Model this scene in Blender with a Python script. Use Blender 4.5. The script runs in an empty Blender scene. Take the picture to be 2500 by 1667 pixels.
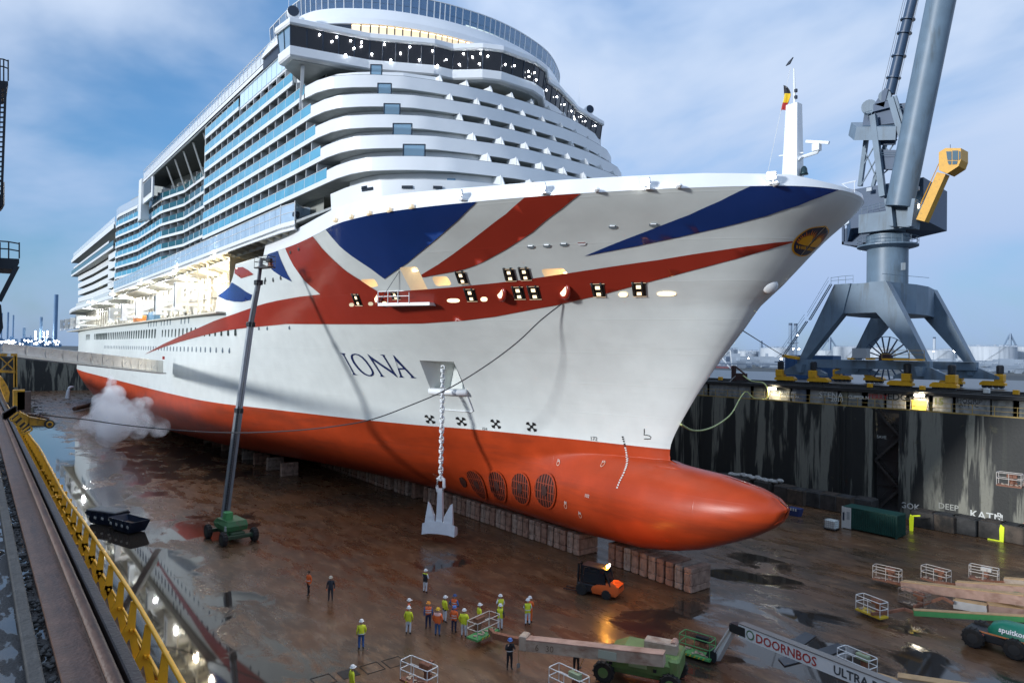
import bpy, bmesh, math, random
import numpy as np
from mathutils import Vector, Matrix, geometry as mgeo
random.seed(7)
rng = np.random.default_rng(7)
scene = bpy.context.scene
col = scene.collection
R = math.radians

# ------------------------------------------------------------------ camera
# World: +X towards the bow, +Y across the dock to port, Z up from the dock floor. Metres.
EYE = np.array([0.0, 0.0, 18.3])
YAW, PITCH, ROLL = 0.667706, 0.0176946, R(1.05)
FPX = 1667.0
def cam_basis():
    c0 = np.array([-math.cos(YAW), math.sin(YAW), 0]); r0 = np.array([math.sin(YAW), math.cos(YAW), 0]); u = np.array([0, 0, 1.0])
    f = c0 * math.cos(PITCH) + u * math.sin(PITCH); up = u * math.cos(PITCH) - c0 * math.sin(PITCH)
    return r0 * math.cos(ROLL) + up * math.sin(ROLL), up * math.cos(ROLL) - r0 * math.sin(ROLL), f
CR, CU, CF = cam_basis()
cam_data = bpy.data.cameras.new('camera')
cam_data.sensor_width = 36.0; cam_data.lens = 36.0 * FPX / 2500.0
cam_data.clip_start = 0.1; cam_data.clip_end = 12000
cam = bpy.data.objects.new('camera', cam_data); col.objects.link(cam)
cam.matrix_world = Matrix(((CR[0], CU[0], -CF[0], EYE[0]), (CR[1], CU[1], -CF[1], EYE[1]), (CR[2], CU[2], -CF[2], EYE[2]), (0, 0, 0, 1)))
scene.camera = cam

# ------------------------------------------------------------------ sky, sun, exposure
scene.cycles.volume_bounces = 3
STEAM = 0.55
RECESS_POWER = 0.11
SUN_EL, SUN_AZ = R(13), R(-96)     # azimuth of the source, from +X counter-clockwise
scene.view_settings.view_transform = 'Standard'; scene.view_settings.look = 'None'
scene.view_settings.gamma = 1.0; scene.view_settings.use_curve_mapping = False
scene.view_settings.exposure = 0.5
world = bpy.data.worlds.new('World'); scene.world = world; world.use_nodes = True
wn, wl_ = world.node_tree.nodes, world.node_tree.links
wn.clear()
def WN(t, **k):
    n = wn.new(t)
    for a, b in k.items(): setattr(n, a, b)
    return n
sky = WN('ShaderNodeTexSky', sky_type='NISHITA', sun_disc=False, sun_elevation=R(14.0), sun_rotation=R(142), altitude=0, air_density=1.3, dust_density=0.4, ozone_density=6.0)
tc = WN('ShaderNodeTexCoord'); mp = WN('ShaderNodeMapping'); mp.inputs['Scale'].default_value = (1.0, 1.0, 2.1)
n1 = WN('ShaderNodeTexNoise'); n1.inputs['Scale'].default_value = 1.5; n1.inputs['Detail'].default_value = 6; n1.inputs['Roughness'].default_value = 0.52; n1.inputs['Distortion'].default_value = 0.35
cr = WN('ShaderNodeValToRGB'); cr.color_ramp.elements[0].position = 0.34; cr.color_ramp.elements[1].position = 0.60; cr.color_ramp.interpolation = 'EASE'
mixc = WN('ShaderNodeMix', data_type='RGBA')
mul = WN('ShaderNodeMix', data_type='RGBA', blend_type='MULTIPLY'); mul.inputs[0].default_value = 1.0
bg = WN('ShaderNodeBackground'); out = WN('ShaderNodeOutputWorld')
wl_.new(tc.outputs['Generated'], mp.inputs['Vector']); wl_.new(mp.outputs['Vector'], n1.inputs['Vector'])
wl_.new(n1.outputs['Fac'], cr.inputs['Fac'])
wl_.new(sky.outputs['Color'], mul.inputs[6]); mul.inputs[7].default_value = (1.5, 1.5, 1.5, 1)
wl_.new(cr.outputs['Color'], mixc.inputs[0]); wl_.new(mul.outputs[2], mixc.inputs[6]); mixc.inputs[7].default_value = (5.9, 7.0, 8.9, 1)
sepz = WN('ShaderNodeSeparateXYZ'); wl_.new(tc.outputs['Generated'], sepz.inputs[0])
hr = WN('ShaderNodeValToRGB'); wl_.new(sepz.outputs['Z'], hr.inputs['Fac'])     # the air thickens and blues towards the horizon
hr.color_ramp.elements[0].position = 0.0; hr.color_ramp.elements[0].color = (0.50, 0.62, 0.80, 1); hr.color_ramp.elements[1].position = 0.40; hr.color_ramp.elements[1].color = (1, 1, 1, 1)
he = hr.color_ramp.elements.new(1.0); he.color = (1.7, 1.7, 1.7, 1)  # overhead sky raised above the view, added to light the white bands
hm = WN('ShaderNodeMix', data_type='RGBA', blend_type='MULTIPLY'); hm.inputs[0].default_value = 1.0
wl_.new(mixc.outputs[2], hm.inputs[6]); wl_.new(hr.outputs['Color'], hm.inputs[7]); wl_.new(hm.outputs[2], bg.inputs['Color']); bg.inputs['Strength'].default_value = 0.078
wl_.new(bg.outputs[0], out.inputs['Surface'])
sun_data = bpy.data.lights.new('sun', 'SUN'); sun_data.energy = 2.3; sun_data.angle = R(6); sun_data.color = (0.96, 0.98, 1.0)
sun = bpy.data.objects.new('sun', sun_data); col.objects.link(sun)
_src = Vector((math.cos(SUN_EL) * math.cos(SUN_AZ), math.cos(SUN_EL) * math.sin(SUN_AZ), math.sin(SUN_EL)))
sun.rotation_euler = (-_src).to_track_quat('-Z', 'Y').to_euler()

# ------------------------------------------------------------------ measuring helpers (a photo pixel on a known plane -> a place)
def ray(px, py): return CF + CR * ((px - 1250) / FPX) + CU * ((833.5 - py) / FPX)
def atZ(px, py, z):
    d = ray(px, py); return EYE + d * ((z - EYE[2]) / d[2])
def atY(px, py, y):
    d = ray(px, py); return EYE + d * (y / d[1])
def atD(px, py, dist):
    d = ray(px, py); return EYE + d * dist

# ------------------------------------------------------------------ materials
MATS = {}
def mat(name, color=(0.5, 0.5, 0.5), rough=0.5, metal=0.0, noise=0.0, nscale=1.0, bump=0.0, bscale=8.0, emit=None, estr=0.0, dirt=None, dirt_amt=0.0, dscale=(1, 1, 1), spec=None, trans=0.0, alpha=1.0, coat=0.0):
    """procedural paint: base colour with soft noise variation, optional streaky dirt and fine relief"""
    if name in MATS: return MATS[name]
    m = bpy.data.materials.new(name); m.use_nodes = True
    nt = m.node_tree; N, L = nt.nodes, nt.links
    p = N['Principled BSDF']
    p.inputs['Base Color'].default_value = (*color, 1); p.inputs['Roughness'].default_value = rough; p.inputs['Metallic'].default_value = metal
    if spec is not None: p.inputs['Specular IOR Level'].default_value = spec
    if trans: p.inputs['Transmission Weight'].default_value = trans
    if alpha < 1: p.inputs['Alpha'].default_value = alpha
    if coat: p.inputs['Coat Weight'].default_value = coat; p.inputs['Coat Roughness'].default_value = 0.15
    if emit is not None:
        p.inputs['Emission Color'].default_value = (*emit, 1); p.inputs['Emission Strength'].default_value = estr
    if noise or bump or dirt_amt:
        g = N.new('ShaderNodeNewGeometry')
    c_out = None
    if noise:
        t = N.new('ShaderNodeTexNoise'); t.inputs['Scale'].default_value = nscale; t.inputs['Detail'].default_value = 5
        L.new(g.outputs['Position'], t.inputs['Vector'])
        mr = N.new('ShaderNodeMapRange'); mr.inputs[1].default_value = 0.25; mr.inputs[2].default_value = 0.75; mr.inputs[3].default_value = 1 - noise; mr.inputs[4].default_value = 1 + noise
        L.new(t.outputs['Fac'], mr.inputs[0])
        mx = N.new('ShaderNodeMix'); mx.data_type = 'RGBA'; mx.blend_type = 'MULTIPLY'; mx.inputs[0].default_value = 1
        mx.inputs[6].default_value = (*color, 1); L.new(mr.outputs[0], mx.inputs[7]); c_out = mx.outputs[2]
    if dirt_amt:
        mpn = N.new('ShaderNodeMapping'); mpn.inputs['Scale'].default_value = dscale
        L.new(g.outputs['Position'], mpn.inputs['Vector'])
        t2 = N.new('ShaderNodeTexNoise'); t2.inputs['Scale'].default_value = 1.0; t2.inputs['Detail'].default_value = 7; t2.inputs['Roughness'].default_value = 0.65
        L.new(mpn.outputs[0], t2.inputs['Vector'])
        r2 = N.new('ShaderNodeMapRange'); r2.inputs[1].default_value = 0.62 - 0.3 * dirt_amt; r2.inputs[2].default_value = 0.80 - 0.2 * dirt_amt; r2.inputs[3].default_value = 0; r2.inputs[4].default_value = min(1, 0.4 + dirt_amt)
        L.new(t2.outputs['Fac'], r2.inputs[0])
        m2 = N.new('ShaderNodeMix'); m2.data_type = 'RGBA'
        L.new(r2.outputs[0], m2.inputs[0])
        if c_out is None: m2.inputs[6].default_value = (*color, 1)
        else: L.new(c_out, m2.inputs[6])
        m2.inputs[7].default_value = (*dirt, 1); c_out = m2.outputs[2]
    if c_out is not None: L.new(c_out, p.inputs['Base Color'])
    if bump:
        t3 = N.new('ShaderNodeTexNoise'); t3.inputs['Scale'].default_value = bscale; t3.inputs['Detail'].default_value = 6
        L.new(g.outputs['Position'], t3.inputs['Vector'])
        b = N.new('ShaderNodeBump'); b.inputs['Strength'].default_value = bump; b.inputs['Distance'].default_value = 0.05
        L.new(t3.outputs['Fac'], b.inputs['Height']); L.new(b.outputs[0], p.inputs['Normal'])
    MATS[name] = m
    return m
def glow(name, color, strength):
    if name in MATS: return MATS[name]
    m = bpy.data.materials.new(name); m.use_nodes = True
    p = m.node_tree.nodes['Principled BSDF']
    p.inputs['Base Color'].default_value = (*[min(0.8, c) for c in color], 1)
    p.inputs['Emission Color'].default_value = (*color, 1); p.inputs['Emission Strength'].default_value = strength
    MATS[name] = m; return m

# ------------------------------------------------------------------ mesh builder
def frame(axis, hint=(0, 0, 1)):
    a = Vector(axis).normalized(); h = Vector(hint)
    if abs(a.dot(h)) > 0.98: h = Vector((1, 0, 0))
    x = h.cross(a).normalized(); y = a.cross(x).normalized()
    return x, y, a
class MB:
    def __init__(s): s.v = []; s.f = []; s.m = []; s.cur = 0
    def add(s, vs, fs):
        o = len(s.v); s.v += [tuple(float(c) for c in v) for v in vs]
        s.f += [tuple(i + o for i in f) for f in fs]; s.m += [s.cur] * len(fs); return s
    def box(s, c, d, rz=0.0, M=None, bev=0.0):
        hx, hy, hz = d[0] / 2, d[1] / 2, d[2] / 2
        if bev > 0:
            b = min(bev, hx * .9, hy * .9, hz * .9); vs = []
            for sz, bb in ((-hz, b), (-hz + b, 0), (hz - b, 0), (hz, b)):
                x, y = hx - bb, hy - bb; k = b if bb == 0 else b * .6
                vs += [(-x, -y + k, sz), (-x + k, -y, sz), (x - k, -y, sz), (x, -y + k, sz), (x, y - k, sz), (x - k, y, sz), (-x + k, y, sz), (-x, y - k, sz)]
            fs = [tuple(range(7, -1, -1)), tuple(range(24, 32))]
            for r_ in range(3):
                for i in range(8): fs.append((r_ * 8 + i, r_ * 8 + (i + 1) % 8, r_ * 8 + 8 + (i + 1) % 8, r_ * 8 + 8 + i))
        else:
            vs = [(sx * hx, sy * hy, sz * hz) for sz in (-1, 1) for sx, sy in ((-1, -1), (1, -1), (1, 1), (-1, 1))]
            fs = [(3, 2, 1, 0), (4, 5, 6, 7), (0, 1, 5, 4), (1, 2, 6, 5), (2, 3, 7, 6), (3, 0, 4, 7)]
        if M is not None: vs = [M @ Vector(v) for v in vs]
        elif rz:
            ca, sa = math.cos(rz), math.sin(rz); vs = [(x * ca - y * sa, x * sa + y * ca, z) for x, y, z in vs]
        return s.add([(v[0] + c[0], v[1] + c[1], v[2] + c[2]) for v in vs], fs)
    def beam(s, p0, p1, w, h=None, up=(0, 0, 1), w1=None, h1=None):
        h = h or w; w1 = w1 or w; h1 = h1 or h
        x, y, a = frame(Vector(p1) - Vector(p0), up)
        vs = []
        for p, ww, hh in ((p0, w, h), (p1, w1, h1)):
            p = Vector(p)
            for sx, sy in ((-1, -1), (1, -1), (1, 1), (-1, 1)): vs.append(p + x * (sx * ww / 2) + y * (sy * hh / 2))
        return s.add(vs, [(3, 2, 1, 0), (4, 5, 6, 7), (0, 1, 5, 4), (1, 2, 6, 5), (2, 3, 7, 6), (3, 0, 4, 7)])
    def cyl(s, p0, p1, r0, r1=None, n=12, caps=True):
        r1 = r0 if r1 is None else r1
        x, y, a = frame(Vector(p1) - Vector(p0)); vs = []
        for p, r in ((p0, r0), (p1, r1)):
            p = Vector(p)
            for i in range(n):
                t = 2 * math.pi * i / n; vs.append(p + x * (r * math.cos(t)) + y * (r * math.sin(t)))
        fs = [(i, (i + 1) % n, n + (i + 1) % n, n + i) for i in range(n)]
        if caps: fs += [tuple(range(n - 1, -1, -1)), tuple(range(n, 2 * n))]
        return s.add(vs, fs)
    def tube(s, pts, r, n=6, closed=False):
        pts = [Vector(p) for p in pts]; k = len(pts); vs = []
        for i, p in enumerate(pts):
            a = pts[(i + 1) % k] if (closed or i < k - 1) else p
            b = pts[i - 1] if (closed or i > 0) else p
            x, y, _ = frame(a - b)
            rr = r[i] if isinstance(r, (list, tuple)) else r
            for j in range(n):
                t = 2 * math.pi * j / n; vs.append(p + x * (rr * math.cos(t)) + y * (rr * math.sin(t)))
        fs = []
        for i in range(k if closed else k - 1):
            i2 = (i + 1) % k
            for j in range(n): fs.append((i * n + j, i * n + (j + 1) % n, i2 * n + (j + 1) % n, i2 * n + j))
        if not closed: fs += [tuple(range(n - 1, -1, -1)), tuple((k - 1) * n + j for j in range(n))]
        return s.add(vs, fs)
    def lathe(s, prof, c=(0, 0, 0), axis=(0, 0, 1), n=16):
        x, y, a = frame(axis); c = Vector(c); vs = []; k = len(prof)
        for r, h in prof:
            for j in range(n):
                t = 2 * math.pi * j / n; vs.append(c + a * h + x * (r * math.cos(t)) + y * (r * math.sin(t)))
        fs = [(i * n + j, i * n + (j + 1) % n, (i + 1) * n + (j + 1) % n, (i + 1) * n + j) for i in range(k - 1) for j in range(n)]
        fs += [tuple(range(n - 1, -1, -1)), tuple((k - 1) * n + j for j in range(n))]
        return s.add(vs, fs)
    def prism(s, poly, d0, d1=None, M=None, ex=None):
        """poly: list of 3-D points of a planar outline; extruded by vector ex"""
        k = len(poly); a = [Vector(p) for p in poly]; b = [p + Vector(ex) for p in a]
        vs = a + b
        fs = [tuple(range(k - 1, -1, -1)), tuple(range(k, 2 * k))] + [(i, (i + 1) % k, k + (i + 1) % k, k + i) for i in range(k)]
        return s.add(vs, fs)
    def loft(s, rings, caps=True, closed=True):
        n = len(rings[0]); vs = [p for r_ in rings for p in r_]; fs = []
        for i in range(len(rings) - 1):
            for j in range(n if closed else n - 1): fs.append((i * n + j, i * n + (j + 1) % n, (i + 1) * n + (j + 1) % n, (i + 1) * n + j))
        if caps: fs += [tuple(range(n - 1, -1, -1)), tuple((len(rings) - 1) * n + j for j in range(n))]
        return s.add(vs, fs)
    def build(s, name, mats, parent=None, smooth=False, auto=None, label=None, cat=None, group=None, kind=None, local=False):
        me = bpy.data.meshes.new(name)
        vs = s.v
        if parent is not None and not local:
            w = world_loc(parent); vs = [(x - w[0], y - w[1], z - w[2]) for x, y, z in vs]
        me.from_pydata(vs, [], s.f)
        if not isinstance(mats, (list, tuple)): mats = [mats]
        for m in mats: me.materials.append(m)
        if len(mats) > 1: me.polygons.foreach_set('material_index', s.m)
        bm = bmesh.new(); bm.from_mesh(me); bmesh.ops.recalc_face_normals(bm, faces=bm.faces); bm.to_mesh(me); bm.free()
        if smooth:
            me.polygons.foreach_set('use_smooth', [True] * len(me.polygons))
            if auto: me.set_sharp_from_angle(angle=R(auto))
        me.update()
        o = bpy.data.objects.new(name, me); col.objects.link(o)
        if parent is not None: o.parent = parent
        return tag(o, label, cat, group, kind)
def world_loc(o):
    v = Vector((0, 0, 0))
    while o is not None: v += o.location; o = o.parent
    return v
def tag(o, label=None, cat=None, group=None, kind=None):
    if label: o['label'] = label
    if cat: o['category'] = cat
    if group: o['group'] = group
    if kind: o['kind'] = kind
    return o
def thing(name, label, cat, loc=(0, 0, 0), group=None, rz=0.0):
    o = bpy.data.objects.new(name, None); o.empty_display_size = 0.2; col.objects.link(o)
    o.location = loc; o.rotation_euler = (0, 0, rz)
    return tag(o, label, cat, group)
def share(src, name, parent, loc=(0, 0, 0), rot=(0, 0, 0), scale=(1, 1, 1), m=None):
    o = bpy.data.objects.new(name, src.data if hasattr(src, 'data') else src); col.objects.link(o)
    o.parent = parent; o.location = loc; o.rotation_euler = rot; o.scale = scale
    if m is not None:
        o.material_slots[0].link = 'OBJECT'; o.material_slots[0].material = m
    return o
def copy_tree(o, parent=None):
    c = o.copy(); col.objects.link(c); c.parent = parent
    for ch in list(o.children): copy_tree(ch, c)
    return c
def text_mesh(txt, size, name, m, parent, origin, right, up, off=0.0, align='LEFT', bold=0.0, label=None):
    """flat lettering laid on a real surface: origin, reading direction and up direction in the world"""
    cu = bpy.data.curves.new(name, 'FONT'); cu.body = txt; cu.size = size; cu.align_x = align; cu.offset = bold; cu.resolution_u = 2
    tmp = bpy.data.objects.new(name, cu); col.objects.link(tmp)
    dg = bpy.context.evaluated_depsgraph_get(); me = bpy.data.meshes.new_from_object(tmp.evaluated_get(dg))
    bpy.data.objects.remove(tmp); bpy.data.curves.remove(cu)
    r_, u_ = Vector(right).normalized(), Vector(up).normalized(); n_ = r_.cross(u_)
    w = world_loc(parent) if parent is not None else Vector((0, 0, 0)); og = Vector(origin) - w + n_ * off
    for v in me.vertices: v.co = og + r_ * v.co.x + u_ * v.co.y
    me.materials.clear(); me.materials.append(m)
    o = bpy.data.objects.new(name, me); col.objects.link(o)
    if parent is not None: o.parent = parent
    if label: o['label'] = label
    return o
# ================================================================== THE SETTING
# ---- dock floor
def floor_material():
    m = bpy.data.materials.new('wet_dock_floor'); m.use_nodes = True
    nt = m.node_tree; N, L = nt.nodes, nt.links; p = N['Principled BSDF']
    g = N.new('ShaderNodeNewGeometry')
    def noise(sc, det=6, ro=0.55, scale=(1, 1, 1), dist=0.0):
        mp = N.new('ShaderNodeMapping'); mp.inputs['Scale'].default_value = scale; L.new(g.outputs['Position'], mp.inputs['Vector'])
        t = N.new('ShaderNodeTexNoise'); t.inputs['Scale'].default_value = sc; t.inputs['Detail'].default_value = det; t.inputs['Roughness'].default_value = ro; t.inputs['Distortion'].default_value = dist
        L.new(mp.outputs[0], t.inputs['Vector']); return t.outputs['Fac']
    def mrange(x, a, b, c, d):
        n = N.new('ShaderNodeMapRange'); n.inputs[1].default_value = a; n.inputs[2].default_value = b; n.inputs[3].default_value = c; n.inputs[4].default_value = d
        n.interpolation_type = 'SMOOTHSTEP'; L.new(x, n.inputs[0]); return n.outputs[0]
    def math_(op, a, b):
        n = N.new('ShaderNodeMath'); n.operation = op
        for i, v in enumerate((a, b)):
            if isinstance(v, (int, float)): n.inputs[i].default_value = v
            else: L.new(v, n.inputs[i])
        return n.outputs[0]
    def mixc(f, a, b):
        n = N.new('ShaderNodeMix'); n.data_type = 'RGBA'
        if isinstance(f, (int, float)): n.inputs[0].default_value = f
        else: L.new(f, n.inputs[0])
        for i, v in ((6, a), (7, b)):
            if isinstance(v, tuple): n.inputs[i].default_value = (*v, 1)
            else: L.new(v, n.inputs[i])
        return n.outputs[2]
    sep = N.new('ShaderNodeSeparateXYZ'); L.new(g.outputs['Position'], sep.inputs[0])
    # standing water: along the near wall, and in hollows near the bow
    wet = mrange(sep.outputs['Y'], 9.0, 21.0, 0.42, 0.0)
    blobs = []
    for (px, py, r, w) in WET:
        c = atZ(px, py, 0)
        d = N.new('ShaderNodeVectorMath'); d.operation = 'DISTANCE'; L.new(g.outputs['Position'], d.inputs[0]); d.inputs[1].default_value = (c[0], c[1], 0)
        blobs.append(mrange(d.outputs['Value'], r * 0.35, r, w, 0.0))
    for b in blobs: wet = math_('MAXIMUM', wet, b)
    big = noise(0.17, 8, 0.6, (1.0, 1.5, 1), 0.6)
    mask = mrange(math_('ADD', math_('MULTIPLY', big, 0.9), wet), 0.62, 0.74, 0.0, 1.0)
    film = mrange(noise(0.35, 8, 0.65, (0.6, 1.6, 1)), 0.35, 0.7, 0.0, 1.0)
    c1 = mixc(mrange(noise(0.11, 6, 0.6), 0.35, 0.65, 0, 1), (0.13, 0.060, 0.026), (0.065, 0.042, 0.026))
    c2 = mixc(mrange(noise(0.9, 9, 0.7, (0.5, 1.3, 1), 0.4), 0.45, 0.75, 0, 1), c1, (0.22, 0.125, 0.065))
    c3 = mixc(mrange(noise(6.0, 6, 0.7), 0.60, 0.75, 0, 0.6), c2, (0.30, 0.22, 0.15))
    base = mixc(mask, c3, (0.035, 0.028, 0.022))
    L.new(base, p.inputs['Base Color'])
    rr = N.new('ShaderNodeMix'); rr.data_type = 'FLOAT'
    L.new(mask, rr.inputs[0]); L.new(mrange(film, 0, 1, 0.42, 0.17), rr.inputs[2]); rr.inputs[3].default_value = 0.025
    L.new(rr.outputs[0], p.inputs['Roughness'])
    p.inputs['IOR'].default_value = 1.36; p.inputs['Specular IOR Level'].default_value = 0.62
    bh = math_('ADD', math_('MULTIPLY', noise(2.2, 9, 0.7), 0.6), math_('MULTIPLY', noise(14.0, 5, 0.6), 0.25))
    bs = N.new('ShaderNodeBump'); bs.inputs['Distance'].default_value = 0.05
    L.new(mrange(mask, 0, 1, 0.30, 0.012), bs.inputs['Strength']); L.new(bh, bs.inputs['Height']); L.new(bs.outputs[0], p.inputs['Normal'])
    return m
WET = [(1760, 1560, 11, 0.27), (1980, 1630, 9, 0.30), (1900, 1500, 9, 0.22), (1830, 1390, 9, 0.20), (2330, 1650, 6, 0.27), (1640, 1380, 7, 0.20), (1080, 1370, 4.5, 0.22), (2230, 1560, 5, 0.20),
       (520, 1640, 10, 0.24), (300, 1130, 40, 0.26), (420, 1300, 14, 0.24)]
XB, XS = 140.0, -330.0            # dock head beyond the frame, dock gate astern
YN, YP = 2.75, 85.5                # faces of the near and far dock walls
ZW, ZQ = 12.55, 14.7               # walkway ledge and quay level
MB().add([(XS - 5, YN - 1, 0), (XB + 5, YN - 1, 0), (XB + 5, YP + 1, 0), (XS - 5, YP + 1, 0)], [(0, 1, 2, 3)]).build('dock_floor', floor_material(), kind='structure')

# ---- dock walls: concrete black with algae, paler runs where it has flaked
def wall_material():
    m = bpy.data.materials.new('dock_wall_concrete'); m.use_nodes = True
    nt = m.node_tree; N, L = nt.nodes, nt.links; p = N['Principled BSDF']
    g = N.new('ShaderNodeNewGeometry')
    def noise(scale, det=7, ro=0.6, dist=0.0):
        mp = N.new('ShaderNodeMapping'); mp.inputs['Scale'].default_value = scale; L.new(g.outputs['Position'], mp.inputs['Vector'])
        t = N.new('ShaderNodeTexNoise'); t.inputs['Scale'].default_value = 1; t.inputs['Detail'].default_value = det; t.inputs['Roughness'].default_value = ro; t.inputs['Distortion'].default_value = dist
        L.new(mp.outputs[0], t.inputs['Vector']); return t.outputs['Fac']
    def ramp(x, a, b, c=0, d=1):
        n = N.new('ShaderNodeMapRange'); n.inputs[1].default_value = a; n.inputs[2].default_value = b; n.inputs[3].default_value = c; n.inputs[4].default_value = d; L.new(x, n.inputs[0]); return n.outputs[0]
    def mixc(f, a, b):
        n = N.new('ShaderNodeMix'); n.data_type = 'RGBA'; L.new(f, n.inputs[0])
        for i, v in ((6, a), (7, b)):
            if isinstance(v, tuple): n.inputs[i].default_value = (*v, 1)
            else: L.new(v, n.inputs[i])
        return n.outputs[2]
    c = mixc(ramp(noise((0.42, 0.42, 0.045), 5, 0.6, 0.35), 0.50, 0.55), (0.020, 0.021, 0.019), (0.20, 0.195, 0.155))
    c = mixc(ramp(noise((2.6, 2.6, 0.12), 6, 0.6), 0.56, 0.66), c, (0.03, 0.032, 0.026))
    c = mixc(ramp(noise((0.6, 0.6, 0.5), 8, 0.7), 0.62, 0.72, 0, 0.6), c, (0.10, 0.095, 0.05))
    c = mixc(ramp(noise((7, 7, 1.2), 6, 0.7), 0.55, 0.75, 0, 0.5), c, (0.018, 0.018, 0.016))
    L.new(c, p.inputs['Base Color']); p.inputs['Roughness'].default_value = 0.6
    b = N.new('ShaderNodeBump'); b.inputs['Strength'].default_value = 0.5; b.inputs['Distance'].default_value = 0.05
    L.new(noise((4, 4, 2.5)), b.inputs['Height']); L.new(b.outputs[0], p.inputs['Normal'])
    return m
WALL = wall_material()
CONC = mat('grey_concrete', (0.20, 0.195, 0.18), 0.75, noise=0.35, nscale=1.3, bump=0.35, bscale=6, dirt=(0.05, 0.045, 0.04), dirt_amt=0.35, dscale=(1.5, 1.5, 0.3))
ASPH = mat('wet_quay_surface', (0.045, 0.042, 0.04), 0.35, noise=0.4, nscale=0.4, bump=0.3, bscale=5)
LAND = mat('far_ground', (0.07, 0.075, 0.07), 0.8, noise=0.4, nscale=0.02)
WATER = mat('harbour_water', (0.02, 0.035, 0.05), 0.08, bump=0.2, bscale=0.6)
# near wall (camera side); far wall with the stair recess left open; dock head and gate
MB().box(((XS + XB) / 2, YN - 2.5, ZW / 2 - 0.01), (XB - XS, 5.0, ZW - .02)).build('dock_wall_near', WALL, kind='structure')
REC = (-38.0, -34.6)
fw = MB()
for a, b in ((XS, REC[0]), (REC[1], XB)): fw.box(((a + b) / 2, YP + 2.5, ZW / 2), (b - a, 5.0, ZW))
fw.box(((REC[0] + REC[1]) / 2, YP + 3.7, ZW / 2), (REC[1] - REC[0], 2.6, ZW))
for xx in (REC[0] - .02, REC[1] + .02): fw.box((xx, YP - .02, ZW / 2 - .1), (.35, .3, ZW - .2))
for xx in (-41.9, -41.2, -63.0, -95.0, -18.0, -12.0): fw.box((xx, YP - .03, ZW / 2 - .1), (.28, .24, ZW - .2))
far_wall = fw.build('dock_wall_far', WALL, kind='structure')
MB().box((XS - 3, (YN + YP) / 2, 7.3), (6, YP - YN + 4, 14.6)).build('dock_gate', WALL, kind='structure')
MB().box((XB + 3, (YN + YP) / 2, 7.3), (6, YP - YN + 4, 14.6)).build('dock_head', WALL, kind='structure')
# stair in the recess: corrugated lining, flights and landings
st_ = thing('dock_stair', 'rusty steel staircase zigzagging down a dark recess in the far dock wall', 'staircase', ((REC[0] + REC[1]) / 2, YP + 1.2, 0))
STEEL_D = mat('dark_rusty_steel', (0.035, 0.03, 0.026), 0.6, noise=0.4, nscale=2)
LIN = mat('corrugated_lining', (0.075, 0.072, 0.055), 0.6, noise=0.5, nscale=1.0, dirt=(0.02, 0.02, 0.018), dirt_amt=0.5, dscale=(2, 2, .3))
mb = MB()
for k in range(17): mb.box((REC[0] + .2 + k * .19, YP + 2.33, 6.2), (.09, .12, 12.2))
mb.build('corrugated_lining', LIN, st_)
for k in range(4):
    z0 = 12.3 - k * 3.05; xa, xb = (REC[0] + .3, REC[1] - .3) if k % 2 == 0 else (REC[1] - .3, REC[0] + .3)
    mb = MB(); mb.beam((xa, YP + .6, z0), (xb, YP + .6, z0 - 3.0), .1, .28); mb.beam((xa, YP + 1.5, z0), (xb, YP + 1.5, z0 - 3.0), .1, .28)
    for j in range(10):
        t = (j + .5) / 10; mb.box((xa + (xb - xa) * t, YP + 1.05, z0 - 3.0 * t), (.26, .9, .04))
    mb.tube([(xa, YP + .55, z0 + 1.0), (xb, YP + .55, z0 - 2.0)], .03, 5); mb.build('flight', STEEL_D, st_)
    MB().box(((REC[0] + REC[1]) / 2, YP + 1.9, z0 - 3.05), (REC[1] - REC[0] - .1, .8, .1)).build('landing', STEEL_D, st_)
# near and far ledges / quays
MB().box(((XS + XB) / 2, YN - 2.2, ZW - .0), (XB - XS, 4.3, .02)).build('walkway_near', mat('gritty_rust_walkway', (0.11, 0.055, 0.025), .8, noise=.5, nscale=5, bump=.6, bscale=20), kind='structure')
MB().box(((XS + XB) / 2, -21.2, ZQ / 2 - .2), (XB - XS + 12, 40.0, ZQ - .4)).build('quay_near', ASPH, kind='structure')
qf = MB(); qf.box(((XS + XB) / 2, 87.2 + 40, ZQ / 2 + .0), (XB - XS + 12, 80, ZQ)); qf.build('quay_far', ASPH, kind='structure')
g = MB()
for x0, x1, y0, y1 in ((-6000, 6000, 167, 9000), (-6000, 6000, -5000, -38), (-6000, -336, -38, 167), (146, 6000, -38, 167)):
    g.add([(x0, y0, ZQ - .1), (x1, y0, ZQ - .1), (x1, y1, ZQ - .1), (x0, y1, ZQ - .1)], [(0, 1, 2, 3)])
g.build('ground', LAND, kind='structure')

# ---- far parapet: graffiti slabs between dark piers, black kerb beams and rails above
parapet = thing('parapet_wall', 'graffiti covered concrete slab wall above the far walkway', 'wall', (-40, 87, ZW))
GRAF = [mat('slab_grey_%d' % i, c, .8, noise=.3, nscale=1.7, dirt=(0.04, 0.04, 0.035), dirt_amt=.45, dscale=(1.2, 1.2, .5)) for i, c in enumerate([(.26, .26, .25), (.20, .20, .18), (.30, .29, .27), (.13, .15, .19), (.22, .21, .15)])]
def px_panel(x): # photo column on the crop of the parapet -> X on its face
    return atY(1700 + x / 2.94, 880 + (270 + .055 * x) / 2.94, 86.95)[0]
edges = [(95, 298), (303, 385), (412, 490), (522, 672), (690, 785), (818, 915), (925, 1012), (1040, 1085), (1092, 1185), (1232, 1345), (1366, 1500), (1535, 1668), (1698, 1838), (1862, 2108), (2122, 2272), (2318, 2420)]
xs = [(px_panel(a), px_panel(b)) for a, b in edges]
x_ = xs[0][0]
left = []
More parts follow.
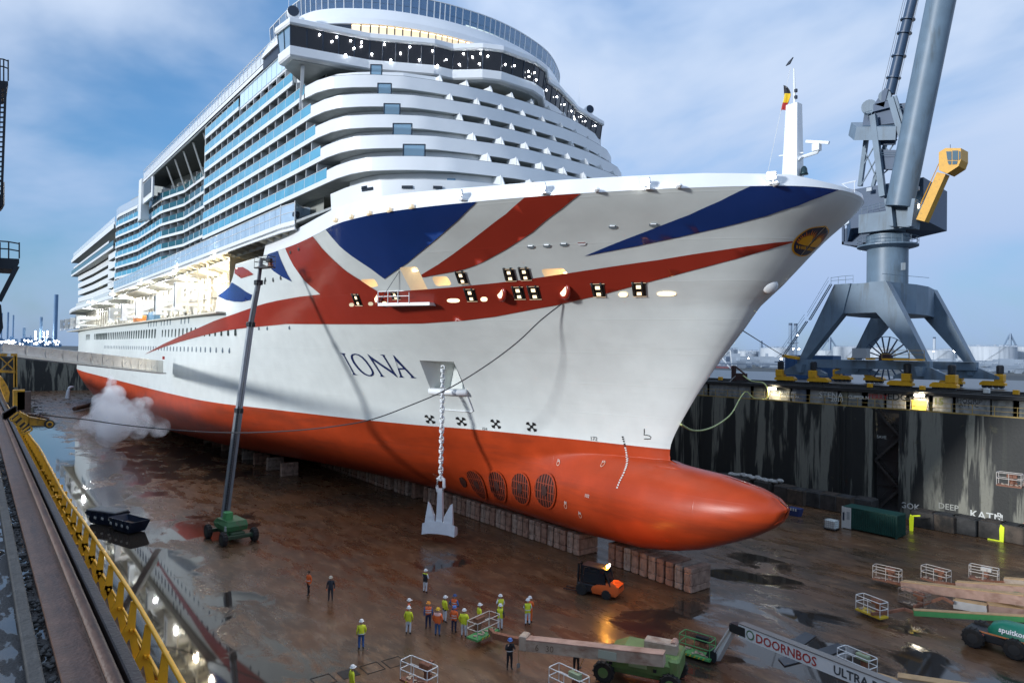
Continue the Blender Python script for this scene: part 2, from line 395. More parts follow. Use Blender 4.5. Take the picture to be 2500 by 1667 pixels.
while x_ > XS + 4: left.append((x_ - 5.3, x_ - .5)); x_ -= 5.4
x_ = xs[-1][1]; right = []
while x_ < 20: right.append((x_ + .5, x_ + 4.5)); x_ += 5.0
for i, (a, b) in enumerate(xs + left[:22] + right):
    MB().box(((a + b) / 2, 87.02, ZW + .88), (b - a, .3, 1.72), bev=.03).build('slab', GRAF[(i * 3 + i // 2) % 3 if i not in (4, 7) else (3 if i == 4 else 4)], parapet)
mb = MB(); mb.box(((XS + 30) / 2, 87.35, ZW + 1.0), (30 - XS, .3, 2.0)); mb.build('backing', mat('black_recess', (.015, .015, .015), .9), parapet)
KERB = mat('black_kerb_beam', (.022, .021, .02), .5, noise=.4, nscale=1.5)
mb = MB(); mb.box(((XS + 60) / 2, 87.0, ZW + 1.98), (60 - XS, .9, .42)); mb.build('kerb_beam', KERB, parapet)
MB().box(((XS + 60) / 2, 87.9, ZW + 2.22), (60 - XS, .35, .22)).build('kerb_beam', KERB, parapet)
WHITE_P = mat('chalk_paint', (.62, .62, .58), .8); BLACK_P = mat('black_paint', (.03, .03, .03), .6); RED_P = mat('red_spray', (.38, .07, .06), .8); BLUE_P = mat('blue_spray', (.12, .2, .42), .8); OLIVE_P = mat('olive_spray', (.14, .16, .05), .8); YEL_SP = mat('yellow_spray', (.6, .48, .08), .8)
def graffiti(t, px, py, size, m, bold=.0):
    p = atY(px, py, 86.86); text_mesh(t, size, 'painted_lettering', m, parapet, p, (1, 0, 0), (0, 0, 1), .0, bold=bold)
for t, cx, cy, s, m, b in (('RANT PIE', 590, 240, .62, WHITE_P, .0), ('NEW EUROPA', 595, 262, .45, WHITE_P, 0), ('STENA', 880, 262, 1.05, WHITE_P, .012), ('2010', 965, 292, .8, WHITE_P, .012), ('CLIPPER N', 1090, 270, .55, WHITE_P, .02), ('FERRY', 1236, 272, .8, RED_P, .03), ('EDGA', 1370, 280, 1.15, BLACK_P, .02), ('15', 1700, 315, 1.1, OLIVE_P, .03), ('HOGRIP', 1870, 300, .68, BLACK_P, .01), ('ATTYC', 1885, 328, .6, BLACK_P, .01), ('MEARSK', 700, 232, .5, WHITE_P, 0)):
    if t == 'MEARSK': continue
    graffiti(t, 1700 + cx / 2.94, 880 + cy / 2.94, s, m, b)
def wall_text(t, px, py, size, m, bold=.01):
    p = atY(px, py, YP - .02); text_mesh(t, size, 'painted_lettering', m, far_wall, p, (1, 0, 0), (0, 0, 1), .0, bold=bold)
for t, cx, cy, s in (('KATN', 1980, 1012, 1.15), ('R', 2165, 1022, .9), ('GOK', 1505, 945, .95), ('DEEP', 1765, 950, .9), ('SAVE', 1345, 472, .5)):
    wall_text(t, 1660 + cx / 2.8, 900 + cy / 2.8, s, mat('faint_chalk', (.34, .34, .30), .9) if t in ('DEEP', 'MINGUS', 'SAVE') else WHITE_P)
# ---- railings on both ledges (yellow)
YEL = mat('yellow_rail_paint', (.60, .28, .02), .45, noise=.18, nscale=3, dirt=(.12, .05, .02), dirt_amt=.15, dscale=(3, 3, 3))
YEL2 = mat('weathered_yellow_paint', (.36, .24, .06), .55, noise=.3, nscale=2)
fr = thing('walkway_railing', 'thin yellow railing along the far dock walkway', 'railing', (-40, YP + .1, ZW))
mb = MB(); mb.box(((XS + 40) / 2, YP + .05, ZW + .05), (40 - XS, .12, .14)); mb.build('toe_board', YEL2, fr)
for zz in (.55, 1.05): MB().tube([(XS, YP + .1, ZW + zz), (40, YP + .1, ZW + zz)], .03, 5).build('rail', YEL2, fr)
pm = MB().box((0, 0, .55), (.06, .06, 1.1)).build('post', YEL2, fr, local=True); pm.location = (-100, 0, 0)
x_ = -95.0
while x_ < 10:
    share(pm, 'post', fr, (x_ + 40, 0, 0)); x_ += 2.05
# ================================================================== THE SHIP
YC = 45.2                                    # centre line
ZWL, ZKN, ZKEEL = 10.681, 29.26, 1.92
_st = np.array([(-21.36, 29.26), (-21.56, 28.9), (-22.4, 28.0), (-23.57, 26.99), (-24.55, 25.96), (-25.7, 24.71), (-26.64, 23.7), (-28.35, 22.16), (-29.53, 20.44), (-31.42, 18.1), (-32.6, 16.47), (-33.4, 15.42), (-34.29, 14.06), (-35.02, 12.95), (-35.72, 11.74), (-36.05, 10.92), (-36.1, 10.14), (-35.85, 9.79), (-35.2, 9.55), (-33.93, 9.45), (-32.37, 9.39), (-31.0, 9.31), (-29.47, 9.13), (-28.0, 8.85), (-27.06, 8.56), (-26.25, 8.2), (-25.75, 7.85), (-25.7, 7.5), (-26.0, 6.9), (-26.9, 6.05), (-28.3, 5.2), (-29.8, 4.5), (-32.5, 3.35), (-34.9, 2.7), (-38.0, 2.2), (-44.0, 1.92)])
_sz, _sx = _st[::-1, 1], _st[::-1, 0]
XBOW = -21.36; XWS = -36.1
def stem_x(z): return np.interp(z, _sz, _sx)
_ws = np.array([(0, 0), (.6, .3), (2.4, .84), (7.5, 2.05), (13, 3.6), (18.8, 5.4), (21, 6.3), (26, 8.6), (35.5, 11.6), (52, 15.5), (63, 18.1), (73, 19.15), (98, 19.6), (190, 19.6), (225, 18.6), (245, 16.2), (258, 13.5)])
_ks = np.array([(0, 0), (.08, .95), (.32, 2.0), (.72, 3.1), (1.55, 4.5), (3.5, 6.55), (6.3, 8.93), (9, 10.95), (11.05, 12.3), (13.2, 13.7), (16.7, 15.6), (20, 17.2), (22, 18.1), (25.5, 19.4), (29, 20.3), (34, 20.7), (40, 20.0), (50, 19.0), (60, 18.7), (240, 18.7), (262, 17.4)])
def _sm(a):    # monotone cubic (PCHIP) resample of a half-breadth table
    x, y = a[:, 0], a[:, 1]; h = np.diff(x); d = np.diff(y) / h; m = np.zeros(len(x)); m[0], m[-1] = d[0], d[-1]
    for i in range(1, len(x) - 1):
        if d[i - 1] * d[i] > 0:
            w1, w2 = 2 * h[i] + h[i - 1], h[i] + 2 * h[i - 1]; m[i] = (w1 + w2) / (w1 / d[i - 1] + w2 / d[i])
    S = np.concatenate([np.linspace(0, 2, 400)[:-1], np.linspace(2, a[-1, 0], 1400)]); k = np.clip(np.searchsorted(x, S, 'right') - 1, 0, len(h) - 1)
    t = (S - x[k]) / h[k]; Y = (2 * t ** 3 - 3 * t ** 2 + 1) * y[k] + (t ** 3 - 2 * t ** 2 + t) * h[k] * m[k] + (-2 * t ** 3 + 3 * t ** 2) * y[k + 1] + (t ** 3 - t ** 2) * h[k] * m[k + 1]
    return S, Y
_wS, _wY = _sm(_ws); _kS, _kY = _sm(_ks)
def hull_b(X, z):
    """half breadth of the hull at station X and height z (numpy arrays)"""
    X = np.asarray(X, float); z = np.asarray(z, float)
    # topsides
    s = stem_x(np.maximum(z, ZWL)) - X
    w = np.clip((z - ZWL) / (ZKN - ZWL), 0, 1) ** 1.6
    top = (1 - w) * np.interp(s, _wS, _wY) + w * np.interp(s, _kS, _kY)
    top = np.where(s <= 0, 0, top)
    # underwater body
    sw = XWS - X; bw = np.where(sw <= 0, 0, np.interp(sw, _wS, _wY))
    t = np.clip((z - ZKEEL) / (ZWL - ZKEEL), 0, 1)
    n = np.interp(sw, [0, 20, 60, 110, 180, 230, 260], [1.05, 1.25, 1.9, 3.6, 3.6, 1.6, 1.2])
    floor_ = np.interp(sw, [0, 30, 60, 110, 180, 235], [0, .05, .25, .62, .62, .1])
    und = bw * (floor_ + (1 - floor_) * np.power(np.clip(1 - (1 - t) ** n, 0, 1), 1 / np.maximum(n, 1.0) + .15))
    # bulb
    zt = np.interp(X, [-120, -60, -36, -35.2, -31, -28, -26.6, -25.7], [8.6, 9.2, 9.75, 9.55, 9.31, 8.85, 8.4, 7.7])
    zb = np.interp(X, [-44, -38, -34.9, -32.5, -29.8, -28.3, -26.9, -26.2, -25.7], [1.92, 2.2, 2.7, 3.35, 4.5, 5.2, 6.05, 6.6, 7.7])
    u = np.clip((-25.7 - X) / 13.0, 0, 1); bm = 3.55 * np.sqrt(np.clip(1 - (1 - u) ** 2.1, 0, 1)) * np.interp(X, [-110, -60, -40], [0.4, .9, 1])
    zc = zb + (zt - zb) * .47; ha = np.maximum((zt - zb) * .5, .01)
    r = np.where(z > zc, (z - zc) / np.maximum(zt - zc, .01), (zc - z) / np.maximum(zc - zb, .01))
    bulb = np.where(X > -25.7, 0, bm * np.power(np.clip(1 - np.abs(r) ** 2.2, 0, 1), .5))
    k = 1.3; d = np.abs(und - bulb)
    both = np.maximum(und, bulb) + np.where((und > .01) & (bulb > .01), np.maximum(k - d, 0) ** 2 / (4 * k), 0)
    return np.where(z >= ZWL, top, both)
def hull_hit(px, py):
    """where the sight line through a photo pixel meets the starboard hull: (X, z)"""
    d = ray(px, py); t = np.linspace(20, 330, 6201); P = EYE + d * t[:, None]
    g = (YC - P[:, 1]) - hull_b(P[:, 0], P[:, 2])
    ok = (g < 0) & (P[:, 2] > ZKEEL - .5) & (P[:, 2] < 31)
    i = int(np.argmax(ok)) if ok.any() else int(np.argmin(np.abs(g)))
    if i > 0:
        a, b = t[i - 1], t[i]
        for _ in range(20):
            m_ = (a + b) / 2; Q = EYE + d * m_
            if (YC - Q[1]) - hull_b(Q[0], Q[2]) < 0: b = m_
            else: a = m_
        Q = EYE + d * b; return Q[0], Q[2]
    return P[i, 0], P[i, 2]

def hull_material(name, color, rough, seams=True, dirt=None, damt=0.0, dsc=(.05, .05, .4), nz=.06, coat=0.0):
    m = mat(name, color, rough, noise=nz, nscale=.5, dirt=dirt, dirt_amt=damt, dscale=dsc)
    nt = m.node_tree; N, L = nt.nodes, nt.links; p = N['Principled BSDF']
    g = N.new('ShaderNodeNewGeometry'); sp = N.new('ShaderNodeSeparateXYZ'); L.new(g.outputs['Position'], sp.inputs[0])
    mp = N.new('ShaderNodeMapping'); mp.inputs['Scale'].default_value = (.16, .16, 1.1); L.new(g.outputs['Position'], mp.inputs['Vector'])
    t = N.new('ShaderNodeTexNoise'); t.inputs['Scale'].default_value = 1.0; t.inputs['Detail'].default_value = 5; L.new(mp.outputs[0], t.inputs['Vector'])
    # plating: weld seams every 1.32 m of height and 6.6 m of length, slight panting of the plates between
    def tri(x, per, wd):
        a = N.new('ShaderNodeMath'); a.operation = 'PINGPONG'; L.new(x, a.inputs[0]); a.inputs[1].default_value = per / 2
        b = N.new('ShaderNodeMapRange'); L.new(a.outputs[0], b.inputs[0]); b.inputs[1].default_value = 0; b.inputs[2].default_value = wd; b.inputs[3].default_value = 1; b.inputs[4].default_value = 0
        return b.outputs[0]
    s1 = tri(sp.outputs['Z'], 2.64, .05); s2 = tri(sp.outputs['X'], 7.9, .05)
    ad = N.new('ShaderNodeMath'); ad.operation = 'MAXIMUM'; L.new(s1, ad.inputs[0]); L.new(s2, ad.inputs[1])
    mu = N.new('ShaderNodeMath'); mu.operation = 'MULTIPLY_ADD'; L.new(ad.outputs[0], mu.inputs[0]); mu.inputs[1].default_value = .22 if seams else 0; L.new(t.outputs['Fac'], mu.inputs[2])
    b = N.new('ShaderNodeBump'); b.inputs['Strength'].default_value = .22; b.inputs['Distance'].default_value = .12
    L.new(mu.outputs[0], b.inputs['Height']); L.new(b.outputs[0], p.inputs['Normal'])
    return m
HWHITE = hull_material('hull_white', (.66, .69, .665), .33, dirt=(.45, .47, .45), damt=.10)
HRED = hull_material('boot_red', (.42, .050, .012), .36, dirt=(.17, .030, .014), damt=.38, nz=.14)
HRED.node_tree.nodes['Principled BSDF'].inputs['Specular IOR Level'].default_value = .32
SRED = hull_material('stripe_red', (.30, .030, .016), .22)
SBLUE = hull_material('stripe_blue', (.010, .035, .16), .2)
SWHITE = mat('superstructure_white', (.80, .82, .83), .35, noise=.03, nscale=.6)
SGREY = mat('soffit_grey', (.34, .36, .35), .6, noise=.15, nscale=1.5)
CREAM = mat('deck_cream', (.62, .58, .48), .5, noise=.08, nscale=.8)
BGLASS = mat('balcony_blue_glass', (.10, .36, .52), .08, noise=.15, nscale=.5, spec=.6)
DGLASS = mat('dark_window_glass', (.012, .016, .022), .04, spec=.7)
CGLASS = mat('clear_screen_glass', (.30, .48, .62), .06, trans=.6, spec=.5)
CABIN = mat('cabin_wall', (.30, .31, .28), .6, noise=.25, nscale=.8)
NAVY = mat('dark_frame', (.02, .03, .05), .3)
LETTER = mat('name_blue', (.010, .022, .10), .3)

ship = thing('cruise_ship', 'huge white cruise ship with red and blue flag stripes sweeping round its bow', 'cruise ship', (-150, YC, ZKEEL))

# ---- hull skin: one surface of waterlines, split at the boot-top
def hull_rows():
    zz = np.concatenate([np.linspace(ZKEEL, 3.2, 10), np.linspace(3.4, 7.2, 16), np.linspace(7.35, 8.9, 18), np.linspace(8.93, 9.9, 24), np.linspace(9.95, ZWL, 7)])
    zt = np.linspace(ZWL, ZKN, 46)
    return zz, zt
_soff = np.concatenate([np.linspace(0, 1, 14) ** 2 * .7, np.arange(.85, 7, .2), np.arange(7.2, 30, .8), np.arange(31, 80, 2.2), np.arange(82, 262, 6)])
XSTERN = -281.0
def skin(zs, side, keep=None, clip=False):
    vs, fs = [], []; n = len(_soff) + 1
    for z in zs:
        x0 = float(stem_x(z)); X = np.append(x0 - _soff, XSTERN); X = np.maximum(X, XSTERN + 0.02 * np.arange(len(X))[::-1])
        if clip: X = np.maximum(X, rec_x(z) + 0.004 * np.arange(len(X))[::-1])
        b = hull_b(X, np.full(len(X), z)); b[0] = 0.0
        if z > 9.0 and z < ZWL: b[0] = 0
        for x, y in zip(X, b): vs.append((x, YC - side * y, z))
    for i in range(len(zs) - 1):
        for j in range(n - 1):
            q = (i * n + j, i * n + j + 1, (i + 1) * n + j + 1, (i + 1) * n + j)
            if keep and not keep((vs[q[0]][0] + vs[q[2]][0]) / 2, (zs[i] + zs[i + 1]) / 2): continue
            fs.append(q if side > 0 else q[::-1])
    return vs, fs
ZREC = 23.2                                   # floor of the lifeboat recess
def H(pts): return [hull_hit(*p) for p in pts]
_rb = sorted([(z, x) for x, z in H([(575, 648), (569, 675), (561, 698), (551, 711), (532, 722.5)])])
_rz = [ZREC - .01] + [p[0] for p in _rb] + [ZKN]; _rx = [_rb[0][1] - 1.0] + [p[1] for p in _rb] + [_rb[-1][1]]
def rec_x(z): return float(np.interp(z, _rz, _rx))
zz, zt = hull_rows()
mb = MB()
for sd in (1, -1): mb.add(*skin(zz, sd))
mb.build('underwater_hull', HRED, ship, smooth=True)
mb = MB()
zlow = np.append(zt[zt < ZREC], ZREC); zup = np.concatenate([[ZREC], zt[zt > ZREC]])
zup = np.unique(np.concatenate([zup, np.linspace(ZREC, 25.6, 14)]))
for sd in (1, -1):
    mb.add(*skin(zlow, sd)); mb.add(*skin(zup, sd, clip=True))
hull = mb.build('hull', HWHITE, ship, smooth=True)
# keel bottom and transom
mb = MB()
Xb = np.linspace(-44, XSTERN, 60); bb = hull_b(Xb, np.full(60, ZKEEL + .01))
mb.add([(x, YC - y, ZKEEL + .003) for x, y in zip(Xb, bb)] + [(x, YC + y, ZKEEL + .003) for x, y in zip(Xb, bb)], [(i, i + 1, 61 + i, 60 + i) for i in range(59)])
mb.build('keel_plate', HRED, ship)
zs_t = np.linspace(ZKEEL, ZKN, 40); bt = hull_b(np.full(40, XSTERN), zs_t)
mb = MB(); mb.add([(XSTERN, YC - y, z) for y, z in zip(bt, zs_t)] + [(XSTERN, YC + y, z) for y, z in zip(bt, zs_t)], [(i, i + 1, 41 + i, 40 + i) for i in range(39)])
mb.build('transom', HWHITE, ship)
# deck inside the bulwark, bulwark leaning a little inboard
ko = np.concatenate([_soff[_soff < 60]]); Xk = XBOW - ko; bk = hull_b(Xk, np.full(len(Xk), ZKN)); bk[0] = 0
mb = MB(); mb.add([(x, YC - y, ZKN) for x, y in zip(Xk, bk)] + [(x, YC + y, ZKN) for x, y in zip(Xk, bk)], [(i, i + 1, len(Xk) + i + 1, len(Xk) + i) for i in range(len(Xk) - 1)])
mb.build('fore_deck', mat('deck_green_grey', (.25, .28, .27), .6), ship)
def bul_h(x): return np.interp(x, [-62, -50, -40, -27, -23, -21.4], [1.75, 1.45, 1.12, .98, .75, .25])
mb = MB()
for sd in (1, -1):
    n = len(Xk); o = 0
    ring = []
    for x, y in zip(Xk, bk):
        h = float(bul_h(x)); ring.append([(x, YC - sd * (y + .035), ZKN), (x - .10 * h, YC - sd * max(y - .16 * h, 0), ZKN + h), (x - .10 * h - .05, YC - sd * max(y - .16 * h - .25, 0), ZKN + h), (x - .15, YC - sd * max(y - .3, 0), ZKN)])
    vs = [p for r_ in ring for p in r_]
    mb.add(vs, [(i * 4 + j, i * 4 + j + 1, (i + 1) * 4 + j + 1, (i + 1) * 4 + j) for i in range(n - 1) for j in range(3)])
mb.build('bulwark', SWHITE, ship, smooth=True, auto=40)

# ---- painted areas and fittings laid on the hull skin
def inside(pt, loops):
    x, y = pt; c = False
    for lp in loops:
        j = len(lp) - 1
        for i in range(len(lp)):
            xi, yi = lp[i]; xj, yj = lp[j]
            if (yi > y) != (yj > y) and x < (xj - xi) * (y - yi) / (yj - yi) + xi: c = not c
            j = i
    return c
def densify(lp, step):
    o = []
    for i in range(len(lp)):
        a, b = lp[i], lp[(i + 1) % len(lp)]; k = max(1, int(math.hypot(b[0] - a[0], b[1] - a[1]) / step))
        for q in range(k): o.append((a[0] + (b[0] - a[0]) * q / k, a[1] + (b[1] - a[1]) * q / k))
    return o
def hull_patch(name, loops, m, off=.05, step=.6, clip=None, mirror=False, label=None, parent=None):
    """loops in (X, z); laid on the skin at a small standoff"""
    loops = [densify(lp, step) for lp in loops]
    co, ed = [], []
    for lp in loops:
        o = len(co); co += lp; ed += [(o + i, o + (i + 1) % len(lp)) for i in range(len(lp))]
    xs_ = [p[0] for p in loops[0]]; ys_ = [p[1] for p in loops[0]]
    for gx in np.arange(min(xs_), max(xs_), step):
        for gy in np.arange(min(ys_), max(ys_), step):
            if inside((gx, gy), loops): co.append((gx, gy))
    v, e, f, *_ = mgeo.delaunay_2d_cdt([Vector(c) for c in co], ed, [], 0, 1e-5)
    fs = []
    for t in f:
        cx = sum(v[i].x for i in t) / len(t); cy = sum(v[i].y for i in t) / len(t)
        if inside((cx, cy), loops): fs.append(tuple(t))
    X = np.array([p.x for p in v]); Z = np.array([p.y for p in v]); B_ = hull_b(X, Z)
    # standoff along the surface normal
    e_ = .05; dbx = (hull_b(X + e_, Z) - hull_b(X - e_, Z)) / (2 * e_); dbz = (hull_b(X, np.minimum(Z + e_, ZKN)) - hull_b(X, Z - e_)) / (2 * e_)
    dbx = np.clip(dbx, -6, 6); nrm = np.sqrt(1 + dbx ** 2 + dbz ** 2)
    mb = MB(); mb.add([(x - off * dx / n_, YC - b - off / n_, z - off * dz / n_) for x, b, z, dx, dz, n_ in zip(X, B_, Z, dbx, dbz, nrm)], fs)
    o_ = mb.build(name, m, parent or ship, smooth=True)
    if label: o_['label'] = label
    return o_
def P(sc, ox, oy, pts): return [(ox + x / sc, oy + y / sc) for x, y in pts]
K1 = lambda pts: P(3.92, 700, 450, pts)
K2 = lambda pts: P(3.92, 1250, 420, pts)
K3 = lambda pts: P(5.2267, 1700, 400, pts)
K5 = lambda pts: P(7.84, 600, 560, pts)
K4 = lambda pts: P(5.2267, 400, 650, pts)
top_edge = lambda pts: [(x, min(z, ZKN - .0) if z < ZKN - .35 else ZKN) for x, z in pts]
b1 = H(K1([(340, 393), (600, 335), (950, 265), (1200, 222), (1600, 180), (1820, 160), (1630, 350), (1520, 445), (1350, 590), (1150, 755), (938, 903), (800, 800), (620, 680), (510, 590), (440, 510), (380, 440)]))
hull_patch('painted_stripe', [top_edge(b1)], SBLUE, label='broad navy blue V under the bulwark')
b2 = H(K2([(690, 803), (1200, 705), (1600, 620), (2000, 530), (2352, 443)]) + K3([(500, 765), (900, 660), (1300, 530), (1600, 412), (1815, 315), (1550, 292), (1300, 288), (690, 290)]) + K2([(2000, 270), (1700, 405), (1300, 560), (950, 695)]))
hull_patch('painted_stripe', [top_edge(b2)], SBLUE, label='navy blue stripe tapering aft from the bow tip')
r2 = H([(1029, 670), (1031.6, 676.5), (1110.7, 661.7), (1133.7, 656.6), (1159, 647.7), (1184.7, 636), (1235.7, 608), (1300, 566), (1326.5, 542.4), (1372.4, 508), (1418.4, 472.3), (1350, 477), (1280.6, 481.2), (1235.7, 521.4), (1184.7, 559.7), (1108, 618.4), (1070, 645)])
hull_patch('painted_stripe', [top_edge(r2)], SRED, label='red diagonal stripe below the left floodlight')
r1 = H([(697, 598), (697, 606)] + K5([(790, 430), (850, 560), (920, 690), (1010, 820), (1130, 980), (1230, 1070), (1350, 1170), (1435, 1240), (1040, 1285), (840, 1320), (620, 1360), (400, 1410), (200, 1470)]) + K4([(1040, 560), (900, 610), (640, 700), (450, 785), (300, 850), (130, 930), (0, 990)]) + [(353.6, 865)] + K4([(0, 1030), (220, 960), (500, 885), (800, 820), (1060, 785)]) + [(700, 790.6), (827.6, 791), (929.6, 790.6), (1031.6, 788.8), (1133.7, 781.6), (1210, 772), (1300, 754.8), (1362, 743.5), (1479.6, 716), (1579, 689), (1632.6, 675), (1722, 651), (1795.7, 631.5), (1872, 609.5), (1934.4, 591.3), (1934, 588), (1853, 597), (1757, 610.5), (1700, 618.7), (1607, 634), (1454, 656), (1387.8, 666), (1321, 676), (1271, 683.4), (1210, 690), (1108, 700), (1047, 705), (980.6, 710), (922, 710.7), (878.6, 682), (848, 663), (817, 636), (786.7, 605.6), (771, 585), (763.8, 572.4)])
hull_patch('painted_stripe', [top_edge(r1)], SRED, label='long red band sweeping from the stem aft along the windows')
b3 = H(K5([(560, 380), (620, 440), (680, 590), (740, 720), (800, 850), (890, 1000), (700, 905), (540, 800), (440, 700), (400, 560), (430, 420)]))
hull_patch('painted_stripe', [top_edge(b3)], SBLUE, label='small navy wedge beside the lift basket')
b4 = H(K4([(870, 205), (960, 260), (1060, 330), (1130, 365), (1110, 430), (1000, 455), (900, 450), (800, 430), (690, 380), (765, 325), (835, 270)]))
hull_patch('painted_stripe', [b4], SBLUE, label='blue crescent at the edge of the boat recess')
r3_ = H(K4([(912, 20), (1010, 10), (1080, 50), (1150, 105), (990, 155), (905, 90)]))
hull_patch('painted_stripe', [r3_], SRED, label='small red patch above the blue crescent')

# ---- name
NK = lambda pts: H(P(10.69, 820, 840, pts))
hull_patch('name_letter', [NK([(110, 225), (245, 230), (225, 265), (235, 300), (480, 740), (520, 775), (582, 800), (445, 790), (462, 765), (452, 735), (215, 300), (180, 260)])], LETTER, off=.07, step=.35)
hull_patch('name_letter', [NK([(510, 235), (600, 255), (700, 320), (800, 425), (890, 550), (960, 660), (993, 750), (975, 800), (920, 830), (850, 825), (750, 785), (650, 710), (550, 600), (460, 480), (405, 370), (395, 300), (425, 255)]), NK([(510, 265), (590, 285), (680, 345), (780, 450), (870, 575), (930, 670), (950, 740), (935, 780), (895, 798), (840, 790), (760, 750), (670, 680), (580, 580), (500, 470), (450, 370), (437, 310), (460, 275)])], LETTER, off=.07, step=.35)
hull_patch('name_letter', [NK([(820, 240), (905, 308), (1478, 702), (1228, 292), (1145, 260), (1275, 268), (1268, 305), (1507, 695), (1625, 870), (1465, 745), (955, 395), (1195, 770), (1235, 815), (1292, 845), (1165, 835), (1182, 805), (1160, 760), (925, 405)])], LETTER, off=.07, step=.35)
hull_patch('name_letter', [NK([(1490, 260), (1545, 320), (1985, 790), (2040, 845), (2115, 878), (1960, 870), (1975, 845), (1955, 810), (1805, 650), (1655, 650), (1720, 815), (1785, 862), (1660, 855), (1685, 820), (1675, 790), (1620, 620), (1555, 410)]), NK([(1570, 425), (1630, 618), (1765, 612)])], LETTER, off=.07, step=.35)
# ================================================================== SUPERSTRUCTURE
YS = 25.6; YCF = 44.9; HB = YCF - YS
DK = [33.95 + 2.42 * k for k in range(7)]            # underside of each balcony deck edge
_R = np.array([(0, 0), (4, .12), (7, .55), (10, 1.4), (13, 2.5), (15.5, 4.2), (17, 5.6), (18.4, 7.3), (19.0, 9.2), (HB, 11.6)])
def front_x0(z): return np.interp(z, [29, 34, 36.45, 38.9, 41.25, 43.66, 50], [-43.0, -47.2, -49.6, -51.9, -53.6, -55.6, -58.0])
def front_ring(z, inset=0.0, xend=None, n=64, sides=(1, 1)):
    """plan outline from the starboard side round the front to port, at deck height z"""
    x0 = float(front_x0(z)) - inset; hb = HB - inset; k = hb / HB
    th = np.linspace(-1, 1, n); dy = np.sign(th) * (1 - (1 - np.abs(th)) ** 1.5) * hb
    pts = [(x0 - float(np.interp(abs(d) / k, _R[:, 0], _R[:, 1])), YCF + d) for d in dy]
    if xend is not None:
        pts = [(xend, YCF - hb)] + pts + [(xend, YCF + hb)]
    return pts
def wall_strip(mb, pts, z0, z1, th=0.0, closed=False):
    """vertical wall along a plan line; thickness th inwards (towards the ship's middle)"""
    n = len(pts)
    if th == 0:
        return mb.add([(x, y, z0) for x, y in pts] + [(x, y, z1) for x, y in pts], [(i, i + 1, n + i + 1, n + i) for i in range(n - 1)])
    inn = []
    for i, (x, y) in enumerate(pts):
        a = pts[max(i - 1, 0)]; b = pts[min(i + 1, n - 1)]; d = Vector((b[0] - a[0], b[1] - a[1], 0)).normalized(); nn = Vector((-d.y, d.x, 0))
        if nn.x * (-90 - x) + nn.y * (YCF - y) < 0: nn = -nn
        inn.append((x + nn.x * th, y + nn.y * th))
    vs = [(x, y, z0) for x, y in pts] + [(x, y, z1) for x, y in pts] + [(x, y, z1) for x, y in inn] + [(x, y, z0) for x, y in inn]
    return mb.add(vs, [(j * n + i, j * n + i + 1, ((j + 1) % 4) * n + i + 1, ((j + 1) % 4) * n + i) for j in range(4) for i in range(n - 1)] + [(0, n, 2 * n, 3 * n), (n - 1, 2 * n - 1, 3 * n - 1, 4 * n - 1)])
def plate(mb, pts, z0, z1):
    return mb.prism([(x, y, z0) for x, y in pts], 0, ex=(0, 0, z1 - z0))
XJ = [-61.0, -62.6, -64.0, -65.3, -67.0]             # where the white front bands begin on the side
# ---- side plan of the balcony decks: forward block, recess, two stepped-out blocks
def side_line(k):
    xf = XJ[k] if k < 5 else (-70.5 if k == 5 else -89.3)
    L_ = [(xf, YS), (-105.2, YS)]
    if k <= 5: L_ += [(-105.6, YS + .5), (-106.4, 29.0), (-132.4, 29.0), (-142.2, 27.4), (-143.6, 27.25), (-165, 27.2), (-181, 25.75), (-184, 25.65), (-186.4, 26.1), (-187.4, 27.4)]
    return L_
def offset_in(pts, d): return [(x, y + d) for x, y in pts]
glass_src = {}
n_panel = 0
def panel_along(p0, p1, z0, z1, m, name, th=.05):
    mb = MB(); mb.beam((p0[0], p0[1], (z0 + z1) / 2), (p1[0], p1[1], (z0 + z1) / 2), z1 - z0, th, up=(0, 1, 0)); return mb.build(name, m, ship)
def quad_panel(mb, p0, p1, z0, z1):
    d = Vector((p1[0] - p0[0], p1[1] - p0[1], 0)); nn = Vector((-d.y, d.x, 0)).normalized() * .03
    q = [(p0[0], p0[1]), (p1[0], p1[1]), (p1[0] + nn.x, p1[1] + nn.y), (p0[0] + nn.x, p0[1] + nn.y)]
    return plate(mb, q, z0, z1)
EDGE = mat('deck_edge_white', (.74, .76, .76), .4, noise=.04, nscale=.7)
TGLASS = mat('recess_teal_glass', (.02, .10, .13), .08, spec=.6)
def sub(p0, p1, step):
    L_ = math.hypot(p1[0] - p0[0], p1[1] - p0[1]); n = max(1, round(L_ / step))
    return [((p0[0] + (p1[0] - p0[0]) * i / n, p0[1] + (p1[1] - p0[1]) * i / n), (p0[0] + (p1[0] - p0[0]) * (i + 1) / n, p0[1] + (p1[1] - p0[1]) * (i + 1) / n)) for i in range(n)]
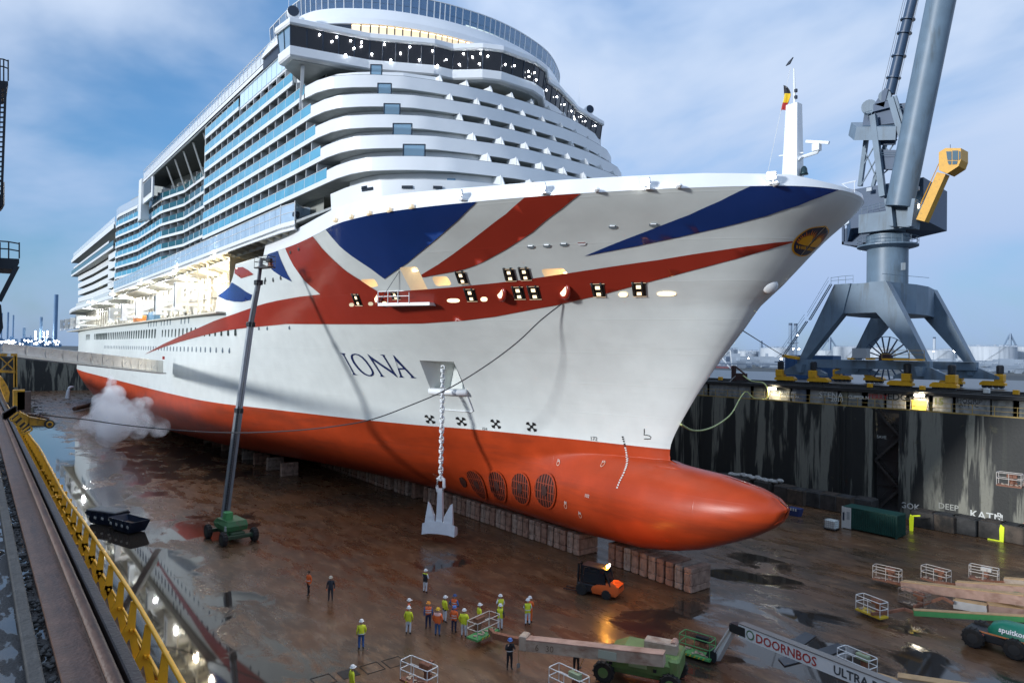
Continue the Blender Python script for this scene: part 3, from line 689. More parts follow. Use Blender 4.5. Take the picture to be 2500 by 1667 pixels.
for k, z in enumerate(DK):
    line = side_line(k)
    # deck plate with its white edge strip
    inner = [(line[-1][0], 37.0), (line[0][0] - 2, 37.0)]
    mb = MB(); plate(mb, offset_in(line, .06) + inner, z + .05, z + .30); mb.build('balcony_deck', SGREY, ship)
    mb = MB(); wall_strip(mb, line, z, z + .46, .16); mb.build('deck_edge', EDGE, ship)
    # glass balustrades: one pane per balcony
    fwd = sub((line[0][0], YS + .03), (line[1][0], YS + .03), 2.72)
    for a, b in fwd:
        mb = MB(); quad_panel(mb, (a[0] - .05, a[1]), (b[0] + .05, b[1]), z + .46, z + 1.42); mb.build('balcony_glass', BGLASS, ship)
    mb = MB()
    for a, b in fwd: mb.cyl((b[0], YS + .02, z + .4), (b[0], YS + .02, z + 1.48), .03, n=4)
    mb.tube([(line[0][0], YS, z + 1.46), (line[1][0], YS, z + 1.46)], .035, 4); mb.build('balustrade_rail', EDGE, ship)
    # dividers between balconies
    for a, b in fwd:
        mb = MB(); mb.box((b[0], YS + 1.1, z + 1.5), (.07, 1.85, 2.0)); mb.box((b[0], YS + .2, z + 1.36), (.10, .10, 1.9)); mb.build('balcony_divider', EDGE, ship)
    if k <= 5:
        pr = MB(); dv = MB()
        for s in range(1, len(line) - 1):
            p, q = line[s], line[s + 1]; segs = sub(p, q, 3.6)
            for a, b in segs:
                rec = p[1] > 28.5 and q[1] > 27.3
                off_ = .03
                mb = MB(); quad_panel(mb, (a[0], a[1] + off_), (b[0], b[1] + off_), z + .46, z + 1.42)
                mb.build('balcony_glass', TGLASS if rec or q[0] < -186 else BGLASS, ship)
                dv.box((b[0], b[1] + 1.1, z + 1.35), (.07, 1.8, 2.0)); pr.cyl((b[0], b[1], z + .4), (b[0], b[1], z + 1.48), .03, n=4)
        pr.build('balustrade_rail', EDGE, ship); tag(dv.build('balcony_divider', EDGE, ship), kind='stuff')
# cabin walls behind the balconies
wl2 = [(-67, 27.9), (-104.6, 27.9), (-106.4, 31.4), (-132.4, 31.4), (-143.5, 29.6), (-165, 29.5), (-181, 28.1), (-187.6, 29.6)]
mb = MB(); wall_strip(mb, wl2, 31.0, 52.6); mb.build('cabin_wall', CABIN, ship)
# glazed doors behind each balcony of the forward block, joined per deck into one run of panes
for k, z in enumerate(DK[:6]):
    mb = MB()
    for s in range(len(wl2) - 2):
        for a, b in sub(wl2[s], wl2[s + 1], 2.72):
            d = Vector((b[0] - a[0], b[1] - a[1], 0)).normalized(); nn = Vector((d.y, -d.x, 0)) * -.04
            if nn.y > 0: nn = -nn
            m0 = (a[0] + d.x * .45 + nn.x, a[1] + d.y * .45 + nn.y); m1 = (a[0] + d.x * 2.0 + nn.x, a[1] + d.y * 2.0 + nn.y)
            quad_panel(mb, m0, m1, z + .35, z + 2.2)
    mb.build('cabin_door_glass', DGLASS, ship, kind='stuff')
# pillar edges at the recess, angled ties under the roof overhang
mb = MB(); mb.box((-105.3, 27.3, 46.0), (.5, 3.2, 12.5)); mb.build('end_wall', SGREY, ship)
for i in range(5):
    x = -108.5 - i * 6.2; mb = MB(); mb.beam((x, 25.9, 51.2), (x - 4.2, 28.9, 46.4), .22); mb.build('roof_tie', EDGE, ship)
# ---- upper side: strip of tall windows, white band, glazed rail
mb = MB(); wall_strip(mb, [(-70, YS + .25), (-89.3, YS + .25)], 48.5, 50.6, .2); mb.build('upper_side_wall', EDGE, ship)
for a, b in sub((-72.6, YS + .2), (-89.3, YS + .2), 1.6):
    mb = MB(); quad_panel(mb, (a[0] - .07, a[1]), (b[0] + .07, b[1]), 48.75, 50.45)
    mb.build('upper_window', mat('pale_lit_glass', (.45, .6, .72), .08, spec=.6, emit=(.55, .72, .85), estr=.22), ship)
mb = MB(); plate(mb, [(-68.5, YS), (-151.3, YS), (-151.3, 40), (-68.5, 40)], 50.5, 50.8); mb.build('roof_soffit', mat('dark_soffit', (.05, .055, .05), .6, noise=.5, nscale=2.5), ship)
mb = MB(); wall_strip(mb, [(-70, YS), (-151.4, YS)], 50.45, 51.55, .2); mb.build('roof_band', SWHITE, ship)
mb = MB(); plate(mb, [(-74, YS), (-151.3, YS), (-151.3, 2 * YCF - YS), (-74, 2 * YCF - YS)], 51.3, 51.4); mb.build('top_deck', EDGE, ship)
RAILGLASS = mat('pale_rail_glass', (.62, .72, .80), .15, emit=(1.0, .82, .66), estr=.10, trans=.3)  # warm deck light put into the glass as a faint glow
for a, b in sub((-70, YS + .08), (-151.3, YS + .08), 3.2):
    mb = MB(); quad_panel(mb, (a[0] - .05, a[1]), (b[0] + .05, b[1]), 51.55, 52.55); mb.build('rail_glass', RAILGLASS, ship)
mb = MB()
for a, b in sub((-70, YS), (-151.3, YS), 1.6): mb.beam((b[0], YS, 51.4), (b[0], YS, 53.1), .05); mb.beam((b[0], YS, 53.1), (b[0], YS + .5, 53.3), .04)
mb.tube([(-70, YS, 53.1), (-151.3, YS, 53.1)], .05, 4); mb.tube([(-70, YS + .5, 53.3), (-151.3, YS + .5, 53.3)], .04, 4); mb.build('top_rail', EDGE, ship)
LEDW = glow('warm_led', (1.0, .78, .55), 5.0)
mb = MB(); mb.box((-111, YS + .8, 51.62), (78, .06, .1)); mb.build('light_strip', LEDW, ship)
# louvre panel and funnel-side block aft of the recess
mb = MB(); wall_strip(mb, [(-142.6, YS + .1), (-151.4, YS + .1)], 46.6, 51.0, .3); mb.build('louvre_wall', SWHITE, ship)
for i in range(14):
    mb = MB(); mb.box((-147.3, YS + .02, 47.7 + i * .2), (7.0, .12, .09)); mb.build('louvre_slat', mat('louvre_grey', (.16, .22, .28), .5), ship)
mb = MB(); plate(mb, [(-143, 27.3), (-165, 27.3), (-181, 25.9), (-187.4, 27.5), (-187.4, 40), (-143, 40)], 46.4, 46.7); mb.build('top_deck', EDGE, ship)
ln = [(-151.4, 27.2), (-165, 27.2), (-181, 25.75), (-184.5, 25.8), (-187.4, 27.6)]
mb = MB(); wall_strip(mb, ln, 48.3, 48.95, .3); mb.build('deck_edge', EDGE, ship)
mb = MB(); wall_strip(mb, [(x, y + .2) for x, y in ln], 46.4, 48.3, .2); mb.build('lounge_glass', mat('grey_lounge_glass', (.10, .14, .16), .08, spec=.6), ship)
mb = MB()
for s in range(4):
    for a, b in sub(ln[s], ln[s + 1], 1.8): mb.beam((b[0], b[1] + .15, 46.4), (b[0], b[1] + .15, 48.3), .10)
mb.build('mullion', EDGE, ship)
for s in range(4):
    for a, b in sub(ln[s], ln[s + 1], 4): mb = MB(); quad_panel(mb, a, b, 48.95, 50.6); mb.build('rail_glass', mat('wind_glass', (.5, .62, .74), .1, trans=.35, emit=(1, .85, .75), estr=.05), ship)  # wind glass carries a painted-in warm glow too
mb = MB(); mb.box((-152.5, 26.0, 47.5), (2.2, 1.6, 8.2), bev=.1); mb.build('crane_post', EDGE, ship)
mb = MB()
for i in range(7): mb.box((-154.4 + .3 * (i % 3), 25.8, 43.6 + i * 1.0), (1.5, .9, .55), bev=.08)
mb.cyl((-154, 25.2, 46), (-154, 25.9, 46), .6, n=12); mb.build('winch_gear', mat('gear_grey', (.32, .38, .42), .5), ship)
# ---- aft block: longer overhanging top, stepped lower decks
AX0, AX1 = -187.6, -277
aft = [(46.6, 47.3, 25.7, AX0, AX1 - 1), (44.1, 44.55, 26.0, AX0 - 9, AX1 + 4), (41.8, 42.3, 25.7, AX0, AX1 + .0)]
for z0, z1, y, xa, xb in aft:
    mb = MB(); plate(mb, [(xa, y + .06), (xb + .1, y + .06), (xb + 2, 38), (xa, 38)], z0, z1); mb.build('balcony_deck', SGREY, ship)
    mb = MB(); wall_strip(mb, [(xa, y - .02), (xb, y - .02), (xb + 1.2, y + 4)], z0, z1 + (.3 if z0 > 46 else .1), .2); mb.build('deck_edge', EDGE, ship)
for k in range(4):
    z = DK[0] + .1 + k * 2.4 - 1.4; xb = -268 - k * .6
    l1 = [(AX0, 26.3), (-199, 26.3), (-200, 27.6), (-238, 27.6), (-256, 27.2), (xb, 27.0)]
    mb = MB(); wall_strip(mb, l1, z, z + 1.5, .15); mb.build('balcony_front', EDGE, ship)
    mb = MB(); plate(mb, offset_in(l1, .05) + [(xb, 38), (AX0, 38)], z + .02, z + .25); mb.build('balcony_deck', SGREY, ship)
mb = MB(); wall_strip(mb, [(AX0, 29.4), (-266, 29.8), (-266, 40)], 30.5, 46.8); mb.build('cabin_wall', CABIN, ship)
for a, b in sub((AX0, 25.75), (AX1, 25.75), 6): mb = MB(); quad_panel(mb, a, b, 42.3, 43.7); mb.build('balcony_glass', TGLASS, ship)
mb = MB()
for i in range(14): mb.beam((-203 - i * 4.5, 25.9, 44.2), (-204.5 - i * 4.5, 28.4, 41.9), .16)
mb.build('roof_tie', EDGE, ship, kind='stuff')
mb = MB(); plate(mb, [(AX0, 25.9), (-276, 25.9), (-276, 60), (AX0, 60)], 47.3, 48.2); mb.build('top_deck', EDGE, ship)
for a, b in sub((AX0, 25.9), (-274, 25.9), 8): mb = MB(); quad_panel(mb, a, b, 48.2, 49.4); mb.build('rail_glass', RAILGLASS, ship)
# inner block that closes the ship behind all this
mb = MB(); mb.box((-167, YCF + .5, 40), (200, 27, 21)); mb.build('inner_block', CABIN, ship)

# ---- curved front: white bands, recessed cabins, dividers, door screens
for k in range(5):
    z = DK[k]; ring = front_ring(z, 0, XJ[k])
    mb = MB(); wall_strip(mb, ring, z, z + 1.18, .18); mb.build('front_band', SWHITE, ship, smooth=True, auto=35)
    mb = MB(); wall_strip(mb, [(x, y) for x, y in front_ring(z, .0, XJ[k])], z + 1.18, z + 1.215, .22); mb.build('band_cap', mat('cap_grey', (.12, .14, .16), .5), ship)
    mb = MB(); plate(mb, front_ring(z, .08, XJ[k]) + [(-75, 2 * YCF - YS - .1), (-75, YS + .1)], z + .04, z + .26); mb.build('front_deck', SGREY, ship)
for k in range(-1, 5):
    z = DK[k] if k >= 0 else DK[0] - 2.42
    r_ = front_ring(z + 1.2, 1.55)
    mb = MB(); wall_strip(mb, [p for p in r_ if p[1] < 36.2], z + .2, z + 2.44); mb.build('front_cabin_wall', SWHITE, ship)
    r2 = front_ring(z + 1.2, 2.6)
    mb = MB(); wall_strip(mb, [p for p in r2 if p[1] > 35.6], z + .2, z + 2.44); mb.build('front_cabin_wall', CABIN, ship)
    # dividers with a sloped outer edge
    for j in range(11):
        y = 36.0 + j * 2.75; xo = float(np.interp(y, [p[1] for p in front_ring(z, .25)], [p[0] for p in front_ring(z, .25)])); xi = xo - 2.6
        mb = MB(); mb.prism([(xo, y, z + .3), (xi, y, z + .3), (xi, y, z + 2.4), (xo - 1.1, y, z + 2.35)], 0, ex=(0, .09, 0)); mb.beam((xo - 1.15, y, z + .3), (xo - 1.15, y, z + 2.4), .12); mb.build('balcony_divider', EDGE, ship)
        if j < 10 and (j * 7 + k * 3) % 5 < 3:
            yc = y + 1.1
            mb = MB(); quad_panel(mb, (xo - 2.2, yc), (xo - 2.35, yc + 1.15), z + .35, z + 2.1); mb.build('balcony_door', DGLASS, ship)
    # framed square glass screen standing over the band, and cabin windows on the starboard curve
    ringo = front_ring(z, .35); yy = [p[1] for p in ringo]; xx = [p[0] for p in ringo]
    fx = lambda y: float(np.interp(y, yy, xx))
    if k >= 0:
        y0, y1 = 29.2 - (k - 2) * -.15, 30.35
        fr_ = thing_parent = MB()
        p0, p1 = (fx(y0) + .05, y0), (fx(y1) + .05, y1)
        for a, b in (((*p0, z + 1.15), (*p0, z + 2.36)), ((*p1, z + 1.15), (*p1, z + 2.36)), ((*p0, z + 2.33), (*p1, z + 2.33))): fr_.beam(a, b, .09)
        fo = fr_.build('screen_frame', NAVY, ship)
        mb = MB(); quad_panel(mb, p0, p1, z + 1.15, z + 2.3); mb.build('screen_glass', CGLASS, fo)
        r3 = front_ring(z + 1.2, 1.55); y3 = [p[1] for p in r3]; x3 = [p[0] for p in r3]; gx = lambda y: float(np.interp(y, y3, x3)) + .04
        for a, b, h0, h1 in ((28.4, 28.75, .75, 1.95), (29.1, 29.7, .75, 1.75), (29.95, 30.35, .75, 1.95), (32.4, 33.4, 1.0, 1.85), (33.45, 34.4, 1.0, 1.85)):
            mb = MB(); quad_panel(mb, (gx(a), a), (gx(b), b), z + h0, z + h1); mb.build('cabin_window', DGLASS if b < 32 else mat('sky_window', (.18, .32, .46), .05, spec=.6), ship)
# lowest front deck: bulwark with slots, arched windows, orange soffit to the fore deck
z = DK[0] - 2.42; ring = front_ring(z, 0, -60.0)
def lowx(y): return float(np.interp(y, [p[1] for p in ring], [p[0] for p in ring]))
n = len(ring); top_ = [(x, y, z + 1.2) for x, y in ring]; bot_ = [(x - .25 * min(1, max(0, (y - 26) / 4)), y + .15, z - .65) for x, y in ring]
mb = MB(); mb.add(top_ + bot_, [(i, i + 1, n + i + 1, n + i) for i in range(n - 1)]); mb.add([(x - .2, y + .05, z + 1.2) for x, y in ring] + top_, [(i, i + 1, n + i + 1, n + i) for i in range(n - 1)])
mb.build('lower_front_band', SWHITE, ship, smooth=True, auto=35)
r5 = front_ring(z, 3.2, -62)
mb = MB(); mb.add(bot_ + [(x, y, z - .35) for x, y in r5], [(i, i + 1, n + i + 1, n + i) for i in range(n - 1)]); mb.build('orange_soffit', mat('wood_orange_soffit', (.52, .27, .16), .5), ship)
mb = MB(); plate(mb, front_ring(z, .3, -60.0) + [(-75, 2 * YCF - YS - .3), (-75, YS + .3)], z - .1, z + .15); mb.build('front_deck', SGREY, ship)
mb = MB(); wall_strip(mb, r5, 29.2, z - .3); mb.build('front_house_wall', SWHITE, ship)
for px, py, w in ((893, 463, 12), (991.5, 457, 20), (1066, 458, 19), (840.6, 477, 6), (815, 487.5, 5)):
    p = None
    for yq in np.linspace(26, 46, 800):
        d = atY(px, py, yq)
        if d[0] <= lowx(yq) and d[2] < 33.6: p = (lowx(yq) + .03, yq, d[2]); break
    if p is None: continue
    a = (lowx(p[1] - w * .014) + .03, p[1] - w * .014); b = (lowx(p[1] + w * .02) + .03, p[1] + w * .02)
    mb = MB(); quad_panel(mb, a, b, p[2] - .13, p[2] + .13); mb.build('band_slot', DGLASS, ship)
r3 = front_ring(z + 1.2, 1.55); y3 = [p[1] for p in r3]; x3 = [p[0] for p in r3]; gx = lambda y: float(np.interp(y, y3, x3)) + .05
for yc, w_, h_ in ((31.2, .95, 1.9), (34.2, 1.0, 1.9), (35.5, 1.0, 1.9)):
    mb = MB(); arc = [(-w_ / 2, .6), (w_ / 2, .6)] + [(w_ / 2 * math.cos(t), 1.35 + w_ / 2 * math.sin(t)) for t in np.linspace(0, math.pi, 9)]
    mb.prism([(gx(yc + u), yc + u, z + v) for u, v in arc], 0, ex=(.05, -.02, 0)); mb.build('arched_window', mat('sky_window', (.18, .32, .46), .05), ship)
mb = MB(); quad_panel(mb, (gx(32.3), 32.3), (gx(32.9), 32.9), z + .3, z + 2.05); mb.build('front_door', mat('sky_window', (.18, .32, .46)), ship)

# ---- bridge with wings
BR = [(-68.3, 23.4), (-65.5, 23.5), (-63.5, 30.9), (-60.3, 36.6), (-60.0, 38.7), (-57.8, 41.0), (-57.0, 42.8), (-57.0, 47.2), (-57.8, 49.3), (-60.0, 51.5), (-60.8, 53.9), (-63.4, 58.8), (-64.4, 60.4), (-66.2, 67.0), (-68.9, 67.0)]
def br(off): # shift outwards
    c = Vector((-80, 45.0)); o = []
    for i, p in enumerate(BR):
        a = Vector(BR[max(0, i - 1)]); b = Vector(BR[min(len(BR) - 1, i + 1)]); d = (b - a).normalized(); nn = Vector((d.y, -d.x))
        if nn.dot(Vector(p) - c) < 0: nn = -nn
        o.append((p[0] + nn.x * off, p[1] + nn.y * off))
    return o
def ring_loft(mb, levels, close_x=-71.5):
    n = len(BR); vs = []
    for off, z in levels:
        vs += [(x, y, z) for x, y in br(off)]
    for l in range(len(levels) - 1): mb.add([], [])
    o = len(mb.v); mb.add(vs, [(l * n + i, l * n + i + 1, (l + 1) * n + i + 1, (l + 1) * n + i) for l in range(len(levels) - 1) for i in range(n - 1)])
mb = MB(); ring_loft(mb, [(-1.0, 46.75), (-.05, 46.85), (.10, 47.0), (.12, 47.85), (-.2, 47.87)]); mb.build('bridge_apron', SWHITE, ship)
mb = MB(); plate(mb, br(-.6) + [(-76, 58), (-76, 32)], 46.72, 46.8); mb.build('bridge_soffit', mat('bridge_soffit_grey', (.40, .42, .41), .5, noise=.15, nscale=.8), ship)
mb = MB(); ring_loft(mb, [(-.2, 49.75), (.42, 49.78), (.55, 49.95), (.50, 50.4), (.1, 50.62), (-1.5, 50.72)]); plate(mb, br(-1.5) + [(-78, 58), (-78, 32)], 50.6, 50.72); mb.build('bridge_roof', SWHITE, ship)
BWIN = mat('bridge_glass', (.012, .011, .012), .03, spec=.55)
nwin = 0
b0, b1_ = br(-.02), br(.22)
for i in range(len(BR) - 1):
    L_ = math.hypot(BR[i + 1][0] - BR[i][0], BR[i + 1][1] - BR[i][1]); nn = max(1, round(L_ / (1.42 if i not in (8,) else 1.3)))
    if i == 0 or i == len(BR) - 2: nn = 2
    for j in range(nn):
        f0, f1 = j / nn, (j + 1) / nn
        lerp = lambda A, B, t: (A[0] + (B[0] - A[0]) * t, A[1] + (B[1] - A[1]) * t)
        e = .045 / max(L_ / nn, .2)
        a0, a1 = lerp(b0[i], b0[i + 1], f0 + e / nn), lerp(b0[i], b0[i + 1], f1 - e / nn); c0, c1 = lerp(b1_[i], b1_[i + 1], f0 + e / nn), lerp(b1_[i], b1_[i + 1], f1 - e / nn)
        mb = MB(); vs = [(*a0, 47.86), (*a1, 47.86), (*c1, 49.77), (*c0, 49.77)]; vi = [(x * 1 - .05, y, z) for x, y, z in vs]
        mb.add(vs + vi, [(0, 1, 2, 3), (7, 6, 5, 4), (0, 1, 5, 4), (1, 2, 6, 5), (2, 3, 7, 6), (3, 0, 4, 7)])
        mb.build('bridge_window', BWIN if not (i == 0 or i == len(BR) - 2) else mat('wing_glass', (.18, .34, .45), .04, trans=.6, spec=.6), ship); nwin += 1
        q0, q1 = lerp(b0[i], b0[i + 1], f0), lerp(b1_[i], b1_[i + 1], f0); mull = MB(); mull.beam((*q0, 47.85), (*q1, 49.8), .09, .12); mull.build('window_mullion', NAVY, ship)
mb = MB(); mb.box((-72, 45, 48.8), (9, 36, 3.8)); mb.build('bridge_house', SWHITE, ship)
LAMP = glow('cool_downlight', (.95, .97, 1.0), 26.0)
def poly_point(px, py, out=.34):
    """point on the bridge glazing under a photo pixel"""
    d = ray(px, py); best = None
    for i in range(len(BR) - 1):
        A, B = Vector(br(out)[i]), Vector(br(out)[i + 1]); e = B - A; den = d[0] * e.y - d[1] * e.x
        if abs(den) < 1e-9: continue
        t = (A.x * e.y - A.y * e.x) / den; u = (A.x * d[1] - A.y * d[0]) / den
        if t > 0 and 0 <= u <= 1 and (best is None or t < best): best = t
    return EYE + d * best if best else None
lamps = [P(2.8, 640, 0, [(392, 240), (478, 285), (510, 255), (605, 280), (628, 332), (680, 290), (678, 318), (572, 376), (750, 372), (838, 305), (880, 412), (946, 366), (1010, 322), (1074, 410), (1164, 350), (1198, 450), (1258, 410), (1348, 442), (1376, 370), (1437, 392), (1493, 368), (1484, 437), (1543, 385), (1662, 443), (1725, 452), (1820, 490), (1862, 500), (1824, 526), (1874, 549), (1943, 618), (2015, 664), (2066, 716), (2114, 762), (2180, 800), (2136, 816), (2208, 830), (2206, 886), (2276, 862)])][0]
for j, (px, py) in enumerate(lamps):
    p = poly_point(px, py)
    if p is None: continue
    mb = MB(); d = ray(px, py); d = d / np.linalg.norm(d); mb.lathe([(.02, -.02), (.07, -.015), (.09, 0), (.06, .04)], p - d * .02, -Vector(d), 8); mb.build('bridge_downlight', LAMP, ship)
mb = MB(); mb.beam((-66.6, 25.2, 46.75), (-68.4, 25.75, 42.9), .32); mb.build('wing_strut', SWHITE, ship)
for y_, z_ in ((34.5, 46.8), (48.5, 46.8), (57.5, 46.8)):
    x_ = float(np.interp(y_, [p[1] for p in BR[1:-1]], [p[0] for p in BR[1:-1]])) - 1.0
    mb = MB(); mb.cyl((x_, y_, 44.6), (x_, y_, z_), .13, n=8); mb.build('support_post', SWHITE, ship)
# searchlights on both wings, whip aerials
for y_, x_ in ((24.6, -67.6), (66.2, -67.6)):
    mb = MB(); mb.cyl((x_, y_, 50.6), (x_, y_, 51.5), .28, n=8); mb.box((x_, y_, 51.6), (.5, .9, .1)); mb.lathe([(.45, 0), (.62, .15), (.62, .75), (.45, .95)], (x_ - .4, y_, 52.1), (1, -.35, .05), 14); sl = mb.build('searchlight', SWHITE, ship)
    mb = MB(); d = Vector((1, -.35, .05)).normalized(); mb.lathe([(.05, 0), (.56, .005), (.5, .02)], Vector((x_ - .4, y_, 52.1)) + d * .95, d, 14); mb.build('lens', NAVY, sl)
    MB().cyl((x_ - 2.3, y_ + .2, 50.6), (x_ - 2.3, y_ + .2, 57.5), .03, .012, 5).build('aerial', EDGE, ship)
mb = MB(); mb.cyl((-70, 26.2, 50.6), (-70, 26.2, 52.2), .25, n=8); mb.lathe([(.1, -.5), (.5, -.3), (.55, .1), (.4, .42), (.1, .55)], (-70, 26.2, 52.6), (0, 0, 1), 12); mb.build('satellite_dome', SWHITE, ship, smooth=True)

# ---- observation deck above: lit window band, white fascia, leaning glass screen
def obs(z0, inset): 
    pts = [(-80, 26.2), (-73, 26.25), (-69.5, 26.9), (-67, 28.6), (-64.6, 31.6), (-63.1, 34.4), (-62.0, 37.6), (-61.5, 40), (-61.1, 43.6), (-61.2, 46.5), (-61.8, 50), (-63.4, 54.8), (-66.2, 59.0), (-69.0, 61.8), (-73, 63.3), (-80, 63.6)]
    # smooth by Catmull-Rom
    o = []
    for i in range(len(pts) - 1):
        p = [Vector(pts[max(0, i - 1)]), Vector(pts[i]), Vector(pts[i + 1]), Vector(pts[min(len(pts) - 1, i + 2)])]
        for q in range(4):
            t = q / 4; o.append(tuple(.5 * ((2 * p[1]) + (-p[0] + p[2]) * t + (2 * p[0] - 5 * p[1] + 4 * p[2] - p[3]) * t * t + (-p[0] + 3 * p[1] - 3 * p[2] + p[3]) * t ** 3)))
    o.append(pts[-1]); c = Vector((-85, 45))
    return [tuple(Vector(a) + (c - Vector(a)).normalized() * inset) for a in o]
mb = MB(); n_ = len(obs(0, 0))
for (i0, z0), (i1, z1) in zip([(-.5, 51.72), (-.95, 51.75), (-.8, 52.4), (-.35, 53.2), (-.05, 53.75)], [(-.95, 51.75), (-.8, 52.4), (-.35, 53.2), (-.05, 53.75), (.6, 53.8)]):
    mb.add([(x, y, z0) for x, y in obs(0, i0)] + [(x, y, z1) for x, y in obs(0, i1)], [(i, i + 1, n_ + i + 1, n_ + i) for i in range(n_ - 1)])
mb.build('observation_fascia', SWHITE, ship, smooth=True)
mb = MB(); plate(mb, obs(0, .45) + [(-90, 63), (-90, 27)], 53.5, 53.62); mb.build('top_deck', EDGE, ship)
mb = MB(); wall_strip(mb, obs(0, -.72), 50.5, 51.8); mb.build('window_band', NAVY, ship)
LITW = glow('lit_cabin_glass', (1.0, .72, .46), .42); LITC = glow('warm_ceiling_edge', (1.0, .70, .40), 3.0)
ob = obs(0, -.80)
for j in range(0, n_ - 1, 1):
    a, b = ob[j], ob[j + 1]
    if not 29.5 < a[1] < 58: continue
    for u0, u1 in (((.08, .92),) if math.hypot(a[0] - b[0], a[1] - b[1]) < 1.3 else ((.06, .46), (.54, .94))):
        lerp = lambda t: (a[0] + (b[0] - a[0]) * t, a[1] + (b[1] - a[1]) * t)
        mb = MB(); quad_panel(mb, lerp(u0), lerp(u1), 50.6, 51.55); w_ = mb.build('lounge_window', LITW, ship)
        mb = MB(); quad_panel(mb, (lerp(u0)[0] + .04, lerp(u0)[1]), (lerp(u1)[0] + .04, lerp(u1)[1]), 51.56, 51.64); mb.build('ceiling_glow', LITC, w_)
s0, s1 = obs(0, .25), obs(0, .05)
posts = MB()
for j in range(0, n_ - 1):
    a0, b0_, a1, b1q = s0[j], s0[j + 1], s1[j], s1[j + 1]
    mb = MB(); vs = [(*a0, 53.75), (*b0_, 53.75), (*b1q, 55.6), (*a1, 55.6)]; mb.add(vs + [(x - .04, y, z) for x, y, z in vs], [(0, 1, 2, 3), (7, 6, 5, 4), (0, 1, 5, 4), (1, 2, 6, 5), (2, 3, 7, 6), (3, 0, 4, 7)]); mb.build('wind_screen', mat('screen_smoky_glass', (.20, .30, .42), .05, trans=.75, spec=.6), ship)
    if j % 1 == 0: posts.beam((*a0, 53.7), (*a1, 55.62), .09)
posts.tube([(*p, 55.63) for p in s1], .06, 5); posts.tube([(p[0] - .3, p[1], 54.7) for p in s0], .04, 4); posts.build('screen_post', SWHITE, ship)
sb = obs(0, 1.2); mb = MB(); mb.tube([(*p, 54.45) for p in sb if p[1] > 41.5], .10, 6); mb.build('light_strip', LEDW, ship)
for cx, cy in ((-72.5, 33.5), (-71.0, 37.6)):
    mb = MB(); mb.lathe([(.3, 0), (1.7, .12), (1.9, .3), (1.7, .45), (.1, .8)], (cx, cy, 55.2), (0, 0, 1), 18); mb.cyl((cx, cy, 53.5), (cx, cy, 55.4), .1, n=6); mb.build('deck_parasol', mat('parasol_blue', (.22, .30, .36), .7), ship)
# ================================================================== PROMENADE, BOAT RECESS, HULL FITTINGS
PZ = 30.72
p_f = atZ(764, 570, PZ); p_g = atZ(735, 570, PZ)
prom = [(float(p_f[0]), float(p_f[1]) + 1.6), (float(p_f[0]), float(p_f[1])), (float(p_g[0]), float(p_g[1])), (-69.3, 25.75), (-72.5, 25.4), (-184, 25.5), (-190, 25.7), (-194, 26.5), (-196, 28)]
mb = MB(); wall_strip(mb, prom, PZ, PZ + .95, .2); mb.build('promenade_edge', SWHITE, ship, smooth=True, auto=40)
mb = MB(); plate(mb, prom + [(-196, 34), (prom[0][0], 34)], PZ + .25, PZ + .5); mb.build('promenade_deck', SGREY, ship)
mb = MB()
for a, b in sub((-70.5, 25.6), (-194, 25.6), 2.6):
    mb.prism([(b[0], 25.75, PZ + .05), (b[0], 30.3, PZ - 1.0), (b[0], 30.3, PZ + .3), (b[0], 25.75, PZ + .3)], 0, ex=(.18, 0, 0))
mb.build('promenade_bracket', CREAM, ship, kind='stuff')
mb = MB(); mb.box((-132, 27.2, PZ - .12), (124, .28, .34)); mb.box((-132, 29.0, PZ - .12), (124, .28, .34)); mb.build('promenade_girder', SGREY, ship)
PGL = mat('promenade_glass', (.50, .66, .82), .07, trans=.25, spec=.5, noise=.1, nscale=.6)
for a, b in sub((-72.5, 25.45), (-184, 25.55), 1.75):
    mb = MB(); quad_panel(mb, (a[0] - .03, a[1]), (b[0] + .03, b[1]), PZ + .95, PZ + 2.75); mb.build('promenade_glass', PGL, ship)
for i in range(1, 4):
    mb = MB(); quad_panel(mb, (prom[i][0], prom[i][1] + .05), (prom[i + 1][0], prom[i + 1][1] + .05), PZ + .95, PZ + 2.75); mb.build('promenade_glass', PGL, ship)
mb = MB()
for a, b in sub((-72.5, 25.45), (-184, 25.55), 3.5): mb.beam((b[0], b[1], PZ + .9), (b[0], b[1], PZ + 2.8), .08)
for i in (1, 2, 3, 4): mb.beam((*prom[i], PZ + .9), (*prom[i], PZ + 2.95), .10)
mb.tube([(x, y, PZ + 2.78) for x, y in prom[1:]], .05, 5); mb.tube([(x, y, PZ + 1.9) for x, y in prom[1:]], .03, 4); mb.build('promenade_rail', EDGE, ship)
# pale deckhouse along the promenade with doors, warm light under the deck edge at its fore end
mb = MB(); wall_strip(mb, [(prom[0][0] - .5, 29.0), (-75, 28.6), (-190, 29.4)], PZ + .5, 34.0, .1); mb.build('promenade_house', SWHITE, ship)
for i, (a, b) in enumerate(sub((-76, 28.55), (-182, 29.3), 2.4)):
    mb = MB(); quad_panel(mb, (a[0] - .4, a[1] - .05), (b[0] + .5, b[1] - .05), PZ + .7, PZ + 2.0); mb.build('house_window', mat('house_glass', (.12, .2, .3), .08), ship)
mb = MB(); mb.tube([(prom[0][0] - .6, 28.7, PZ + 2.75), (-75, 28.35, PZ + 2.75), (-100, 28.5, PZ + 2.75)], .07, 6); mb.build('light_strip', glow('white_deck_light', (1, .96, .88), 9.0), ship)
mb = MB(); mb.lathe([(.15, 0), (.38, .1), (.38, .5), (.2, .62)], (prom[0][0] + .6, 26.3, PZ + 1.6), (.3, -1, 0), 10); mb.build('black_lens', NAVY, ship)
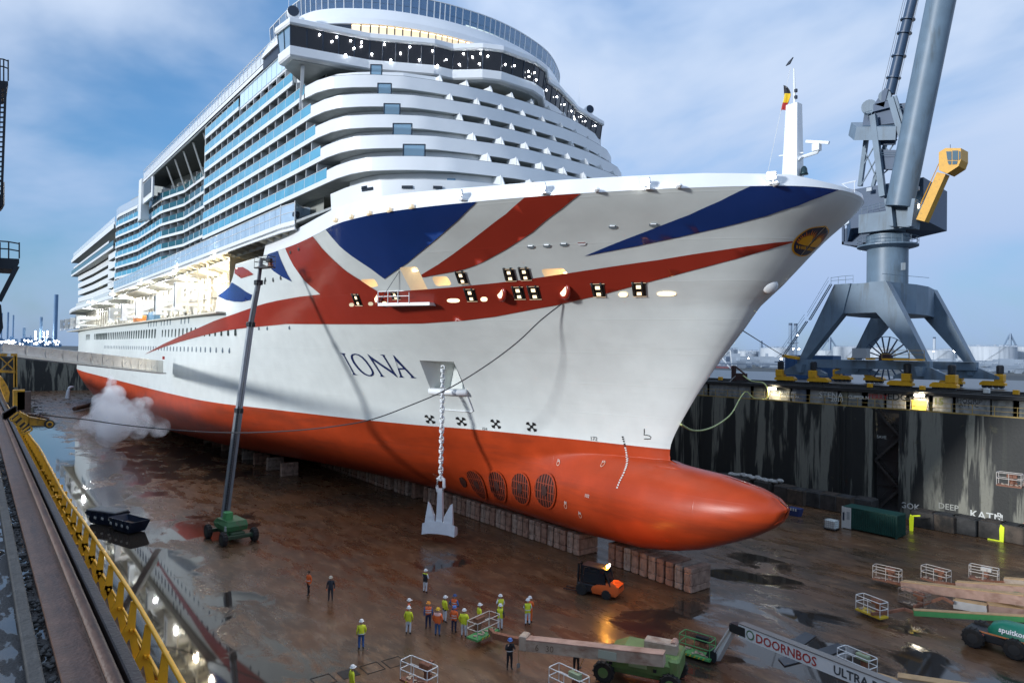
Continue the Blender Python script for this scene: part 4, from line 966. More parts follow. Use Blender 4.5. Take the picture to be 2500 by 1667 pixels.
# aft promenade
aftp = [(-190, 26.3), (-262, 25.9), (-280, 26.3), (-299, 27.5), (-300, 40)]
mb = MB(); wall_strip(mb, aftp, 29.75, 31.0, .25); mb.build('promenade_edge', SWHITE, ship)
mb = MB(); plate(mb, aftp + [(-190, 40)], 29.85, 30.1); mb.build('promenade_deck', SGREY, ship)
for a, b in sub((-192, 26.3), (-262, 25.95), 5): mb = MB(); quad_panel(mb, a, b, 31.0, 31.9); mb.build('promenade_glass', RAILGLASS, ship)
# recess: floor, inner wall, fore bulkhead
xb = rec_x(26)
mb = MB(); mb.box(((xb - 281) / 2, 28.5, ZREC - .1), (abs(-281 - xb), 6.6, .2)); mb.build('recess_floor', CREAM, ship)
mb = MB(); mb.box(((xb - 281) / 2 + 4, 31.0, 27), (abs(-281 - xb) + 8, .3, 8)); mb.build('recess_wall', CREAM, ship)
mb = MB()
for i in range(40): mb.box((xb - 1 - i * 4.6, 30.75, 26.5), (.3, .35, 6.6))
for zz_ in (24.4, 26.6, 28.6): mb.box(((xb - 281) / 2, 30.7, zz_), (abs(-281 - xb), .25, .16))
mb.build('recess_frame', mat('frame_cream', (.50, .47, .40), .5, noise=.2, nscale=2), ship)
mb = MB(); mb.box((xb + .6, 29.2, 26.8), (.3, 5.2, 7.4)); mb.build('recess_bulkhead', mat('warm_bulkhead', (.60, .47, .28), .5, noise=.15, nscale=1.2), ship)
mb = MB(); rr_ = random.Random(3)
for i in range(60):
    x = xb - 3 - rr_.random() * 180; mb.box((x, 29.6 + rr_.random(), 23.2 + rr_.random() * .9 + .4), (.3 + rr_.random() * 1.2, .5, .5 + rr_.random() * 1.4))
mb.build('recess_equipment', mat('gear_cream', (.55, .53, .47), .5, noise=.2, nscale=2), ship, kind='stuff')
for k_, (px_, tilt) in enumerate(((466, 0), (492, 0), (516, 0))):
    a = atY(px_, 655, 27.0); mb = MB(); mb.beam((a[0], 26.4, 30.4), (a[0] + 3.6, 25.9, 23.6), .2); mb.build('recess_brace', CREAM, ship)
mb = MB(); mb.box((-166, 28.2, 24.3), (9, 1.2, 1.3), bev=.2); mb.build('rescue_boat', mat('lifeboat_orange', (.72, .24, .05), .4), ship)
mb = MB(); mb.box((-149, 27.6, 24.2), (7, 1.2, 1.9), bev=.1); mb.build('recess_glass_house', mat('blue_house_glass', (.12, .22, .32), .1), ship)
# davits: white columns on the ship's side with a dark slot and a flared foot
DAV = mat('davit_white', (.74, .76, .76), .4, noise=.06, nscale=1)
SLOT = mat('davit_slot', (.035, .04, .04), .6)
for px, pt, pb in ((434, 690, 757), (385, 722, 768), (338, 734, 776), (302, 742, 783), (271, 752, 787), (189, 772, 801), (175, 776, 803), (162, 779, 805), (151, 781, 807)):
    a = atY(px, pt, 25.3); b = atY(px, pb, 25.3); x = float(a[0]); zt_, zb_ = min(29.9, float(a[2])), float(b[2])
    wd = .75
    mb = MB(); mb.box((x, 25.35, (zt_ + zb_) / 2 + .4), (wd * 2.4, .9, zt_ - zb_ - .8)); mb.prism([(x - wd * 1.2, 24.9, zb_ + .9), (x + wd * 1.2, 24.9, zb_ + .9), (x + wd * 2.0, 24.9, zb_), (x - wd * 2.0, 24.9, zb_)], 0, ex=(0, .9, 0))
    mb.box((x - .2, 27.5, zt_ - .4), (1.2, 5.2, .9)); mb.beam((x, 25.6, zb_ + 1.4), (x - .4, 30.5, zb_ + 3.6), .5); mb.box((x, 28, zb_ + 1.0), (1.0, 5.2, .5))
    d_ = mb.build('davit', DAV, ship)
    mb = MB(); mb.box((x, 24.88, (zt_ + zb_) / 2 + .2), (.42, .12, zt_ - zb_ - .6)); mb.build('slot', SLOT, d_)
# working floods inside the recess
FL = glow('recess_floodlight', (1.0, .90, .72), 45.0)
for i, x in enumerate((-97, -104, -113, -126, -143, -160, -186, -215, -250)):
    mb = MB(); mb.box((x, 29.6, 30.05), (.6, .4, .16)); mb.build('recess_lamp', FL, ship)
    l = bpy.data.lights.new('recess_lamp_light', 'POINT'); l.energy = (9000 if i < 3 else 12000) * RECESS_POWER; l.color = (1.0, .88, .68) if i < 3 else (.93, .96, 1.0); l.shadow_soft_size = .4
    lo = bpy.data.objects.new('recess_lamp_light', l); col.objects.link(lo); lo.location = (x, 28.2, 29.4)
for i, x in enumerate((-98, -120, -150, -185, -225)):   # lamps added under the promenade edge to brighten the ship's side
    mb = MB(); mb.box((x, 25.2, PZ - .15), (.7, .5, .18)); mb.build('added_side_lamp', FL, ship)
    l = bpy.data.lights.new('added_side_light', 'SPOT'); l.energy = 30000 * RECESS_POWER; l.color = (.95, .97, 1.0); l.spot_size = R(120); l.spot_blend = .6; l.shadow_soft_size = .4
    lo = bpy.data.objects.new('added_side_light', l); col.objects.link(lo); lo.location = (x, 23.6, PZ - .4); lo.rotation_euler = (R(8), 0, 0)
# ---- windows in the ship's side
wsrc = {}
def side_window(X, z0, z1, w, m, nm='hull_window'):
    key = (w, round(z1 - z0, 3), m.name)
    y = YC - float(hull_b(X, (z0 + z1) / 2)) - .03
    if key not in wsrc:
        h = z1 - z0; r = min(w * .45, .25); pts = []
        for cx, cz, a0 in ((w / 2 - r, h / 2 - r, 0), (-w / 2 + r, h / 2 - r, 90), (-w / 2 + r, -h / 2 + r, 180), (w / 2 - r, -h / 2 + r, 270)):
            for q in (0, 45, 90): t = R(a0 + q); pts.append((cx + r * math.cos(t), 0, cz + r * math.sin(t)))
        mb = MB(); mb.prism(pts, 0, ex=(0, .08, 0)); o = mb.build(nm, m, ship, local=True); wsrc[key] = o
        o.location = (X - ship.location.x, y - ship.location.y, (z0 + z1) / 2 - ship.location.z); return
    share(wsrc[key], nm, ship, (X - ship.location.x, y - ship.location.y, (z0 + z1) / 2 - ship.location.z))
x0_ = float(atY(549.8, 805, 25.6)[0]); stp = (float(atY(469 / 5.2267 + 400, 805, 25.6)[0]) - x0_) / 5
for i in range(17): side_window(x0_ + stp * i, 19.95, 21.35, .72, DGLASS)
xa, xe = float(atY(373.6, 820, 25.6)[0]), float(atY(232, 820, 25.6)[0])
for i in range(30): side_window(xa + (xe - xa) * i / 29, 19.4, 21.6, 1.15, DGLASS)
for i in range(9): side_window(-196 - i * 2.6, 19.6, 21.6, 1.1, DGLASS)
for i in range(4): side_window(-228 - i * 2.6, 19.6, 21.6, 1.1, DGLASS)
GWIN = mat('grey_port_glass', (.16, .20, .24), .06, spec=.6)
x1_ = float(atY(535, 855, 25.6)[0])
for i in range(46): side_window(x1_ + stp * .93 * i, 17.65, 18.45, .6, GWIN)
for px in (452.6, 444, 435.5, 409.6, 402.5, 395, 388, 376, 370, 363, 357): side_window(float(atY(px, 765, 25.6)[0]), 22.0, 23.0 + .1, .62, GWIN)
for px, py in ((646, 687), (647.7, 681), (666.6, 681), (685, 676)):
    x, z_ = hull_hit(px, py); side_window(x, z_ - .35, z_ + .35, .42, SLOT, 'porthole')
for px, py in ((709, 611), (729, 603)): x, z_ = hull_hit(px, py); side_window(x, z_ - .4, z_ + .4, .42, SLOT, 'porthole')
for px, py in ((631.5, 800), (652, 800), (706, 798)): x, z_ = hull_hit(px, py); side_window(x, z_ - .3, z_ + .3, .4, GWIN, 'porthole')
# ---- real openings cut through the shell
def hull_cut(loop):
    """cut a convex (X, z) outline out of the starboard skin"""
    me = hull.data; bm = bmesh.new(); bm.from_mesh(me); w = world_loc(hull)
    lo = [(x - w.x, z - w.z) for x, z in loop]; cx = sum(p[0] for p in lo) / len(lo); cz = sum(p[1] for p in lo) / len(lo)
    rad = max(math.hypot(p[0] - cx, p[1] - cz) for p in lo) + 1.2
    yc = YC - w.y
    for i in range(len(lo)):
        a, b = lo[i], lo[(i + 1) % len(lo)]
        fs = [f for f in bm.faces if f.calc_center_median().y < yc and math.hypot(f.calc_center_median().x - cx, f.calc_center_median().z - cz) < rad]
        geom = list({v for f in fs for v in f.verts}) + list({e for f in fs for e in f.edges}) + fs
        d = (b[0] - a[0], b[1] - a[1]); bmesh.ops.bisect_plane(bm, geom=geom, plane_co=(a[0], 0, a[1]), plane_no=(d[1], 0, -d[0]), dist=1e-5)
    dead = [f for f in bm.faces if f.calc_center_median().y < yc and inside((f.calc_center_median().x, f.calc_center_median().z), [lo])]
    bmesh.ops.delete(bm, geom=dead, context='FACES'); bm.to_mesh(me); bm.free()
def on_hull(x, z, off=0.0): return (x, YC - float(hull_b(x, z)) + off, z)
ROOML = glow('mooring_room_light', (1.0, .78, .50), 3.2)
WARMW = mat('mooring_room_cream_glow', (.72, .62, .44), .5, noise=.08, nscale=1.5, emit=(1.0, .74, .44), estr=.30)  # walls glow by themselves, imitating warm lamplight on the cream
def room(name, loop, depth=2.6, m=None):
    hull_cut(loop); lp = densify(loop, .8); n = len(lp)
    mb = MB(); front = [on_hull(x, z, .0) for x, z in lp]; back = [(x, YC - float(hull_b(x, z)) + depth, z + .1) for x, z in lp]
    mb.add(front + back, [(i, (i + 1) % n, n + (i + 1) % n, n + i) for i in range(n)] + [tuple(range(n, 2 * n))])
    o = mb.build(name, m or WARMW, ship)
    zt_ = max(p[1] for p in loop); xm = sum(p[0] for p in loop) / len(loop); q = on_hull(xm, zt_ - .2, depth * .55)
    mb = MB(); mb.box((xm, q[1], zt_ - .18), (.5, .3, .08)); mb.build('room_lamp', ROOML, o)
    mb = MB()
    for t in (.3, .62):
        x = min(p[0] for p in loop) + (max(p[0] for p in loop) - min(p[0] for p in loop)) * t; qq = on_hull(x, (zt_ + min(p[1] for p in loop)) / 2, depth * .8)
        mb.beam((x, qq[1], min(p[1] for p in loop) + .05), (x + .2, qq[1], zt_ - .05), .12)
    mb.build('room_frame', mat('room_frame', (.40, .34, .24), .5), o)
    return o
def rounded(pts, r=.25):
    o = []
    n = len(pts)
    for i in range(n):
        p, a, b = Vector(pts[i]), Vector(pts[i - 1]), Vector(pts[(i + 1) % n]); u, v = (a - p), (b - p); rr = min(r, u.length * .4, v.length * .4)
        s_, e_ = p + u.normalized() * rr, p + v.normalized() * rr
        for t in (0, .5, 1): o.append(tuple((1 - t) ** 2 * s_ + 2 * t * (1 - t) * p + t * t * e_))
    return o
for pts in (K1([(705, 910), (840, 905), (880, 975), (745, 995)]), K1([(1385, 885), (1535, 878), (1582, 965), (1425, 975)]), K2([(272, 930), (500, 918), (555, 1020), (325, 1028)]), K2([(1268, 890), (1520, 885), (1565, 998), (1330, 1000)])):
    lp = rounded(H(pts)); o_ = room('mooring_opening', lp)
bay = H(K1([(1075, 795), (1243, 785), (1428, 1160), (1262, 1150)])); room('shell_door_bay', rounded(bay, .2), 2.2, mat('bay_cream_glow', (.74, .68, .54), .5, noise=.1, nscale=1.2, emit=(1, .8, .55), estr=.22))  # bay lining glows by itself to imitate the light inside
# black roller fairleads and small lit slots set on the skin
BLK = mat('fairlead_black', (.012, .012, .012), .4)
LITS = glow('lit_slot', (1.0, .74, .45), 1.3)
FRM = mat('slot_rim', (.75, .6, .42), .5, emit=(1, .6, .3), estr=.15)  # faint warm light put into the rim as glow
for pts in (K1([(628, 1045), (690, 1045), (732, 1157), (668, 1157)]), K1([(1000, 1030), (1065, 1025), (1095, 1095), (1022, 1098)]), K1([(1612, 828), (1705, 828), (1742, 943), (1655, 948)]), K1([(1698, 993), (1795, 992), (1828, 1113), (1735, 1115)]), K1([(2075, 803), (2170, 798), (2203, 918), (2103, 922)]), K1([(2220, 795), (2315, 790), (2348, 910), (2250, 915)]), K1([(2155, 972), (2260, 970), (2290, 1093), (2188, 1095)]), K2([(145, 1085), (255, 1083), (285, 1210), (178, 1213)]), K2([(755, 1060), (882, 1058), (898, 1188), (785, 1188)]), K2([(1148, 1050), (1278, 1048), (1288, 1182), (1165, 1185)])):
    q = H(pts); f_ = hull_patch('fairlead', [q], BLK, off=.09, step=.5)
    bl = lambda u, v: (q[0][0] * (1 - u) * (1 - v) + q[1][0] * u * (1 - v) + q[2][0] * u * v + q[3][0] * (1 - u) * v, q[0][1] * (1 - u) * (1 - v) + q[1][1] * u * (1 - v) + q[2][1] * u * v + q[3][1] * (1 - u) * v)
    for v0, v1 in ((.20, .44), (.68, .9)):
        hull_patch('roller_gap', [[bl(.30, v0), bl(.70, v0), bl(.68, v1), bl(.28, v1)]], LITS, off=.11, step=.4, parent=f_)
    for v0 in (.0, .965): hull_patch('fairlead_rim', [[bl(-.04, v0), bl(1.04, v0), bl(1.04, v0 + .045), bl(-.04, v0 + .045)]], FRM, off=.13, step=.5, parent=f_)
    for u0 in (.12, .80):
        a, b = on_hull(*bl(u0 + .02, .05), -.16), on_hull(*bl(u0 + .02, .95), -.16); mb = MB(); mb.cyl(a, b, .10, n=7); mb.build('roller', BLK, f_, smooth=True)
def oval(c, rx, ry, n=14, sk=.0): return [(c[0] + rx * math.cos(t) * abs(math.cos(t)) ** -.35 * 1.0 if abs(math.cos(t)) > .05 else c[0], c[1] + ry * math.sin(t)) for t in np.linspace(0, 2 * math.pi, n, endpoint=False)]
for kk, cx, cy, rx, ry in ((K1, 625, 1150, 24, 18), (K1, 807, 1140, 24, 18), (K1, 938, 1135, 22, 18), (K1, 1597, 1108, 62, 20), (K1, 1890, 1095, 33, 22), (K2, 1065, 1170, 43, 22), (K2, 1480, 1163, 92, 20)):
    hull_patch('lit_slot', [H(kk(oval((cx, cy), rx, ry)))], LITS if cx not in (625, 807) else mat('cream_slot', (.7, .62, .45), .5, emit=(1, .8, .5), estr=.2), off=.06, step=.4)
for kk, cx, cy, r_ in ((K1, 868, 1082, 26), (K1, 2055, 1038, 36), (K2, 503, 1132, 38)):
    x, z_ = hull_hit(*kk([(cx, cy)])[0]); p = Vector(on_hull(x, z_)); mb = MB(); mb.lathe([(.72, .12), (.76, -.02), (.66, -.16), (.5, -.19), (.42, -.1)], p, (.15, 1, .1), 18); bo = mb.build('towing_boss', SRED, ship, smooth=True)
    mb = MB(); mb.lathe([(.05, -.14), (.46, -.15), (.46, -.12)], p, (.15, 1, .1), 14); mb.build('boss_mouth', LITS, bo)
GSL = mat('grey_slot', (.20, .25, .28), .3); 
for cx, cy, rx, ry in ((182, 712, 36, 17), (335, 703, 36, 17), (498, 690, 40, 18), (965, 522, 40, 18), (1358, 503, 46, 20)):
    o_ = hull_patch('air_slot', [H(K2(oval((cx, cy), rx, ry)))], GSL, off=.06, step=.4)
    a, b = H(K2([(cx - rx * .5, cy - 3), (cx + rx * .7, cy - 3)])); mb = MB(); mb.beam(on_hull(*a, -.1), on_hull(*b, -.1), .08); mb.build('slot_bar', SWHITE, o_)
hull_patch('air_slot', [H(K2(oval((668, 683), 40, 17)))], SWHITE, off=.06, step=.4); hull_patch('slot_bar', [H(K2([(630, 668), (705, 665), (705, 671), (630, 674)]))], SRED, off=.08, step=.4)
# slots and floodlight brackets on the bulwark
def bulw(px, py):
    for yq in np.linspace(22, 46, 1600):
        d = atY(px, py, yq); hb_ = float(hull_b(d[0], ZKN - .05))
        if YC - yq < hb_ + .12 and d[2] > ZKN - .6: return d
    return None
for px, py, w in [(700 + a / 3.92, 450 + b / 3.92, c) for a, b, c in ((465, 342, .7), (617, 310, .75), (788, 277, .8), (980, 247, .8), (1190, 215, .85))]:
    p = bulw(px, py)
    if p is None: continue
    mb = MB(); mb.box((p[0], p[1] - .02, p[2]), (w, .3, .36), rz=-.28, bev=.08); mb.build('bulwark_port', mat('port_cream', (.75, .64, .45), .5, emit=(1, .78, .5), estr=.3), ship)  # warm light put into the port as its own glow
for px, py in ((1457.6, 466), (1657, 456.5), (1892, 451)):
    p = bulw(px, py)
    if p is None: continue
    mb = MB(); mb.box((p[0], p[1] - .03, p[2]), (1.1, .32, .28), rz=-.7, bev=.1); mb.build('bulwark_port', SWHITE, ship)
# anchor pocket: flat-backed recess under the flare
AP = lambda pts: P(7.84, 980, 860, pts)
q = H(AP([(345, 155), (998, 180), (1240, 770), (575, 745)])); hull_cut(q)
c_ = [Vector(on_hull(*p)) for p in q]
yb = max(c_[2].y, c_[3].y) + .25; wl3 = [Vector((c_[0].x + .75, yb - .2, c_[0].z - .25)), Vector((c_[1].x + .15, yb - .2, c_[1].z - .25)), Vector((c_[2].x - .1, yb, c_[2].z)), Vector((c_[3].x + .2, yb, c_[3].z))]
mb = MB(); mb.add([*c_, *wl3], [(0, 1, 5, 4), (1, 2, 6, 5), (2, 3, 7, 6), (3, 0, 4, 7), (4, 5, 6, 7)]); pocket = mb.build('anchor_pocket', HWHITE, ship)
mb = MB(); mb.tube([c_[3] + Vector((-.2, -.05, 0)), c_[2] + Vector((.2, -.05, 0))], .34, 8); mb.build('pocket_lip', SWHITE, pocket, smooth=True)
e_ = [on_hull(*p, -.06) for p in H(AP([(1240, 775), (1375, 1120), (1360, 1138), (750, 1090)]))]
mb = MB(); mb.tube(e_[:2], .09, 5); mb.tube(e_[2:], .05, 5); mb.build('rubbing_bar', SWHITE, ship)
# thruster tunnels with grilles: flat patches, inner shade put in as dark colour
TUN = mat('tunnel_shade', (.045, .010, .006), .7); GRL = mat('grille_red', (.26, .04, .015), .5)
C5 = lambda pts: P(3.92, 1050, 950, pts)
for lp in ([(360, 800), (400, 755), (470, 790), (520, 880), (540, 980), (530, 1040), (490, 1030), (430, 970), (380, 890)], [(555, 830), (600, 772), (670, 800), (720, 880), (742, 970), (735, 1070), (690, 1070), (620, 1000), (570, 910)], [(778, 850), (830, 790), (890, 810), (945, 890), (963, 980), (950, 1080), (915, 1108), (840, 1050), (790, 960)], [(1003, 870), (1060, 808), (1120, 805), (1180, 860), (1207, 950), (1205, 1060), (1180, 1135), (1130, 1140), (1060, 1080), (1010, 980)]):
    hp = H(C5(lp)); cxm = sum(p[0] for p in hp) / len(hp); czm = sum(p[1] for p in hp) / len(hp)
    ru, rv = (max(p[0] for p in hp) - min(p[0] for p in hp)) / 2, (max(p[1] for p in hp) - min(p[1] for p in hp)) / 2
    circ = lambda k, n=28: [(cxm + ru * k * math.cos(t), czm + rv * k * math.sin(t)) for t in np.linspace(0, 2 * math.pi, n, endpoint=False)]
    tn = hull_patch('thruster_tunnel', [circ(.95)], TUN, off=.10, step=.3)
    hull_patch('tunnel_rim', [circ(1.03), circ(.93)], HRED, off=.16, step=.3, parent=tn)
    for i in range(8):
        u = -.82 + i * 1.64 / 7; v = math.sqrt(max(0, .9 - u * u)); x = cxm + u * ru
        hull_patch('grille_bar', [[(x - .055, czm - v * rv), (x + .055, czm - v * rv), (x + .055, czm + v * rv), (x - .055, czm + v * rv)]], GRL, off=.17, step=.5, parent=tn)
    for v in (-.5, -.05, .4):
        u = math.sqrt(.86 - v * v); hull_patch('grille_bar', [[(cxm - u * ru, czm + v * rv - .035), (cxm + u * ru, czm + v * rv - .035), (cxm + u * ru, czm + v * rv + .035), (cxm - u * ru, czm + v * rv + .035)]], GRL, off=.19, step=.5, parent=tn)
    hull_patch('tunnel_hub', [[(cxm + .42 * math.cos(t), czm + .48 * math.sin(t)) for t in np.linspace(0, 6.28, 12, endpoint=False)]], TUN, off=.21, step=.3, parent=tn)
hull_patch('hull_inlet', [H(C5([(282, 842), (310, 832), (348, 880), (352, 925), (330, 935), (295, 890)]))], TUN, off=.1, step=.3)
# painted marks: propeller symbols, bulb symbol, draught scale, frame numbers
for cx, cy in ((0, 285), (300, 305), (630, 330), (972, 357)):
    x, z_ = hull_hit(*C5([(cx, cy)])[0]); lps = []
    for a0 in (45, 135, 225, 315):
        o = []
        for r_, da in ((.12, -14), (.30, -14), (.62, -24), (.68, 0), (.62, 24), (.30, 14), (.12, 14)): t = R(a0 + da); o.append((x + r_ * .95 * math.cos(t), z_ + r_ * .8 * math.sin(t)))
        lps.append(o)
    lps.append([(x + .16 * math.cos(t), z_ + .16 * math.sin(t)) for t in np.linspace(0, 6.28, 8, endpoint=False)])
    mbk = None
    for i, o in enumerate(lps):
        if i == 0: mbk = hull_patch('propeller_mark', [o], BLK, off=.06, step=.3)
        else: hull_patch('mark_blade', [o], BLK, off=.062 + .002 * (i == 4), step=.3, parent=mbk)
def stroke(pts, w, m, off=.06, name='painted_mark'):
    h = H(pts); mb = MB(); mb.tube([on_hull(*p, -off * .6) for p in h], w, 4); return mb.build(name, m, ship)
stroke(C5([(2052, 378), (2052, 408), (2050, 437), (2075, 438), (2100, 444), (2117, 458), (2110, 474), (2080, 475), (2050, 474)]), .035, BLK, name='bulb_mark')
dm = MB()
dp = [(1845, 455), (1850, 475), (1856, 497), (1862, 522), (1866, 540), (1871, 560), (1876, 580), (1880, 602), (1883, 625), (1885, 648), (1887, 670), (1887, 690), (1885, 714), (1880, 735), (1874, 755), (1866, 775), (1857, 800), (1846, 825), (1834, 848), (1822, 870), (1812, 893), (1803, 916), (1793, 940)]
for i, c in enumerate(dp):
    x, z_ = hull_hit(*C5([c])[0]); s_ = .085
    hull_patch('draught_mark', [[(x - s_, z_ - s_ * .7), (x + s_, z_ - s_ * .7), (x + s_, z_ + s_ * .7), (x - s_, z_ + s_ * .7)]], WHITE_P if i > 4 else BLK, off=.05, step=.3)
for t, cx, cy, m_, s in (('154', 500, 388, BLK, .42), ('172', 1537, 485, BLK, .5), ('102', 1482, 1026, WHITE_P, .4), ('84', 1288, 1090, WHITE_P, .34), ('61', 1645, 695, WHITE_P, .34), ('76', 1220, 690, WHITE_P, .34), ('86', 1425, 1190, WHITE_P, .34)):
    x, z_ = hull_hit(*C5([(cx, cy)])[0]); p = on_hull(x, z_, -.08); p2 = on_hull(x + .6, z_, -.08); p3 = on_hull(x, z_ + .4, -.08)
    text_mesh(t, s, 'frame_number', m_, ship, p, Vector(p2) - Vector(p), Vector(p3) - Vector(p))
for cx, cy in ((1230, 708), (1656, 718), (1300, 1115), (1440, 1203), (52, 818)):
    x, z_ = hull_hit(*C5([(cx, cy)])[0]); hull_patch('plug_ring', [[(x + .2 * math.cos(t), z_ + .24 * math.sin(t)) for t in np.linspace(0, 6.28, 12, endpoint=False)], [(x + .14 * math.cos(t), z_ + .17 * math.sin(t)) for t in np.linspace(0, 6.28, 12, endpoint=False)]], mat('plug_pale', (.6, .35, .25), .5), off=.06, step=.3)
# emblem on the stem: dark oval, gold rim, half sun with flame rays, bars below (both sides meet at the stem)
GOLD = mat('emblem_gold', (.78, .36, .01), .35); EMD = mat('emblem_navy', (.012, .018, .05), .35); EMO = mat('emblem_orange', (.75, .20, .01), .35)
def at_b(y, z):    # station where the half breadth at height z is y
    a = float(stem_x(z)); lo, hi = a - 8, a
    for _ in range(40):
        m_ = (lo + hi) / 2
        if float(hull_b(m_, z)) > y: lo = m_
        else: hi = m_
    return lo
def yz(pts): return [(float(hull_b(x, z)), z) for x, z in H(K3(pts))]
def emb_patch(name, loop, m, off, parent=None):
    lp = densify(loop, .22); co = list(lp); ed = [(i, (i + 1) % len(lp)) for i in range(len(lp))]
    for gy in np.arange(.1, 3.2, .2):
        for gz in np.arange(min(p[1] for p in lp), max(p[1] for p in lp), .2):
            if inside((gy, gz), [lp]): co.append((gy, gz))
    v, e, f, *_ = mgeo.delaunay_2d_cdt([Vector(c) for c in co], ed, [], 0, 1e-5)
    fs = [tuple(t) for t in f if inside((sum(v[i].x for i in t) / 3, sum(v[i].y for i in t) / 3), [lp])]
    mb = MB(); q_ = [(at_b(max(p.x, .01), p.y) + off * .75, p.x + off * .65, p.y) for p in v]
    for sd in (1, -1): mb.add([(x, YC - sd * y, z) for x, y, z in q_], fs)
    return mb.build(name, m, parent or ship, smooth=True)
left = yz([(1560, 806), (1520, 806), (1470, 815), (1425, 831), (1380, 855), (1340, 882), (1300, 915), (1265, 950), (1240, 985), (1222, 1025), (1215, 1060), (1216, 1095), (1225, 1122), (1242, 1145), (1260, 1156), (1285, 1160)])
zc_, ymx = (min(p[1] for p in left) + max(p[1] for p in left)) / 2, max(p[0] for p in left)
left[0] = (.02, left[0][1] + .12); left[-1] = (.02, left[-1][1] - .1)
emb = emb_patch('emblem', left, GOLD, .05)
emb_patch('emblem_field', [(y * .92 if y > .05 else .02, zc_ + (z - zc_) * .92) for y, z in left], EMD, .075, emb)
emb_patch('emblem_sun', [(.02, 25.0)] and yz([(1290, 1020), (1310, 990), (1340, 960), (1370, 942), (1410, 928), (1450, 920), (1478, 922), (1485, 945), (1470, 985), (1445, 1025), (1415, 1052), (1370, 1045)]), GOLD, .10, emb)
for tip, a, b in (((1270, 985), (1290, 1015), (1305, 990)), ((1285, 960), (1308, 988), (1325, 968)), ((1312, 930), (1328, 962), (1345, 950)), ((1328, 905), (1350, 952), (1366, 942)), ((1370, 900), (1372, 938), (1388, 932)), ((1400, 862), (1395, 928), (1412, 925)), ((1438, 880), (1420, 922), (1438, 920)), ((1482, 842), (1448, 916), (1466, 916)), ((1512, 852), (1470, 916), (1482, 922)), ((1540, 862), (1482, 925), (1488, 942)), ((1545, 890), (1488, 945), (1482, 965))):
    emb_patch('emblem_ray', yz([tip, a, b]), EMO, .095, emb)
for x_ in (1278, 1312, 1342, 1366, 1386): emb_patch('emblem_bar', yz([(x_ - 8, 1045 + (x_ - 1278) * .15), (x_ + 8, 1045 + (x_ - 1278) * .15), (x_ + 8, 1082 + (x_ - 1278) * .15), (x_ - 8, 1082 + (x_ - 1278) * .15)]), GOLD, .10, emb)
# rubbing disc on the stem
p = atY(1881, 700, YC - .35); mb = MB(); mb.lathe([(.05, -.22), (.42, -.18), (.55, -.05), (.56, .1), (.3, .3)], p, (-.75, 0.45, .55), 20); mb.build('stem_boss', SWHITE, ship, smooth=True)
# ---- foremast with yard, radar, bell
A_ = lambda px, py: Vector(atY(px, py, YC))
mastb, mastt = A_(1935, 432), A_(1932, 258)
def ring_sq(c, wx, wy): return [(c[0] - wx, c[1] - wy, c[2]), (c[0] + wx, c[1] - wy, c[2]), (c[0] + wx, c[1] + wy, c[2]), (c[0] - wx, c[1] + wy, c[2])]
bx_ = mastb.x
mb = MB(); mb.loft([ring_sq((bx_, YC, ZKN), .62, .5), ring_sq((bx_ + .05, YC, mastt.z), .42, .33)]); mast = mb.build('foremast', SWHITE, ship)
tz = mastt.z
mb = MB(); mb.cyl((bx_ + .1, YC, tz), (bx_ + .02, YC, tz + 2.6), .10, .05, 8); mb.build('topmast', SWHITE, mast)
mb = MB(); mb.cyl((bx_, YC, ZKN + 2.6), (bx_ + .8, YC - .3, ZKN + 3.1), .1, n=6); mb.tube([A_(1955, 385), A_(1995, 372), A_(2000, 362)], .12, 6); mb.box(A_(1994, 360), (.5, .4, .5)); mb.build('radar_arm', SWHITE, mast)
mb = MB(); mb.beam(A_(1968, 346), A_(2024, 349), .16, .2); mb.build('radar_scanner', SWHITE, mast)
mb = MB(); mb.beam(A_(1902, 381), A_(1962, 373), .08); mb.build('yard', SWHITE, mast)
for py in (222, 238):
    c = A_(1943, py); mb = MB(); mb.lathe([(.06, -.12), (.12, -.1), (.12, .1), (.05, .14)], c, (0, 0, 1), 8); mb.build('mast_lantern', NAVY, mast)
c = A_(1963, 415); mb = MB(); mb.lathe([(.30, -.33), (.24, -.2), (.2, .1), (.1, .25)], c, (0, 0, 1), 12); mb.build('bell', mat('bell_green', (.03, .06, .07), .4, metal=.6), mast, smooth=True)
c = A_(1926, 155); mb = MB(); mb.prism([c + Vector((-.25, 0, -.1)), c + Vector((.05, 0, -.05)), c + Vector((.3, 0, .35)), c + Vector((-.05, 0, .12))], 0, ex=(0, .1, 0)); mb.build('wind_vane', NAVY, mast)
mb = MB(); mb.tube([A_(1930, 165), A_(1900, 300), A_(1872, 432)], .02, 4); mb.build('stay', EDGE, mast)
# bow rail and lamp stands
mb = MB(); mb.tube([A_(2055, 450), A_(2090, 442)], .04, 4); mb.tube([A_(2086, 442), A_(2086, 470)], .03, 4); mb.tube([A_(2056, 450), A_(2083, 468)], .02, 4); mb.build('bow_gear', SWHITE, ship)
